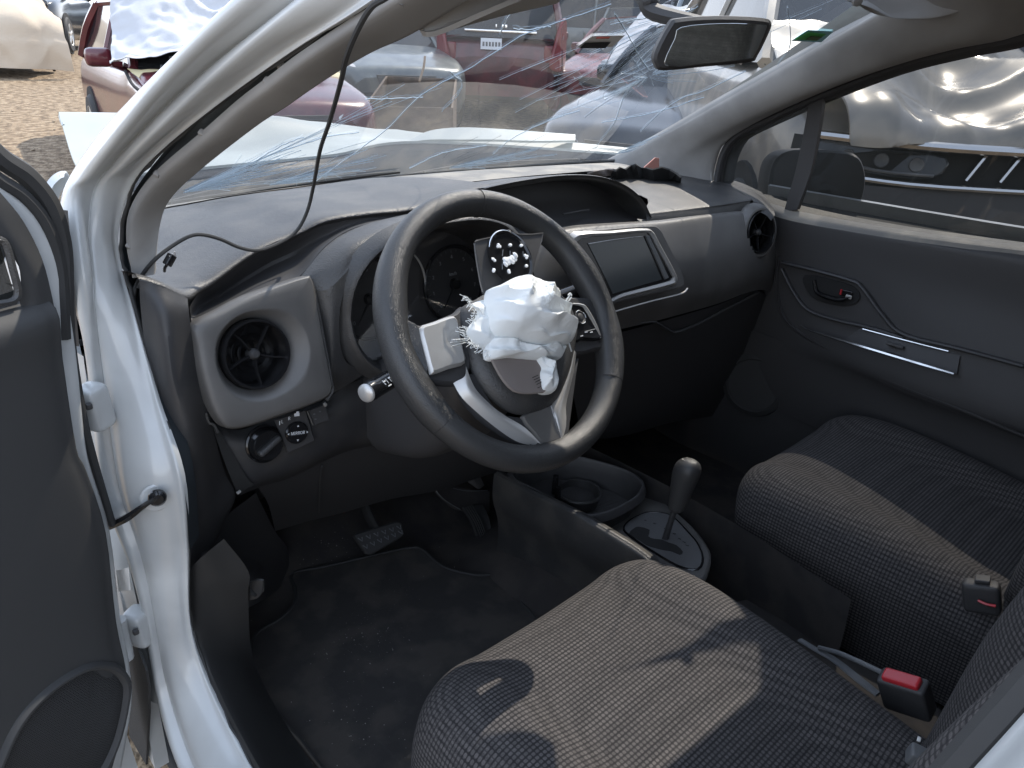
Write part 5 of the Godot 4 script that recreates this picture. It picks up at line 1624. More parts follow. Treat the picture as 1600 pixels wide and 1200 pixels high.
func build_wheel() -> void:
	var w := group_node("steering_wheel", car, Transform3D(Basis(Vector3(.99696, -.06321, .04556), Vector3(.07792, .80874, -.58298), Vector3(0, .58476, .81121)), WHEEL_AT))
	w.set_meta("label", "steering wheel with black grained rim, silver spoke trim and burst airbag cover")
	var rows := []
	for k in 120:
		var a := TAU_ * k / 120.0
		var d := Vector3(cos(a), sin(a), 0)
		var deg := fposmod(rad_to_deg(a), 360.0)
		var grip := 0.0
		for g in [18.0, 162.0, 198.0, 342.0]:
			grip = maxf(grip, exp(-pow((deg - g) / 16.0, 2.0)))
		var rr := .0172 + .0016 * grip
		var row := []
		for j in 20:
			var b := TAU_ * j / 20.0
			var cb := cos(b)
			var sx := rr * cb
			if cb < 0:
				sx *= 1.0 + .15 * grip
			var thumb := .0022 * exp(-pow((rad_to_deg(b) - 128.0) / 26.0, 2.0))
			row.append(d * (.1685 + sx + (thumb if cb < 0 else 0.0)) + Vector3(0, 0, sin(b) * rr * 1.08))
		rows.append(row)
	rows.append(rows[0])
	grid(rows, true)
	done("rim", w, M.rim_leather, 60)
	# seams on the rim
	for a0 in [1.50, -2.55, -.62]:
		var pts := []
		for j in 21:
			var b := TAU_ * j / 20.0
			pts.append(Vector3(cos(a0), sin(a0), 0) * (.1685 + .0176 * cos(b)) + Vector3(0, 0, sin(b) * .0188))
		tube(pts, .0006, 4, 1)
	done("rim_seam", w, M.gap)
	# spoke bodies
	plate(smooth_outline([Vector3(-.1581,.0291,-.006), Vector3(-.1313,.0192,-.004), Vector3(-.0791,.0281,-.004), Vector3(-.0629,.0326,-.004), Vector3(-.0745,-.0281,-.004), Vector3(-.0895,-.0496,-.004), Vector3(-.1049,-.0578,-.004), Vector3(-.1385,-.0498,-.004), Vector3(-.1527,-.0389,-.006), Vector3(-.1624,-.0126,-.006)], 2), Vector3.BACK, .010, .004)
	plate(smooth_outline([Vector3(.0955,.0234,-.004), Vector3(.1379,.022,-.004), Vector3(.1786,.0083,-.006), Vector3(.1819,-.0325,-.006), Vector3(.1626,-.0533,-.006), Vector3(.1285,-.0531,-.004), Vector3(.0861,-.0516,-.004), Vector3(.0885,-.0194,-.004)], 2), Vector3.BACK, .010, .004)
	plate(smooth_outline([Vector3(-.1035,-.0575,-.006), Vector3(-.0779,-.0479,-.006), Vector3(-.0637,-.0943,-.006), Vector3(-.0289,-.1141,-.006), Vector3(.0278,-.1137,-.006), Vector3(.063,-.086,-.006), Vector3(.0955,-.0561,-.006), Vector3(.0459,-.1348,-.006), Vector3(.0292,-.1567,-.006), Vector3(.0087,-.1614,-.008), Vector3(-.0137,-.1576,-.008), Vector3(-.0435,-.1442,-.006), Vector3(-.0792,-.1134,-.006), Vector3(-.1002,-.0835,-.006)], 2), Vector3.BACK, .009, .003)
	done("spoke", w, M.black, 60)
	# grained pads where the spokes meet the rim
	plate(smooth_outline([Vector3(-.1603,.0305,.002), Vector3(-.1459,.024,.006), Vector3(-.1394,.0138,.008), Vector3(-.1423,-.0112,.008), Vector3(-.1427,-.0351,.006), Vector3(-.1539,-.0397,.003), Vector3(-.1642,-.0194,.002)], 3), Vector3.BACK, .007, .004)
	done("thumb_pad", w, M.rim_leather, 60)
	# silver plates
	plate(smooth_outline([Vector3(-.141,.0134,.012), Vector3(-.1218,.0177,.012), Vector3(-.0946,.0219,.012), Vector3(-.0878,.0178,.012), Vector3(-.0871,.0097,.012), Vector3(-.0915,-.0144,.012), Vector3(-.0936,-.0356,.01), Vector3(-.1178,-.0384,.01), Vector3(-.142,-.041,.01), Vector3(-.1445,-.0359,.01), Vector3(-.1442,-.0099,.012)], 3), Vector3.BACK, .006, .0035)
	done("silver_plate", w, M.silver, 50)
	slab([[Vector3(-.1394,-.0394,-.002), Vector3(-.1115,-.0388,0), Vector3(-.0888,-.0371,.002)], [Vector3(-.1356,-.0481,-.012), Vector3(-.1149,-.0526,-.01), Vector3(-.103,-.056,-.006)]], .003, 3, 3)
	done("spoke_underside", w, M.black_gloss)
	patch([[Vector3(-.1124,-.054,.004), Vector3(-.0991,-.0507,.011), Vector3(-.0936,-.0394,.012)], [Vector3(-.1088,-.0687,.004), Vector3(-.0997,-.0649,.012), Vector3(-.0915,-.0634,.012)], [Vector3(-.1011,-.0828,.004), Vector3(-.0907,-.0808,.012), Vector3(-.0823,-.0806,.011)], [Vector3(-.0781,-.1121,.004), Vector3(-.0695,-.107,.011), Vector3(-.0625,-.1033,.009)], [Vector3(-.0504,-.139,.003), Vector3(-.0419,-.1319,.009), Vector3(-.034,-.1267,.007)], [Vector3(-.0229,-.1516,.001), Vector3(-.0199,-.1489,.004), Vector3(-.0139,-.1517,.003)]], 5, 4)
	done("silver_arm", w, M.silver, 60)
	patch([[Vector3(.0841,-.0452,.008), Vector3(.0843,-.0486,.01), Vector3(.0921,-.0515,.004)], [Vector3(.0584,-.0761,.008), Vector3(.0608,-.0797,.01), Vector3(.0694,-.0831,.004)], [Vector3(.0371,-.0977,.007), Vector3(.0391,-.1046,.009), Vector3(.0471,-.1115,.003)], [Vector3(.0188,-.1107,.006), Vector3(.0249,-.1212,.009), Vector3(.0383,-.1311,.003)], [Vector3(.0173,-.1312,.005), Vector3(.022,-.1369,.007), Vector3(.0323,-.144,.002)], [Vector3(.02,-.1512,.002), Vector3(.0205,-.1533,.003), Vector3(.0252,-.1562,0)]], 5, 4)
	done("silver_arm", w, M.silver, 60)
	plate(smooth_outline([Vector3(-.0326,-.1128,.002), Vector3(-.0055,-.1087,.002), Vector3(.0186,-.1087,.002), Vector3(.0193,-.1275,.002), Vector3(.0208,-.151,0), Vector3(.007,-.1544,0), Vector3(-.0117,-.1524,0), Vector3(-.0214,-.138,.001)], 2), Vector3.BACK, .005, .003)
	done("spoke_insert", w, M.vinyl_grey, 50)
	tube([Vector3(.0163,-.1098,.008), Vector3(.0158,-.1298,.0075), Vector3(.0183,-.1513,.004)], .0011, 6, 4)
	done("chrome_line", w, M.chrome)
	# hub with the torn cover
	plate(smooth_outline([Vector3(-.0703,.0304,0), Vector3(-.0429,.0403,0), Vector3(-.0028,.051,0), Vector3(.0461,.051,0), Vector3(.0886,.0373,0), Vector3(.1063,.0151,0), Vector3(.1069,-.0189,0), Vector3(.0897,-.0462,0), Vector3(.0631,-.079,0), Vector3(.0286,-.1052,0), Vector3(-.0034,-.1128,0), Vector3(-.0354,-.1084,0), Vector3(-.0595,-.0903,0), Vector3(-.0769,-.0595,0), Vector3(-.0806,-.0243,0), Vector3(-.0761,.0075,0)], 3), Vector3.BACK, .016, .010, .012)
	done("hub", w, M.vinyl, 60)
	# buttons on the right
	plate(smooth_outline([Vector3(.0876,.0159,.004), Vector3(.1259,.0121,.004), Vector3(.1353,.0081,.004), Vector3(.1404,-.0084,.004), Vector3(.1422,-.0263,.004), Vector3(.1424,-.0394,.004), Vector3(.1266,-.0407,.004), Vector3(.1039,-.0362,.004), Vector3(.084,-.035,.004)], 2), Vector3.BACK, .008, .003)
	done("button_panel", w, M.black_gloss)
	tube([Vector3(.0849,.015,.012), Vector3(.1075,.013,.0125), Vector3(.1218,.0094,.0125), Vector3(.1268,.0042,.0125), Vector3(.1314,-.0102,.0125), Vector3(.1353,-.0244,.012), Vector3(.138,-.0389,.01)], [.0012, .0015, .002, .0028, .0028, .0022, .0016], 8, 5)
	done("button_trim", w, M.silver)
	var c := Vector3(.1108,-.0066,.0125)
	lathe([Vector2(.0095, 0), Vector2(.0095, .0015), Vector2(.008, .002), Vector2(.0055, .0008), Vector2(.0052, .002), Vector2(.004, .0028), Vector2(0, .003)], Transform3D(Basis(Vector3.RIGHT, Vector3.BACK, Vector3.DOWN), c), 28)
	done("button_ring", w, M.black)
	for k in 4:
		var a := k * PI / 2.0 + .2
		var pts := []
		for j in 5:
			var b := a + (j - 2) * .22
			pts.append(c + Vector3(cos(b), sin(b), 0) * .0092 + Vector3(0, 0, .002))
		tube(pts, .0006, 4, 1)
	for q in [Vector3(.1133,-.0278,.0125), Vector3(.1226,-.0292,.0125), Vector3(.1029,-.0317,.0125)]:
		rbox(Transform3D(Basis(), q), Vector3(.005, .0014, .0008), .0003)
	done("button_marks", w, M.print)
	tube([Vector3(.1114,-.0266,.0125), Vector3(.1316,-.0259,.0125)], .0007, 5, 2)
	done("button_edge", w, M.silver)
	# upper half of the cover folded up, with the ring of melted pins inside
	var fl := group_node("airbag_cover", w)
	var t := Vector3(0, -.25, 1).normalized()
	plate([Vector3(-.0488,.1002,.045), Vector3(-.0387,.1012,.045), Vector3(-.0242,.1027,.045), Vector3(-.0085,.1067,.045), Vector3(.0077,.1083,.045), Vector3(.0238,.1039,.045), Vector3(.0427,.1027,.045), Vector3(.0628,.1032,.045), Vector3(.0555,.0914,.045), Vector3(.041,.0742,.043), Vector3(.0278,.0547,.041), Vector3(.0178,.0356,.038), Vector3(-.0125,.0297,.036), Vector3(-.0477,.0273,.036), Vector3(-.057,.0377,.037), Vector3(-.0549,.0625,.041), Vector3(-.0532,.0895,.044)], Vector3.BACK, .0025, .001)
	done("cover_flap", fl, M.black, 40)
	tube([Vector3(-.0516,.0977,.0475), Vector3(-.0413,.1,.048), Vector3(-.0269,.1015,.048), Vector3(-.0112,.1055,.048), Vector3(.0049,.1071,.048), Vector3(.0209,.1027,.048), Vector3(.0398,.1015,.048), Vector3(.0598,.102,.048)], .0009, 5, 4)
	tube([Vector3(-.0527,.0963,.047), Vector3(-.0567,.0768,.046), Vector3(-.0585,.0504,.042), Vector3(-.058,.0382,.04)], .0009, 5, 4)
	done("flap_edge", fl, M.vinyl_grey)
	var ec := Vector3(-.0064,.0736,.0475)
	lathe([Vector2(.033, 0), Vector2(.0335, .002), Vector2(.031, .0028), Vector2(.029, .0008), Vector2(0, .0006)], Transform3D(Basis(Vector3.RIGHT, Vector3.BACK, Vector3.DOWN), ec), 48, 1.0, 1.08)
	done("emblem_disc", fl, M.black_gloss)
	var arc := []
	for j in 9:
		var a := 1.25 + .30 * j * .6
		arc.append(ec + Vector3(cos(a) * .0322, sin(a) * .0345, .003))
	tube(arc, [.0004, .001, .0012, .001, .0004], 5, 2)
	done("emblem_rim", fl, M.chrome)
	var pins := [Vector3(-.0196,.089,.049), Vector3(-.0014,.0885,.049), Vector3(.0168,.0872,.049), Vector3(.0182,.0726,.049), Vector3(.0123,.0613,.049), Vector3(-.0166,.0564,.049), Vector3(-.0391,.0602,.049), Vector3(-.0341,.0728,.049)]
	for i in 8:
		var q: Vector3 = pins[i]
		rng.seed = 60 + i
		for j in 3:
			lathe([Vector2(0, .0022), Vector2(.0016, .0018), Vector2(.0022, .0006), Vector2(.0016, -.0006)], Transform3D(Basis.from_euler(Vector3(1.2, 0, 0)), q + Vector3(rng.randf_range(-.0016, .0016), rng.randf_range(-.002, .002), 0)), 7)
		done("melted_pin", fl, M.print)
	for i in 9:
		rng.seed = 80 + i
		lathe([Vector2(0, .003), Vector2(.0034, .002), Vector2(.0045, 0), Vector2(.003, -.001)], Transform3D(Basis.from_euler(Vector3(1.3, rng.randf(), .3)), Vector3(-.0091,.0699,.049) + Vector3((i - 4) * .0024, rng.randf_range(-.0028, .0032) + .0012 * (i - 4) * .5, rng.randf() * .001)), 7)
	done("melted_pin", fl, M.print)
	for q in [[Vector3(-.0139,.0846,.0485), Vector3(-.0182,.0766,.0485)], [Vector3(-.0037,.0822,.0485), Vector3(-.0063,.0757,.0485)], [Vector3(-.0221,.067,.0485), Vector3(-.025,.0599,.0485)], [Vector3(.0163,.0798,.0485), Vector3(.0145,.0731,.0485)]]:
		tube(q, .0007, 5, 2)
	done("emblem_rib", fl, M.bare)
	tube([Vector3(.0061,.1083,.047), Vector3(.0039,.1046,.048)], .003, 8, 2)
	done("flap_tab", fl, M.black)
	# the burst bag: folded heap, fringed flat part, hanging tail
	var ab := group_node("airbag", w)
	ab.set_meta("label", "burst white airbag cloth with frayed edge, bunched on the wheel's hub")
	crumple([Vector3(-.0961,-.0047,.03), Vector3(-.0732,.0134,.03), Vector3(-.0757,.0265,.03), Vector3(-.0465,.0294,.03), Vector3(-.0229,.0183,.03), Vector3(-.026,-.0143,.03), Vector3(-.0455,-.0372,.03), Vector3(-.0691,-.0373,.03), Vector3(-.0794,-.0293,.03), Vector3(-.0898,-.0221,.03)], .036, .010, .0035, .25, 3, 14)
	done("airbag_cloth", ab, M.cloth, 70)
	crumple([Vector3(-.0537,.0379,.05), Vector3(-.039,.0403,.05), Vector3(-.0159,.0477,.05), Vector3(-.0004,.0478,.05), Vector3(.0171,.0419,.05), Vector3(.0347,.0248,.05), Vector3(.0384,.0082,.05), Vector3(.0408,-.0115,.05), Vector3(.0473,-.037,.05), Vector3(.0378,-.0456,.05), Vector3(-.0031,-.0449,.05), Vector3(-.0369,-.0323,.05), Vector3(-.0601,-.0216,.05), Vector3(-.0696,-.0069,.05), Vector3(-.0637,.0175,.05)], .040, .056, .013, .17, 11, 44)
	done("airbag_cloth", ab, M.cloth, 75)
	crumple([Vector3(-.0749,-.0202,.05), Vector3(-.0543,-.0217,.05), Vector3(-.0203,-.0365,.05), Vector3(.0203,-.0404,.05), Vector3(.0381,-.0473,.05), Vector3(.0343,-.0534,.05), Vector3(.0237,-.06,.05), Vector3(.0092,-.0559,.05), Vector3(-.008,-.0563,.05), Vector3(-.0216,-.054,.05), Vector3(-.0545,-.0461,.05), Vector3(-.0824,-.0414,.05)], .036, .026, .009, .26, 23, 26)
	done("airbag_cloth", ab, M.cloth, 75)
	crumple([Vector3(-.0164,-.0468,.05), Vector3(.0012,-.0497,.05), Vector3(.0128,-.0573,.05), Vector3(.0128,-.0721,.05), Vector3(.0065,-.0913,.05), Vector3(-.0018,-.0978,.05), Vector3(-.0209,-.0933,.05), Vector3(-.0186,-.0786,.05), Vector3(-.0135,-.0618,.05)], .034, .022, .007, .28, 37, 26)
	done("airbag_cloth", ab, M.cloth, 75)
	plate(smooth_outline([Vector3(-.075,-.0411,.04), Vector3(-.0464,-.0451,.04), Vector3(-.013,-.0531,.04), Vector3(-.0068,-.0583,.04), Vector3(-.01,-.0756,.04), Vector3(-.0136,-.0935,.04), Vector3(-.0264,-.0942,.04), Vector3(-.0455,-.0912,.04), Vector3(-.0617,-.0849,.04), Vector3(-.0715,-.0705,.04), Vector3(-.077,-.0509,.04)], 2), Vector3.BACK, .003, .001)
	done("foam_patch", ab, M.foam)
	for k in 4:
		tube([Vector3(-.0292,-.0747,.0435) + Vector3(.001 * k, -.003 * k, 0), Vector3(-.0193,-.0733,.0435) + Vector3(.001 * k, -.003 * k, 0)], .0004, 4, 1)
	tube([Vector3(-.0231,-.0798,.0435), Vector3(-.0164,-.0787,.0435), Vector3(-.0212,-.0874,.0435), Vector3(-.0266,-.088,.0435)], .0004, 4, 1)
	done("stitch", ab, M.gap)
	rng.seed = 12
	var edgeline := spline([Vector3(-.0852,.0318,.04), Vector3(-.0818,.0235,.04), Vector3(-.0814,.0101,.04), Vector3(-.0937,0,.04), Vector3(-.1037,-.007,.04), Vector3(-.1019,-.0166,.04), Vector3(-.0975,-.0242,.04), Vector3(-.0872,-.0313,.04), Vector3(-.0771,-.0392,.04)], 10)
	for i in 90:
		var p: Vector3 = edgeline[rng.randi_range(0, edgeline.size() - 1)] + Vector3(rng.randf() * .004, rng.randf() * .003, rng.randf() * .005)
		var out := Vector3(-.8 + rng.randf() * .3, rng.randf_range(-.7, .5), rng.randf_range(-.2, .3)).normalized()
		var l := rng.randf_range(.004, .011)
		tube([p, p + out * l * .6 + Vector3(0, 0, .001), p + out * l + Vector3(rng.randf_range(-.002, .002), rng.randf_range(-.003, .003), 0)], .0004, 4, 2)
	for q in [[Vector3(-.1049,-.016,.042), Vector3(-.1195,-.0166,.046), Vector3(-.1319,-.0168,.05)], [Vector3(-.1057,-.0182,.042), Vector3(-.1217,-.02,.046), Vector3(-.1311,-.021,.049)], [Vector3(-.1043,-.0146,.042), Vector3(-.1193,-.015,.048), Vector3(-.1292,-.0142,.05)]]:
		tube(q, [.0018, .0022, .0010], 6, 4, true, .4)
	for q in [[Vector3(.0394,.0029,.055), Vector3(.0394,.0077,.06), Vector3(.0385,.0172,.062)], [Vector3(.0419,.0034,.055), Vector3(.0478,.0067,.06), Vector3(.0568,.0134,.062)], [Vector3(.0415,.0026,.055), Vector3(.0489,.0041,.06), Vector3(.0575,.0099,.062)], [Vector3(.0533,.013,.062), Vector3(.0576,.015,.062), Vector3(.0583,.0115,.062)], [Vector3(.0494,-.0424,.04), Vector3(.0493,-.0475,.04), Vector3(.0529,-.0528,.036)]]:
		tube(q, .0010, 5, 4)
	done("frayed_thread", ab, M.cloth).set_meta("kind", "stuff")

# ---------- floor, pedals, sill ----------
func build_floor() -> void:
	# door sill cover and kick panel
	patch([[Vector3(-.722,.6889,-.1359), Vector3(-.714,.6877,-.1442), Vector3(-.702,.7067,-.1302), Vector3(-.7,.7515,-.0803)], [Vector3(-.722,.6692,-.1419), Vector3(-.712,.6568,-.1524), Vector3(-.69,.6632,-.1328), Vector3(-.675,.6911,-.0844)], [Vector3(-.722,.6161,-.1562), Vector3(-.712,.6059,-.1636), Vector3(-.685,.6046,-.1586), Vector3(-.66,.6195,-.1299)], [Vector3(-.722,.5479,-.1651), Vector3(-.712,.544,-.162), Vector3(-.675,.5131,-.1741), Vector3(-.64,.4793,-.1921)], [Vector3(-.722,.5068,-.1399), Vector3(-.712,.508,-.1295), Vector3(-.67,.467,-.1472), Vector3(-.63,.4075,-.1909)], [Vector3(-.722,.4683,-.0845), Vector3(-.712,.4743,-.0685), Vector3(-.66,.4143,-.0944), Vector3(-.63,.3732,-.1172)], [Vector3(-.722,.4445,.0123), Vector3(-.712,.4487,.0255), Vector3(-.65,.3714,-.0004), Vector3(-.63,.3512,-.0038)], [Vector3(-.722, .44, .25), Vector3(-.71, .445, .25), Vector3(-.65, .42, .25), Vector3(-.63, .30, .25)], [Vector3(-.722, .42, .66), Vector3(-.71, .425, .66), Vector3(-.65, .40, .66), Vector3(-.63, .30, .66)]], 5, 4)
	done("sill_cover", car, M.sill, 60)
	slab([[Vector3(-.69, .80, -.30), Vector3(-.69, .80, -.45), Vector3(-.69, .80, -.85)], [Vector3(-.685, .62, -.30), Vector3(-.68, .55, -.45), Vector3(-.68, .55, -.85)], [Vector3(-.665, .27, -.28), Vector3(-.66, .27, -.45), Vector3(-.66, .27, -.85)]], -.01, 3, 3)
	patch([[Vector3(-.7,.6604,-.1795), Vector3(-.6332,.6519,-.26), Vector3(-.5698,.6636,-.28)], [Vector3(-.69,.6326,-.159), Vector3(-.5883,.5428,-.33), Vector3(-.4818,.4824,-.42)], [Vector3(-.665,.6548,-.1175), Vector3(-.5122,.4156,-.42), Vector3(-.4136,.3536,-.52)], [Vector3(-.655,.585,-.1473), Vector3(-.5121,.3525,-.42), Vector3(-.4103,.2626,-.54)]], 5, 5)
	done("kick_panel", car, M.black)
	slab([[Vector3(-.655,.6229,-.1501), Vector3(-.65,.6407,-.1248), Vector3(-.645,.6428,-.1154)], [Vector3(-.655,.597,-.1484), Vector3(-.645,.6006,-.1391), Vector3(-.645,.621,-.1229)]], .003, 3, 3)
	done("panel_clip", car, M.vinyl)
	lathe([Vector2(0, .003), Vector2(.007, .002), Vector2(.009, 0)], facing(Vector3(-.648,.6145,-.141), Vector3(.6, .5, .6)), 14)
	done("clip_hole", car, M.gap)
	var rows := []
	for i in 9:
		var x := lerpf(-.68, .70, i / 8.0)
		var tunnel := .10 * exp(-pow((x - .04) / .14, 4.0))
		rows.append([Vector3(x, .62, -.80), Vector3(x, .46, -.70), Vector3(x, .33, -.58), Vector3(x, .275, -.44), Vector3(x, .270 + tunnel, -.2), Vector3(x, .272 + tunnel, .2), Vector3(x, .28 + tunnel, .8), Vector3(x, .30, 1.3)])
	patch(rows, 5, 6)
	done("carpet", car, M.carpet)
	# mat lying on the carpet
	var mo := [Vector3(-.4071,.288,-.5214), Vector3(-.3456,.288,-.4986), Vector3(-.2335,.29,-.4587), Vector3(-.1843,.292,-.4366), Vector3(-.1665,.292,-.4158), Vector3(-.1659,.287,-.3481), Vector3(-.1339,.285,-.2893), Vector3(-.0995,.285,-.2521), Vector3(-.1191,.285,-.1649), Vector3(-.178,.285,.0306), Vector3(-.3645,.285,.1756), Vector3(-.5659,.285,.0499), Vector3(-.594,.285,-.0691), Vector3(-.5958,.285,-.1634), Vector3(-.5999,.286,-.2533), Vector3(-.5801,.287,-.3503), Vector3(-.5432,.287,-.4099), Vector3(-.4865,.287,-.4204), Vector3(-.4476,.288,-.441), Vector3(-.4256,.288,-.4807)]
	plate(smooth_outline(mo, 4), Vector3.UP, .007, .004)
	var mt := done("floor_mat", self, M.mat, 50)
	tag(mt, "worn black carpet mat lying in the driver's footwell, dusty with crumbs", "floor mat")
	var bind := []
	for p in smooth_outline(mo, 4):
		bind.append(p + Vector3(0, .006, 0))
	bind.append(bind[0])
	tube(bind, .0038, 6, 1, false)
	done("mat_binding", mt, M.rubber)
	# crumbs of glass and dust on mat and carpet
	rng.seed = 77
	var mm := MultiMesh.new()
	mm.transform_format = MultiMesh.TRANSFORM_3D
	lathe([Vector2(0, -.5), Vector2(.5, -.1), Vector2(.3, .4), Vector2(0, .5)], Transform3D(), 5)
	mm.mesh = arr(20)
	begin()
	var spots := [Vector3(-.4017,.293,-.3385), Vector3(-.4114,.293,-.2814), Vector3(-.428,.293,-.3838), Vector3(-.5195,.293,-.1158), Vector3(-.1094,.3,-.3592), Vector3(-.3183,.36,-.512), Vector3(-.2741,.293,-.4002)]
	mm.instance_count = 520
	for i in 520:
		var q: Vector3 = spots[i % 7]
		var s := .0006 + .0016 * pow(rng.randf(), 3.0)
		var p := q + Vector3(rng.randfn(0, .05), 0, rng.randfn(0, .045))
		p.y = .2935 if i % 7 != 5 and i % 7 != 4 else (.275 + maxf(0, (-p.z - .44) * .45) + .001)
		mm.set_instance_transform(i, Transform3D(Basis.from_euler(Vector3(rng.randf() * 3, rng.randf() * 6, 0)).scaled(Vector3.ONE * s), p))
	var cr := MultiMeshInstance3D.new()
	cr.multimesh = mm
	cr.material_override = mat(lin(.34, .32, .29), .8)
	add_named(cr, "crumbs", self)
	tag(cr, "pale crumbs and dust scattered over the mat", "crumbs", "", "stuff")
	# brake pedal
	var bp := group_node("brake_pedal", car)
	var pn := Vector3(-.1, .62, .78).normalized()
	var pq := [Vector3(-.3261,.4066,-.415), Vector3(-.3188,.4092,-.415), Vector3(-.233,.3965,-.415), Vector3(-.2239,.3879,-.415), Vector3(-.2265,.3642,-.41), Vector3(-.2344,.3586,-.41), Vector3(-.3032,.3539,-.405), Vector3(-.3145,.3623,-.405)]
	var pc := Vector3.ZERO
	for p in pq:
		pc += p / 8.0
	for i in 8:
		pq[i] -= pn * (pq[i] - pc).dot(pn)
	plate(pq, pn, .010, .003)
	done("pedal_pad", bp, M.rubber)
	for i in 6:
		for j in 2:
			var a: Vector3 = pq[0].lerp(pq[3], (i + .5) / 6.0).lerp(pq[7].lerp(pq[4], (i + .5) / 6.0), .18 + .42 * j)
			var u: Vector3 = (pq[3] - pq[0]).normalized() * .0042
			var v: Vector3 = (pq[7] - pq[0]).normalized() * .010
			tube([a - u + pn * .0105, a + v * .8 + pn * .0105, a + u + pn * .0105], .0012, 5, 1)
	done("pedal_ribs", bp, M.bare)
	tube([pc - pn * .005, pc + Vector3(.0, .05, -.05), Vector3(-.2185,.4086,-.5), Vector3(-.2051,.4477,-.52)], .008, 8, 4, true, 1.6)
	done("pedal_arm", bp, M.gap)
	var ap := group_node("accelerator", car)
	slab([[Vector3(-.0523,.353,-.42), Vector3(-.0229,.344,-.42), Vector3(.0035,.3363,-.42)], [Vector3(-.0432,.3215,-.4), Vector3(-.0172,.3186,-.4), Vector3(.0035,.3163,-.4)], [Vector3(-.0366,.2816,-.385), Vector3(-.0138,.2712,-.385), Vector3(.0007,.2884,-.385)]], .008, 4, 3)
	done("pedal_pad", ap, M.rubber)
	for k in 4:
		tube([Vector3(-.0519,.3552,-.412) + Vector3(.0055 * k, 0, 0), Vector3(-.0428,.3239,-.392) + Vector3(.0052 * k, .0, 0), Vector3(-.0364,.2892,-.377) + Vector3(.004 * k, .002 * k, 0)], .0012, 5, 3)
	done("pedal_ribs", ap, M.vinyl)
	# torn carpet edge over the accelerator
	slab([[Vector3(-.0841,.4202,-.46), Vector3(-.0349,.3801,-.45), Vector3(.042,.3445,-.44)], [Vector3(-.1154,.4151,-.44), Vector3(-.0657,.3649,-.43), Vector3(.0339,.3239,-.43)], [Vector3(-.1045,.392,-.43), Vector3(-.0612,.3485,-.42), Vector3(.0349,.2978,-.43)]], .004, 4, 4)
	done("carpet_flap", car, M.carpet)
	tube([Vector3(-.0881,.4241,-.455), Vector3(-.1176,.4199,-.435), Vector3(-.1085,.3976,-.425), Vector3(-.0864,.3736,-.42), Vector3(-.0655,.3545,-.415)], .0012, 5, 5)
	tube([Vector3(-.0608,.3911,-.445), Vector3(-.0249,.3728,-.44), Vector3(.0314,.3545,-.435)], .0009, 5, 5)
	done("frayed_edge", car, M.bare)
	slab([[Vector3(-.0295,.4151,-.44), Vector3(-.0113,.4146,-.44), Vector3(.0034,.4172,-.44)], [Vector3(-.0255,.3974,-.44), Vector3(-.0103,.3953,-.432), Vector3(.0156,.3881,-.44)], [Vector3(-.0104,.3818,-.44), Vector3(.0052,.3677,-.436), Vector3(.0258,.3677,-.44)]], .003, 4, 4)
	tube([Vector3(-.0074,.3846,-.435), Vector3(-.0008,.413,-.435)], .0012, 5, 2)
	done("clear_clip", car, M.vinyl_grey)
	tube([Vector3(-.3794,.4599,-.44), Vector3(-.369,.4612,-.437), Vector3(-.3554,.4525,-.44)], .0016, 6, 4)
	tube([Vector3(-.3348,.4494,-.44), Vector3(-.3239,.4521,-.437), Vector3(-.3132,.4576,-.44)], .0016, 6, 4)
	done("red_wire", car, M.red_wire)

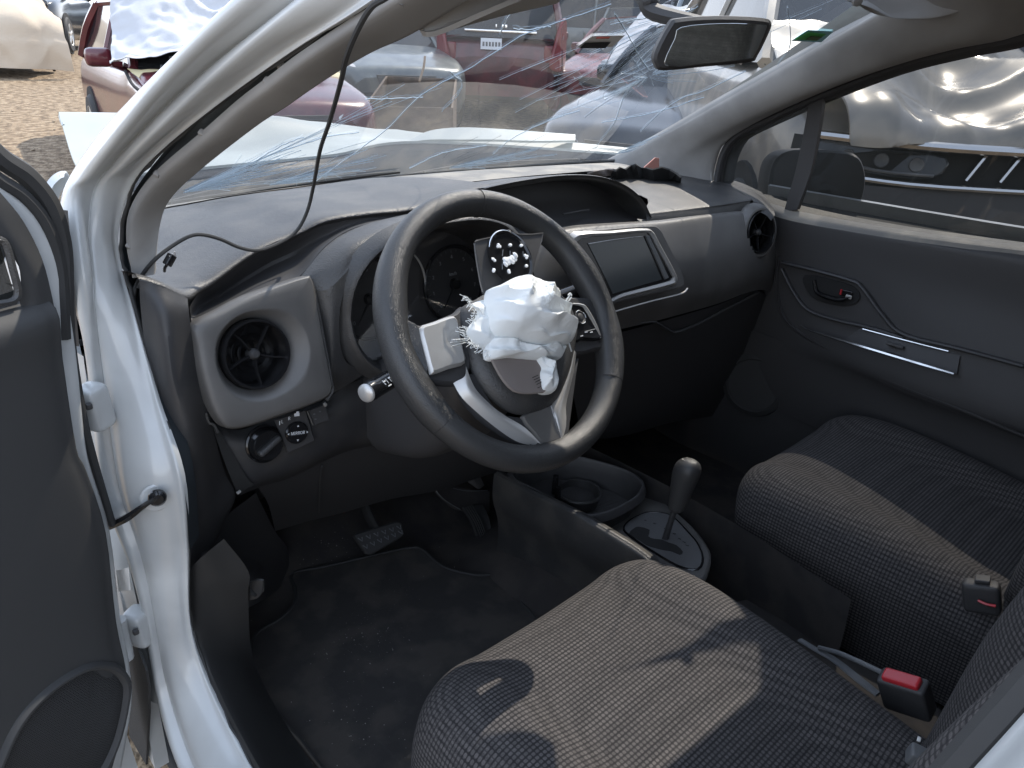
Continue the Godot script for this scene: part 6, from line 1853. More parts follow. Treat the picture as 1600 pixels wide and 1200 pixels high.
# ---------- console and gear lever ----------
func build_console() -> void:
	var t := [Vector3(-.075,.5039,-.2975), Vector3(-.075,.505,-.2519), Vector3(-.074,.5065,-.209), Vector3(-.072,.5107,-.1363), Vector3(-.07,.5129,-.0817), Vector3(-.06,.504,-.0065), Vector3(-.05,.4915,.0486), Vector3(-.045,.4677,.1197)]
	var rows := []
	for p in t:
		rows.append([p + Vector3(.020, -.006, 0), p + Vector3(.006, .001, 0), p, p + Vector3(-.006, -.008, 0), p + Vector3(-.006, -.06, 0), p + Vector3(.012, -.13, 0), p + Vector3(.008, -.24, 0)])
	patch(rows, 5, 4)
	done("console_side", car, M.vinyl, 60)
	# right-hand side and body
	patch([[Vector3(.15, .50, -.34), Vector3(.155, .50, -.1), Vector3(.14, .50, .12), Vector3(.10, .50, .34)], [Vector3(.165, .40, -.34), Vector3(.165, .40, -.1), Vector3(.15, .40, .12), Vector3(.11, .40, .34)], [Vector3(.15, .27, -.34), Vector3(.15, .27, -.1), Vector3(.14, .27, .12), Vector3(.10, .27, .34)]], 3, 4)
	patch([[Vector3(-.05, .37, .16), Vector3(.04, .40, .16), Vector3(.13, .37, .16)], [Vector3(-.05, .37, .6), Vector3(.04, .38, .6), Vector3(.13, .37, .6)]], 2, 3)
	done("console_body", car, M.carpet)
	# tray with cup wells
	var rim := smooth_outline([Vector3(-.0636,.505,-.2639), Vector3(-.0601,.503,-.1902), Vector3(-.055,.5,-.1353), Vector3(-.0458,.498,-.088), Vector3(-.0112,.497,-.0719), Vector3(.0203,.497,-.0676), Vector3(.0577,.497,-.0675), Vector3(.0897,.497,-.0729), Vector3(.1235,.497,-.0931), Vector3(.1325,.5,-.136), Vector3(.1076,.505,-.1977), Vector3(.0684,.51,-.2521), Vector3(.012,.51,-.2878)], 3)
	var c := Vector3.ZERO
	for p in rim:
		c += p / rim.size()
	rows = []
	for s in [[1.10, -.012], [1.05, .002], [1.0, .004], [.96, -.001], [.93, -.02], [.88, -.05], [.0, -.055]]:
		var row := []
		for p in rim:
			row.append(c + (p - c) * Vector3(s[0], 1, s[0]) + Vector3(0, s[1], 0))
		rows.append(row)
	grid(rows, true)
	done("cup_tray", car, M.black, 50)
	lathe([Vector2(.046, 0), Vector2(.044, .003), Vector2(.040, .002), Vector2(.036, -.03), Vector2(0, -.032)], Transform3D(Basis(), Vector3(.0419,.47,-.1801)), 32)
	done("cup_well", car, M.vinyl)
	for k in 2:
		lathe([Vector2(0, .012), Vector2(.005, .010), Vector2(.006, 0), Vector2(.006, -.03)], Transform3D(Basis(), [Vector3(-.0003,.5,-.2071), Vector3(-.0087,.485,-.1909)][k]), 12)
	done("power_socket", car, M.black_gloss)
	# shifter plate
	var gn := Vector3(0, .978, -.21)
	plate(smooth_outline([Vector3(.0272,.4227,-.1619), Vector3(.0073,.4456,-.0551), Vector3(-.0205,.4638,.0295), Vector3(-.0554,.4816,.1122), Vector3(-.0447,.4917,.1593), Vector3(.0258,.4861,.1331), Vector3(.069,.4782,.0966), Vector3(.1157,.4648,.0342), Vector3(.1601,.4475,-.0466), Vector3(.2018,.4289,-.1331), Vector3(.1773,.4297,-.1292), Vector3(.1393,.4308,-.1242), Vector3(.0806,.4305,-.1255), Vector3(.0437,.4267,-.1433)], 3), gn, .008, .004)
	done("shifter_surround", car, M.vinyl_grey, 50)
	var gp := group_node("shifter_gate", car)
	var go := smooth_outline([Vector3(.0255,.4551,-.0514), Vector3(.0547,.4521,-.0654), Vector3(.0918,.4522,-.0653), Vector3(.1111,.4539,-.0573), Vector3(.1237,.4599,-.0294), Vector3(.1173,.4652,-.0047), Vector3(.0837,.4764,.0475), Vector3(.0567,.4845,.0853), Vector3(.0197,.4919,.1196), Vector3(-.0175,.495,.1342), Vector3(-.0272,.4885,.1037), Vector3(-.0109,.4748,.0402), Vector3(.0076,.4629,-.0155)], 3)
	plate(go, gn, .0012, .0005)
	done("gate_plate", gp, M.gate)
	var loop := go.duplicate()
	loop.append(go[0])
	tube(loop, .0024, 6, 1, false)
	done("gate_border", gp, M.black_gloss)
	plate(smooth_outline([Vector3(.0168,.4604,-.0329), Vector3(.0378,.4591,-.039), Vector3(.0494,.4597,-.0362), Vector3(.0504,.4649,-.0123), Vector3(.0288,.4677,.0009), Vector3(.0267,.4707,.015), Vector3(.0319,.4732,.0264), Vector3(.0299,.477,.0442), Vector3(.0298,.4804,.0602), Vector3(.017,.4851,.0821), Vector3(.0045,.4856,.0842), Vector3(.0063,.482,.0674), Vector3(.0024,.4792,.0544), Vector3(-.0003,.475,.0349), Vector3(-.0005,.4715,.0186), Vector3(.0064,.4674,-.0005)], 2), gn, .0005, .0002)
	done("gate_slot", gp, M.gap)
	var letters := ["P", "R", "N", "D", "3", "2", "L"]
	var lp := [Vector3(.0771,.4594,-.041), Vector3(.0757,.464,-.0196), Vector3(.0701,.4701,.0086), Vector3(.0627,.4753,.0332), Vector3(.0516,.4793,.0516), Vector3(.0462,.4821,.0647), Vector3(.0395,.4845,.0757)]
	for i in 7:
		lettering("lettering", gp, letters[i], .0055, Transform3D(Basis(Vector3.RIGHT, Vector3(0, -.21, -.978).normalized(), gn), lp[i]), M.gap)
	# lever and knob
	var gl := group_node("gear_lever", car)
	tube([Vector3(.04,.4606,.0279), Vector3(.04,.5127,.0355), Vector3(.04,.5659,.0437)], [.0065, .0055, .0055], 10, 3)
	done("lever_rod", gl, M.black)
	var base := Vector3(.04,.5402,.0423)
	var tip := Vector3(.04,.6403,.0504)
	var up := (tip - base).normalized()
	rows = []
	for s in [[0, .011, .011], [.06, .0150, .0145], [.30, .0178, .018], [.58, .0200, .022], [.80, .0212, .0240], [.93, .0175, .020], [1.0, .009, .012], [1.02, .001, .001]]:
		var row := []
		for k in 24:
			var a := TAU_ * k / 24.0
			row.append(base + (tip - base) * s[0] * 1.05 + Vector3(1, 0, 0) * cos(a) * s[1] + Vector3(0, .05, 1) * (sin(a) * s[2] + .004 * s[0]))
		rows.append(row)
	patch(rows, 4, 1, true)
	done("lever_knob", gl, M.vinyl, 60)
	patch([[tip + Vector3(-.006, .0045, -.008), tip + Vector3(.006, .0045, -.006)], [tip + Vector3(-.008, .005, .004), tip + Vector3(.010, .004, .004)], [tip + Vector3(-.006, -.002, .017), tip + Vector3(.010, -.003, .015)]], 4, 4)
	done("knob_cap", gl, M.silver)

# ---------- seats ----------
func build_seats() -> void:
	var s := seat("seat", -.335)
	s.set_meta("label", "driver's seat in dark cloth with a fine light check")
	var p := s.duplicate()
	p.name = "seat_001"
	car.add_child(p)
	p.position.x = .445
	p.position.z = -.03
	p.position.y = -.005
	p.set_meta("label", "passenger seat in dark cloth with a fine light check, half in sun")

func seat(called: String, cx: float) -> Node3D:
	var st := group_node(called, car, Transform3D(Basis(), Vector3(cx, 0, 0)))
	var prof := [[.13, .33, .9], [.085, .42, .93], [.062, .49, .95], [.068, .528, .965], [.095, .552, .975], [.15, .561, .985], [.24, .556, 1.0], [.36, .540, 1.0], [.48, .520, .99], [.60, .505, .97]]
	var ss := [-1.0, -1.01, -1.0, -.94, -.82, -.64, -.44, -.2, 0.0, .2, .44, .64, .82, .94, 1.0, 1.01, 1.0]
	var yo := [-.20, -.12, -.055, -.018, .004, .008, -.002, -.005, -.006, -.005, -.002, .008, .004, -.018, -.055, -.12, -.20]
	var rows := []
	for q in prof:
		var row := []
		for i in 17:
			var s: float = ss[i]
			var y: float = q[1] + yo[i] * clampf((q[1] - .30) / .24, .1, 1.0)
			if absf(s) > .5 and absf(s) < .9:
				y += .012 * clampf((q[0] - .15) / .3, 0, 1)
			row.append(Vector3(s * .258 * q[2], maxf(y, .30), q[0] + .045 * pow(absf(s), 5.0) * (1.0 if q[0] < .2 else 0.0)))
		rows.append(row)
	var g := refine(rows, 5, 4)
	for part in [[12, 52], [0, 12], [52, 64]]:
		var sub := []
		for r in g:
			sub.append(r.slice(part[0], part[1] + 1))
		grid(sub)
		done("seat_cushion" if part[0] == 16 else "seat_side", st, M.fabric if part[0] == 16 else M.fabric_side, 60)
	# backrest
	rows = []
	var bp := [[.50, .57, .80], [.58, .585, .92], [.72, .615, 1.0], [.88, .655, 1.03], [1.0, .69, .98], [1.08, .715, .86], [1.13, .735, .60], [1.14, .76, .2]]
	for q in bp:
		var row := []
		for i in 17:
			var s: float = ss[i]
			var z: float = q[1] - [-.10, -.03, .025, .055, .062, .045, .012, .003, 0.0, .003, .012, .045, .062, .055, .025, -.03, -.10][i] * clampf(1.2 - absf(q[0] - .85) * 1.6, .2, 1)
			row.append(Vector3(s * .243 * q[2], q[0], z))
		rows.append(row)
	patch(rows, 5, 4)
	done("backrest", st, M.fabric_side, 60)
	rows = []
	for q in bp:
		rows.append([Vector3(-.243 * q[2], q[0], q[1] + .10), Vector3(0, q[0], q[1] + .14), Vector3(.243 * q[2], q[0], q[1] + .10)])
	patch(rows, 3, 4)
	done("backrest_shell", st, M.fabric_plain)
	rbox(Transform3D(Basis(Vector3.RIGHT, .22), Vector3(0, 1.24, .80)), Vector3(.26, .18, .09), .04)
	done("headrest", st, M.fabric)
	for sg in [-1.0, 1.0]:
		tube([Vector3(.06 * sg, 1.1, .77), Vector3(.06 * sg, 1.18, .79)], .006, 8, 2)
	done("headrest_post", st, M.chrome)
	box(Vector3(-.20, .29, .12), Vector3(.20, .36, .60), .02)
	done("seat_base", st, M.gap)
	return st

func build_small() -> void:
	# driver's belt buckle with its stalk
	var b := group_node("belt_buckle", car)
	b.set_meta("label", "black belt buckle with a big red button beside the driver's seat")
	var at: Vector3 = Vector3(-.075,.5481,.4782)
	var x := (Vector3(-.075,.5541,.503) - Vector3(-.075,.5381,.4534)).normalized()
	var up := Vector3(-.25, 1, .45)
	var y := (up - x * up.dot(x)).normalized()
	var bb := Basis(x, y, x.cross(y))
	rbox(Transform3D(bb, at - y * .022), Vector3(.060, .055, .028), .006)
	done("buckle_case", b, M.black)
	rbox(Transform3D(bb, at + y * .006 + bb.z * .001), Vector3(.046, .012, .019), .004)
	done("red_button", b, M.red)
	tube([Vector3(-.07,.505,.454), Vector3(-.062,.5042,.4226), Vector3(-.05,.5017,.3854), Vector3(-.04,.4929,.3535), Vector3(-.03,.485,.3249)], [.006, .007, .006, .005, .005], 8, 5, true, .5)
	tube([Vector3(-.07,.5408,.4523), Vector3(-.06,.5298,.4203), Vector3(-.05,.5167,.3868), Vector3(-.04,.499,.3571)], .0035, 8, 5)
	done("buckle_stalk", b, M.bare)
	var c := group_node("belt_buckle", car)
	c.set_meta("label", "black belt buckle beside the passenger seat")
	var at2 := Vector3(.19,.5703,.4878)
	rbox(Transform3D(Basis.from_euler(Vector3(-.3, .2, 0)), at2 - Vector3(0, .02, 0)), Vector3(.026, .05, .050), .008)
	rbox(Transform3D(Basis.from_euler(Vector3(-.3, .2, 0)), at2 + Vector3(0, .008, -.006)), Vector3(.018, .006, .020), .002)
	done("buckle_case", c, M.black)
	tube([Vector3(.17,.5539,.4879), Vector3(.17,.554,.4992), Vector3(.17,.558,.511)], .002, 6, 3)
	done("red_button", c, M.red)
	# seat adjusters and rail bits at the bottom right
	rbox(Transform3D(Basis.from_euler(Vector3(.2, .4, .1)), Vector3(-.2,.5678,.5438)), Vector3(.02, .02, .03), .004)
	done("seat_bracket", car, M.bare)
	rbox(Transform3D(Basis.from_euler(Vector3(.2, .4, .6)), Vector3(-.15,.5457,.5274)), Vector3(.006, .003, .004), .001)
	tag(done("paper_crumb", self, M.paper), "tiny pale crumb beside the driver's seat back", "crumb")
	rbox(Transform3D(Basis.from_euler(Vector3(.1, .7, .1)), Vector3(.3084,.522,.4207)), Vector3(.009, .0025, .004), .001)
	tag(done("paper_crumb", self, M.paper), "small pale crumb lying on the passenger seat", "crumb")

# ---------- the other cars in the yard ----------
# d: len, wid, hood (height of the bonnet's nose), cowl (height at the windshield's foot), roof, belt, cowl_z / roof_z0 / roof_z1 / tail_z as shares of the length, deck
func vehicle(called: String, label: String, paint: Material, d: Dictionary, at: Vector3, f: Vector3, grp := "wrecked cars parked in the yard") -> Node3D:
	var a := atan2(-f.x, -f.z)
	var v := group_node(called, self, Transform3D(Basis(Vector3.UP, a), at))
	tag(v, label, d.get("category", "car"), grp)
	var L: float = d.len
	var w: float = d.wid / 2.0
	var cz: float = (d.cowl_z - .5) * L
	var r0: float = (d.roof_z0 - .5) * L
	var r1: float = (d.roof_z1 - .5) * L
	var tz: float = (d.tail_z - .5) * L
	var h: float = L / 2.0
	# lower body
	var st := [[-h, .70, d.hood * .80, .30], [-h + .06, .82, d.hood * .93, .24], [-h + .22, .94, d.hood, .22], [-h + .55, .99, lerpf(d.hood, d.cowl, .45), .22], [cz, 1.0, d.cowl, .22], [cz + .5, 1.0, d.belt, .22], [tz - .35, 1.0, d.belt + .03, .22], [tz, .98, d.deck, .24], [h - .15, .93, d.deck - .02, .26], [h - .04, .86, d.deck - .08, .32], [h, .76, d.deck * .78, .40]]
	var rows := []
	for s in st:
		var x: float = w * s[1]
		var y: float = s[2]
		var q := []
		for p in [[.90, s[3]], [.97, s[3] + .10], [1.0, lerpf(s[3], y, .5)], [.985, lerpf(s[3], y, .80)], [.93, y - .03], [.80, y], [.4, y + .02], [0, y + .025]]:
			q.append(Vector3(x * p[0], p[1], s[0]))
		for i in range(6, -1, -1):
			q.append(Vector3(-q[i].x, q[i].y, q[i].z))
		rows.append(q)
	patch(rows, 4, 2)
	var cap0 := []
	var cap1 := []
	for p in rows[0]:
		cap0.append(p)
	for p in rows[rows.size() - 1]:
		cap1.append(p)
	tri_fill(cap0, Vector3.BACK)
	tri_fill(cap1, Vector3.BACK)
	done("body", v, paint, 45)
	# greenhouse
	var wb := w * .93
	var wr := w * .72
	var yb: float = d.belt - .01
	var rf: float = d.roof
	var fl := Vector3(-wb, d.cowl - .01, cz - .02)
	var tl := Vector3(-wr, rf - .05, r0)
	var tr := Vector3(-wr, rf - .06, r1)
	var bl := Vector3(-wb, yb + .02, tz - .02)
	var mx := Vector3(-1, 1, 1)
	rows = []
	for i in 5:
		var t := i / 4.0
		var z := lerpf(r0, r1, t)
		var yy := rf + .03 * sin(t * PI) - .01
		rows.append([Vector3(-wr, yy - .05, z), Vector3(-wr * .8, yy - .005, z), Vector3(0, yy + .02, z), Vector3(wr * .8, yy - .005, z), Vector3(wr, yy - .05, z)])
	slab(rows, .03, 2, 3)
	for p in [fl, bl]:
		pass
	for sx in [1.0, -1.0]:
		var m := Vector3(sx, 1, 1)
		tube([fl * m, (fl.lerp(tl, .5) + Vector3(-.02, .02, 0)) * m, tl * m], .035, 6, 3)
		tube([bl * m, (bl.lerp(tr, .5) + Vector3(-.02, .02, 0)) * m, tr * m], .05, 6, 3)
		tube([tl * m, tr * m], .03, 6, 2)
		tube([fl.lerp(bl, .5) * m, (fl.lerp(bl, .5) * Vector3(0, 1, 1) + Vector3(-wr, 0, 0)) * m + Vector3(0, rf - .06 - yb, 0)], .03, 6, 2)
	done("roof", v, paint, 45)
	var gm: Material = M.car_glass
	slab([[fl, Vector3(0, fl.y + .02, fl.z - .10), fl * mx], [fl.lerp(tl, .5), Vector3(0, (fl.y + tl.y) / 2 + .02, (fl.z + tl.z) / 2 - .07), fl.lerp(tl, .5) * mx], [tl, Vector3(0, tl.y + .05, tl.z - .04), tl * mx]], .01, 2, 3)
	done("windshield", v, gm)
	slab([[bl, Vector3(0, bl.y, bl.z + .07), bl * mx], [tr, Vector3(0, tr.y + .04, tr.z + .03), tr * mx]], .01, 2, 3)
	done("rear_window", v, gm)
	for sx in [1.0, -1.0]:
		var m := Vector3(sx, 1, 1)
		slab([[fl * m, fl.lerp(bl, .5) * m, bl * m], [tl * m, tl.lerp(tr, .5) * m, tr * m]], .01, 2, 3)
		done("side_window", v, gm)
	# inside, so that the glass has something dark behind it
	box(Vector3(-w * .8, .3, cz + .3), Vector3(w * .8, d.belt - .05, tz - .2), .05)
	for sx in [-1.0, 1.0]:
		box(Vector3(sx * w * .45 - .22, d.belt - .1, cz + 1.15), Vector3(sx * w * .45 + .22, d.belt + .32, cz + 1.3), .05)
	done("interior", v, M.gap)
	# wheels in dark arches
	var wr_: float = d.get("wheel", .32)
	for wz in [-h + .78, h - .72]:
		for sx in [-1.0, 1.0]:
			lathe([Vector2(wr_ * 1.17, -.01), Vector2(wr_ * 1.15, .012), Vector2(wr_ * 1.0, .008), Vector2(0, .004)], Transform3D(Basis(Vector3(0, 0, 1), -PI / 2 * sx), Vector3(w * 1.0 * sx, wr_ + .02, wz)), 28)
			done("wheel_arch", v, M.gap)
			var wn := group_node("wheel", v, Transform3D(Basis(Vector3(0, 0, 1), PI / 2), Vector3((w - .06) * sx, wr_, wz)))
			wheel_shape(wn, wr_, .20)
	# lamps, grille, plates, mirrors
	var hy: float = d.hood - .13
	for sx in [-1.0, 1.0]:
		var m := Vector3(sx, 1, 1)
		plate(smooth_outline([Vector3(-w * .86, hy + .09, -h + .30) * m, Vector3(-w * .62, hy + .06, -h + .10) * m, Vector3(-w * .46, hy + .0, -h + .03) * m, Vector3(-w * .50, hy - .07, -h + .03) * m, Vector3(-w * .72, hy - .06, -h + .10) * m, Vector3(-w * .88, hy - .02, -h + .26) * m], 3), Vector3(-.45 * sx, .25, -1), .03, .012)
		var hl := done("headlight", v, M.lamp)
		lathe([Vector2(.045, .0), Vector2(.04, .012), Vector2(.0, .02)], facing(Vector3(-w * .62 * sx, hy + .01, -h + .055), Vector3(-.2 * sx, .1, -1)), 16)
		done("lamp_bowl", hl, M.chrome)
		box(Vector3(-w * .95 * sx, d.deck - .28, h - .10), Vector3(-w * .68 * sx, d.deck - .06, h + .005), .03)
		done("tail_light", v, M.tail)
		rbox(Transform3D(Basis(), Vector3(-(w + .10) * sx, d.belt + .08, cz + .45)), Vector3(.20, .14, .10), .045)
		tube([Vector3(-w * .93 * sx, d.belt + .03, cz + .45), Vector3(-(w + .05) * sx, d.belt + .05, cz + .45)], .025, 6, 2)
		done("side_mirror", v, paint)
	plate([Vector3(-w * .42, hy + .02, -h - .004), Vector3(w * .42, hy + .02, -h - .004), Vector3(w * .38, hy - .09, -h - .012), Vector3(-w * .38, hy - .09, -h - .012)], Vector3(0, .1, -1), .012, .004)
	for i in 3:
		tube([Vector3(-w * .40, hy - .01 - .028 * i, -h - .018), Vector3(w * .40, hy - .01 - .028 * i, -h - .018)], .005, 5, 1)
	plate([Vector3(-w * .6, .46, -h + .0), Vector3(w * .6, .46, -h + .0), Vector3(w * .52, .32, -h + .01), Vector3(-w * .52, .32, -h + .01)], Vector3(0, 0, -1), .02, .006)
	done("grille", v, M.black)
	box(Vector3(-w * .9, d.belt - .22, cz + .10), Vector3(w * .9, d.belt - .21, cz + .11), .002)
	return v

func side_strips(v: Node3D, w: float, L: float, y: float, m: Material) -> void:
	for sx in [-1.0, 1.0]:
		tube([Vector3(w * 1.002 * sx, y, -L * .25), Vector3(w * 1.002 * sx, y, L * .28)], .012, 6, 2)
	done("side_strip", v, m)

# a cloth laid over bars of points, with creases
func cover(rows: Array, nu: int, nv: int, amp: float, freq: float, sd: int, t := .004, octaves := 3, fine := .35, out := Vector3.UP) -> void:
	var g := refine(rows, nu, nv)
	var n := grid_normals(g)
	var sg := 1.0 if n[g.size() / 2][g[0].size() / 2].dot(out) > 0 else -1.0
	var f := FastNoiseLite.new()
	f.seed = sd
	f.frequency = freq
	f.fractal_type = FastNoiseLite.FRACTAL_RIDGED
	f.fractal_octaves = octaves
	f.fractal_gain = .45
	f.domain_warp_enabled = true
	f.domain_warp_amplitude = .25 / freq
	f.domain_warp_frequency = freq
	f.domain_warp_fractal_type = FastNoiseLite.DOMAIN_WARP_FRACTAL_NONE
	for r in g.size():
		for c in g[0].size():
			var p: Vector3 = g[r][c]
			var k := f.get_noise_3d(p.x, p.y, p.z)
			var j := f.get_noise_3d(p.x * 2.7 + 9, p.y * 2.7, p.z * 2.7)
			g[r][c] = p + n[r][c] * sg * amp * (.9 + k + fine * j)
	slab(g, t * sg, 1, 1)

func build_yard() -> void:
	M.car_glass = mat(lin(.02, .022, .024), .06)
	M.lamp = mat(lin(.55, .57, .58), .12, .2)
	M.tail = mat(lin(.16, .012, .016), .15)
	M.maroon = mat(lin(.115, .02, .032), .25)
	M.darkblue = mat(lin(.018, .022, .03), .2)
	M.wine = mat(lin(.10, .013, .022), .3)
	M.pale = mat(lin(.42, .43, .44), .3)
	M.lamp_dark = mat(lin(.05, .055, .06), .08)
	M.silverpaint = mat(lin(.42, .395, .345), .33, .1)
	M.grey = mat(lin(.16, .18, .18), .3, .2)
	M.glare_blue = mat(lin(.26, .31, .36), .3)  # pale blue stands for glare on the windshield
	M.pinkish = mat(lin(.22, .07, .075), .35)
	for k in ["maroon", "darkblue", "wine", "pale", "silverpaint", "grey", "pinkish", "glare_blue"]:
		M[k].clearcoat_enabled = true
		M[k].clearcoat = .5
		M[k].clearcoat_roughness = .1
		M[k].albedo_texture = M.dusty
		tri(M[k], 1.7)
	M.sheet = grained(lin(.43, .435, .45), .8, M.coarse_n, .5, .25)
	M.rust = grained(lin(.17, .13, .10), .85, M.coarse_n, .3, .7, M.dusty)
	M.tarp = grained(lin(.46, .38, .29), .9, M.coarse_n, .5, .4)
	var small := {"len": 3.9, "wid": 1.69, "hood": .80, "cowl": .98, "roof": 1.50, "belt": .97, "cowl_z": .27, "roof_z0": .43, "roof_z1": .90, "tail_z": .985, "deck": .96, "wheel": .30}
	var sedan := {"len": 4.4, "wid": 1.74, "hood": .76, "cowl": .95, "roof": 1.45, "belt": .95, "cowl_z": .30, "roof_z0": .43, "roof_z1": .68, "tail_z": .82, "deck": .98, "wheel": .31}
	var suv := {"len": 4.4, "wid": 1.80, "hood": .98, "cowl": 1.10, "roof": 1.66, "belt": 1.08, "cowl_z": .29, "roof_z0": .42, "roof_z1": .88, "tail_z": .97, "deck": 1.06, "wheel": .35, "category": "SUV"}
	var van := {"len": 4.6, "wid": 1.72, "hood": .98, "cowl": 1.08, "roof": 1.88, "belt": 1.12, "cowl_z": .16, "roof_z0": .28, "roof_z1": .97, "tail_z": .995, "deck": 1.12, "wheel": .32, "category": "van"}
	var low_small := small.duplicate()
	low_small.cowl = .94
	low_small.belt = .91
	low_small.deck = .92
	low_small.roof = 1.46
	# maroon hatchback nose-on, white sheet over its glass
	var f := Vector3(-.17, 0, .985)
	var at = Vector3(1.86, ground_y(1.63, -5.2) - .04, -4.66) - f * 1.95
	var c := vehicle("parked_car", "maroon hatchback facing the camera with white sheeting over its windshield", M.maroon, low_small, at, f)
	var b := Basis(Vector3.UP, atan2(-f.x, -f.z))
	var lay := func(x: float, y: float, z: float) -> Vector3: return at + b * Vector3(x, y, z)
	var rows := []
	for r in [[.88, .915, -1.02, -.02], [.87, .95, -.92, .0], [.82, 1.12, -.66, .03], [.75, 1.30, -.44, .03], [.68, 1.48, -.22, .03], [.65, 1.52, .35, .02], [.65, 1.51, .8, .02]]:
		var row := []
		for i in 9:
			var s := (i - 4) / 4.0
			row.append(lay.call(r[0] * s * 1.03, r[1] + .055 - .10 * pow(absf(s), 6.0) + .012 * sin(i * 2.1 + r[1] * 9.0), r[2] - .05 * (1.0 - s * s) + .04 * sin(i * 1.7) * (1.0 if r[1] < .98 else .2)))
		rows.append(row)
	cover(rows, 16, 14, .07, 1.3, 5, .004, 3, .2)
	tag(done("car_sheet", self, M.sheet, 80), "crumpled white sheet draped over the windshield of the maroon hatchback", "sheet")
	rows = []
	for r in [[.84, .915, -1.02], [.80, .885, -1.10], [.76, .85, -1.16]]:
		var row := []
		for i in 7:
			var s := (i - 3) / 3.0
			row.append(lay.call(r[0] * s, r[1] + .02 * sin(i * 2.0), r[2] + .03 * sin(i * 1.3)))
		rows.append(row)
	cover(rows, 4, 6, .02, 2.0, 15)
	tag(done("paper_strip", self, mat(lin(.62, .54, .33), .7)), "yellowed strip of torn paper along the sheet's lower edge", "paper")
	tube([Vector3(.55, 1.02, -1.05), Vector3(.25, 1.06, -1.03), Vector3(-.1, 1.06, -1.05)], .012, 6, 4)
	done("wiper", c, M.rubber)
	for q in [[[.62, .93, -1.1], [.66, .86, -1.3], [.60, .80, -1.55], [.50, .76, -1.75]], [[.40, .93, -1.12], [.32, .88, -1.35], [.36, .84, -1.6], [.22, .80, -1.78]], [[.84, .88, -.9], [.86, .80, -1.3], [.80, .74, -1.65]]]:
		var pts := []
		for p in q:
			pts.append(Vector3(p[0], p[1] + .035, p[2]))
		tube(pts, .012, 6, 4)
	done("torn_seam", c, M.gap)
	# car under beige cloth, far left, and the dark SUV behind it
	at = Vector3(2.54, ground_y(2.5, -16.7) , -16.7)
	f = Vector3(-.15, 0, .99).normalized()
	vehicle("parked_car", "black car half hidden under a beige cloth at the edge of the yard", M.darkblue, sedan, at, f)
	b = Basis(Vector3.UP, atan2(-f.x, -f.z))
	rows = []
	for r in [[1.0, .05, -2.36], [.98, .45, -2.30], [.92, .80, -2.18], [.9, .98, -1.5], [.86, 1.06, -.9], [.76, 1.50, -.1], [.72, 1.52, .8]]:
		var row := []
		for i in 7:
			var s := (i - 3) / 3.0
			row.append(lay_at(at, b, r[0] * s - .06, r[1] - .18 * pow(absf(s), 4.0) * (1.0 if r[1] > .5 else 0.2), r[2] + .06 * sin(i * 2.4)))
		rows.append(row)
	cover(rows, 10, 10, .08, .7, 25, .004, 2, .15)
	tag(done("car_cloth", self, M.tarp, 80), "beige cloth hanging over the nose of the half hidden black car", "cloth")
	f = Vector3(-.45, 0, .9).normalized()
	vehicle("parked_suv", "dark SUV in three-quarter front view behind the cloth-covered car", M.darkblue, suv, Vector3(4.45, ground_y(4.4, -20.7), -20.7), f)
	vehicle("parked_car", "dark sedan parked farther back behind the dark SUV", M.grey, sedan, Vector3(8.6, ground_y(8.6, -25.0), -25.0), Vector3(-.5, 0, .86).normalized())
	# seen through the windshield
	f = Vector3(-.60, 0, .80).normalized()
	at = Vector3(4.6895,.8996,-8.11)
	vehicle("parked_car", "grey-green car behind the maroon hatchback's headlight", M.grey, sedan, Vector3(at.x, ground_y(at.x, at.z), at.z) - f * 1.6 , Vector3(-.35, 0, .94).normalized())
	at = Vector3(7.6871,.8722,-11.2895)
	vehicle("parked_car", "white sedan facing the camera beside the wine red van", M.pale, sedan, Vector3(at.x, ground_y(at.x, at.z), at.z), Vector3(-.62, 0, .78).normalized())
	at = Vector3(6.6497,1.0209,-7.6461)
	f = Vector3(.70, 0, -.714).normalized()
	var vat := Vector3(at.x, ground_y(at.x, at.z), at.z) + f * 2.3
	var vn := vehicle("parked_van", "wine red van seen from behind with its number plate and tail lamp", M.wine, van, vat, f)
	box(Vector3(-.26, .98, 2.30), Vector3(.02, 1.12, 2.335), .004)
	var np := done("number_plate", vn, M.print)
	for i in 6:
		box(Vector3(-.235 + .042 * i, 1.02, 2.334), Vector3(-.208 + .042 * i, 1.075, 2.3365), .001)
	done("plate_marks", np, M.bare)
	box(Vector3(-.48, 1.19, 2.30), Vector3(.48, 1.225, 2.34), .01)
	done("chrome_strip", vn, M.chrome)
	for q in [[-.06, .012], [.03, .02], [.07, .02]]:
		rbox(Transform3D(Basis(), Vector3(q[0], 1.27, 2.32)), Vector3(q[1] * 1.6, .045, .02), .006)
	done("badge", vn, M.chrome)
	for sx in [-1.0, 1.0]:
		plate(smooth_outline([Vector3(.86 * sx, 1.35, 2.12), Vector3(.87 * sx, .80, 2.12), Vector3(.78 * sx, .74, 2.34), Vector3(.66 * sx, .80, 2.36), Vector3(.70 * sx, 1.05, 2.36), Vector3(.78 * sx, 1.35, 2.30)], 3), Vector3(.5 * sx, 0, 1), .05, .02)
	done("lamp_cluster", vn, M.tail)
	at = Vector3(8.345,.9956,-6.8899)
	vehicle("parked_car", "dull red wreck with a broken nose right of the wine red van", M.pinkish, small, Vector3(at.x + 1.2, ground_y(at.x, at.z), at.z - .6), Vector3(-.92, 0, .38).normalized())
	at = Vector3(4.6195,.9116,-3.1271)
	f = Vector3(-.86, 0, .50).normalized()
	var wat := Vector3(at.x, ground_y(at.x, at.z), at.z) - f * 1.9
	vehicle("parked_car", "white hatchback with sheeting on its windshield, behind the interior mirror", M.pale, small, wat, f)
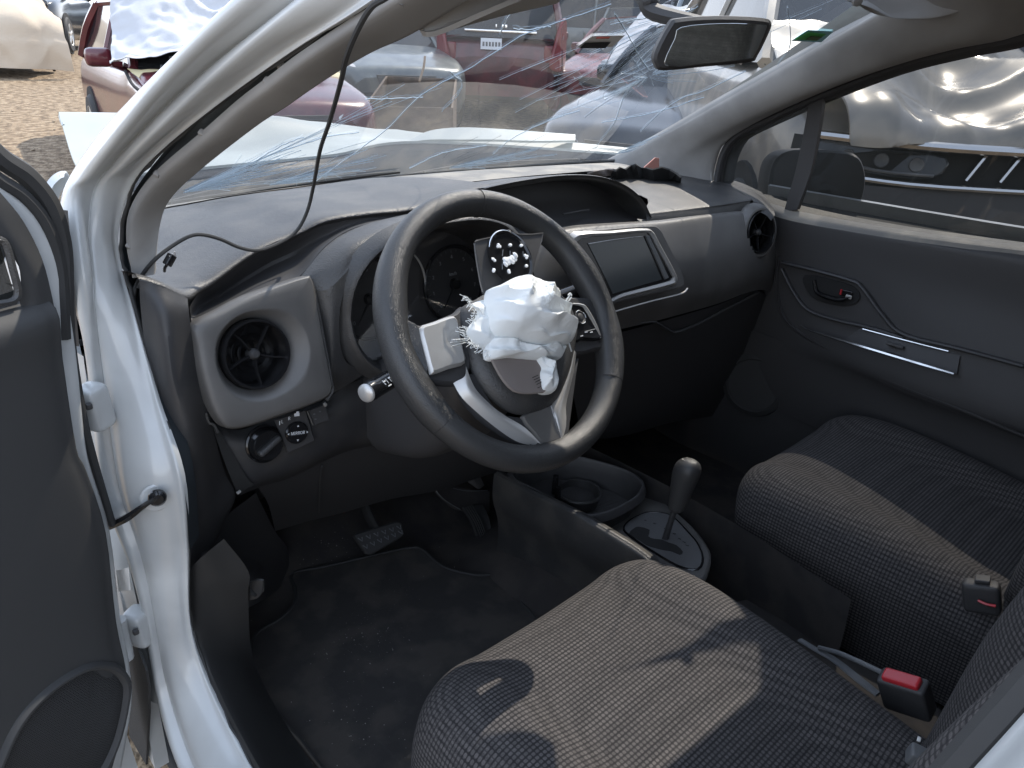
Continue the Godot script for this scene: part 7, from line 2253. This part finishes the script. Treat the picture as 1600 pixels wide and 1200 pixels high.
	b = Basis(Vector3.UP, atan2(-f.x, -f.z))
	rows = []
	for r in [[.88, .97, -1.05], [.86, 1.18, -.66], [.76, 1.40, -.36], [.70, 1.55, -.1]]:
		var row := []
		for i in 7:
			var s := (i - 3) / 3.0
			row.append(lay_at(wat, b, r[0] * s, r[1] + .04, r[2] - .06 * (1.0 - s * s)))
		rows.append(row)
	cover(rows, 8, 7, .03, 2.0, 45)
	tag(done("car_sheet", self, M.sheet, 80), "white sheet over the windshield of the white hatchback behind the interior mirror", "sheet")
	at = Vector3(12.1795,1.6927,-9.7031)
	vehicle("parked_car", "blue-grey car parked in the back row above the dull red wreck", M.grey, suv, Vector3(at.x, ground_y(at.x, at.z), at.z), Vector3(-.7, 0, .7).normalized())
	at = Vector3(13.3727,1.5596,-13.0505)
	vehicle("parked_car", "pale car parked in the back row behind the wine red van", M.pale, sedan, Vector3(at.x + 1.5, ground_y(at.x, at.z), at.z), Vector3(-.8, 0, .6).normalized())
	at = Vector3(9.09,1.5411,-5.7352)  # added van, its pale paint stands in for windshield glare
	vehicle("parked_van", "added pale blue-grey van, coloured to stand for windshield glare, in the back row, partly behind the interior mirror", M.glare_blue, van, Vector3(at.x, ground_y(at.x, at.z), at.z) - Vector3(-.75, 0, .66) * 1.5, Vector3(-.75, 0, .66).normalized())
	at = Vector3(12.2146,1.5687,-10.3578)
	vehicle("parked_van", "grey van in the back row behind the paper sticker", M.grey, van, Vector3(at.x, ground_y(at.x, at.z) + .15, at.z), Vector3(.6, 0, .8).normalized())
	at = Vector3(8.1957,1.3555,-13.3934)
	vehicle("parked_van", "dark van in the back row left of the wine red van", M.darkblue, van, Vector3(at.x, ground_y(at.x, at.z), at.z), Vector3(-.6, 0, .8).normalized())
	# open bin in front of the van
	var bn := group_node("sheet_metal_bin", self)
	tag(bn, "open rusty sheet-metal bin standing in front of the wine red van", "bin")
	var q := [Vector3(3.4145,.6548,-5.9861), Vector3(4.007,.6994,-5.4338), Vector3(4.5018,.8762,-5.9796), Vector3(4.0004,.8536,-6.4565)]
	var lo := []
	var hi := []
	for i in 4:
		hi.append(Vector3(q[i].x, [.62, .64, .86, .86][i], q[i].z))
		lo.append(Vector3(q[i].x, ground_y(q[i].x, q[i].z) + .01, q[i].z))
	for i in 4:
		var j := (i + 1) % 4
		slab([[lo[i], lo[j]], [hi[i], hi[j]]], .02, 1, 1)
		done("bin_side", bn, M.rust)
	tube([Vector3(3.9617,.8421,-5.874), Vector3(4.03,.9753,-5.8904), Vector3(4.0661,1.0729,-5.9162)], .012, 6, 2)
	tag(done("stick", self, mat(lin(.35, .26, .18), .8)), "pale stick leaning in the rusty bin", "stick")
	# crashed silver SUV beside the passenger window
	f = Vector3(-.72, 0, .69).normalized()
	at = Vector3(2.42, .03, -.08) - f * 2.2
	suv.cowl = 1.20
	suv.belt = 1.16
	suv.roof = 1.74
	suv.cowl_z = .23
	suv.roof_z0 = .38
	var sv := vehicle("parked_suv", "silver SUV with a crumpled bonnet close beyond the passenger window", M.silverpaint, suv, at, f)
	b = Basis(Vector3.UP, atan2(-f.x, -f.z))
	rows = []
	for r in [[.74, .945, -2.20], [.80, .975, -2.18], [.86, 1.0, -2.06], [.87, 1.05, -1.8], [.86, 1.10, -1.5], [.84, 1.17, -1.25], [.82, 1.19, -1.17]]:
		var row := []
		for i in 9:
			var s := (i - 4) / 4.0
			row.append(Vector3(r[0] * s, r[1] + .012 * sin(i * 1.9 + r[2] * 3.0), r[2] + .01 * sin(i * 2.6)))
		rows.append(row)
	cover(rows, 14, 12, .11, .8, 58, .008, 2, .10)
	var hood := done("crumpled_bonnet", sv, M.silverpaint, 80)
	tube([Vector3(-.80, .965, -2.06), Vector3(-.60, .965, -2.23), Vector3(-.3, .96, -2.285), Vector3(.3, .96, -2.285), Vector3(.60, .965, -2.23), Vector3(.80, .965, -2.06)], .017, 8, 4)
	done("grille_bar", sv, M.chrome)
	slab([[Vector3(-.86, .955, -1.96), Vector3(-.66, .955, -2.16), Vector3(-.3, .955, -2.225), Vector3(.3, .955, -2.225), Vector3(.66, .955, -2.16), Vector3(.86, .955, -1.96)], [Vector3(-.88, .80, -1.98), Vector3(-.68, .80, -2.18), Vector3(-.3, .80, -2.235), Vector3(.3, .80, -2.235), Vector3(.68, .80, -2.18), Vector3(.88, .80, -1.98)]], .01, 2, 4)
	done("grille_backing", sv, M.gap)
	for i in 6:
		tube([Vector3(-.33 + .12 * i, .94, -2.25), Vector3(-.28 + .12 * i, .85, -2.255)], .008, 6, 1)
	done("grille_slat", sv, M.chrome)
	for sx in [1.0, -1.0]:
		var m := Vector3(sx, 1, 1)
		plate(smooth_outline([Vector3(-.40, .925, -2.235) * m, Vector3(-.62, .94, -2.20) * m, Vector3(-.80, .945, -2.06) * m, Vector3(-.84, .90, -2.04) * m, Vector3(-.66, .855, -2.20) * m, Vector3(-.44, .85, -2.245) * m], 3), Vector3(-.45 * sx, .1, -1), .012, .006)
		done("lamp_glass", sv, M.lamp_dark)
		for k in 3:
			lathe([Vector2(.026, 0), Vector2(.023, .006), Vector2(.010, .002), Vector2(0, .005)], facing(Vector3(-(.50 + .11 * k) * sx, .895 + .005 * k, -2.242 + .04 * k), Vector3(-.35 * sx, .1, -1)), 16)
		tube([Vector3(-.44, .862, -2.262) * m, Vector3(-.64, .868, -2.232) * m, Vector3(-.82, .90, -2.08) * m], .006, 6, 3)
		done("lamp_bowl", sv, M.bare)
	tube([Vector3(-.72, .835, -2.19), Vector3(-.4, .825, -2.27), Vector3(.4, .825, -2.27), Vector3(.72, .835, -2.19)], .011, 8, 4)
	done("bumper_trim", sv, M.chrome)
	slab([[Vector3(-.88, .81, -2.0), Vector3(-.68, .81, -2.20), Vector3(-.3, .81, -2.255), Vector3(.3, .81, -2.255), Vector3(.68, .81, -2.20), Vector3(.88, .81, -2.0)], [Vector3(-.90, .62, -2.03), Vector3(-.70, .62, -2.23), Vector3(-.3, .62, -2.29), Vector3(.3, .62, -2.29), Vector3(.70, .62, -2.23), Vector3(.90, .62, -2.03)], [Vector3(-.88, .40, -2.0), Vector3(-.68, .40, -2.18), Vector3(-.3, .40, -2.23), Vector3(.3, .40, -2.23), Vector3(.68, .40, -2.18), Vector3(.88, .40, -2.0)]], .01, 3, 4)
	done("bumper", sv, M.black)
	tube([Vector3(-.5, 1.24, -1.10), Vector3(.1, 1.30, -.95)], .012, 6, 1)
	done("wiper", sv, M.rubber)
	vehicle("parked_car", "dark car parked beyond the silver SUV", M.darkblue, sedan, Vector3(5.5, 0, -3.4), Vector3(-.95, 0, .3).normalized())

func lay_at(at: Vector3, b: Basis, x: float, y: float, z: float) -> Vector3:
	return at + b * Vector3(x, y, z)
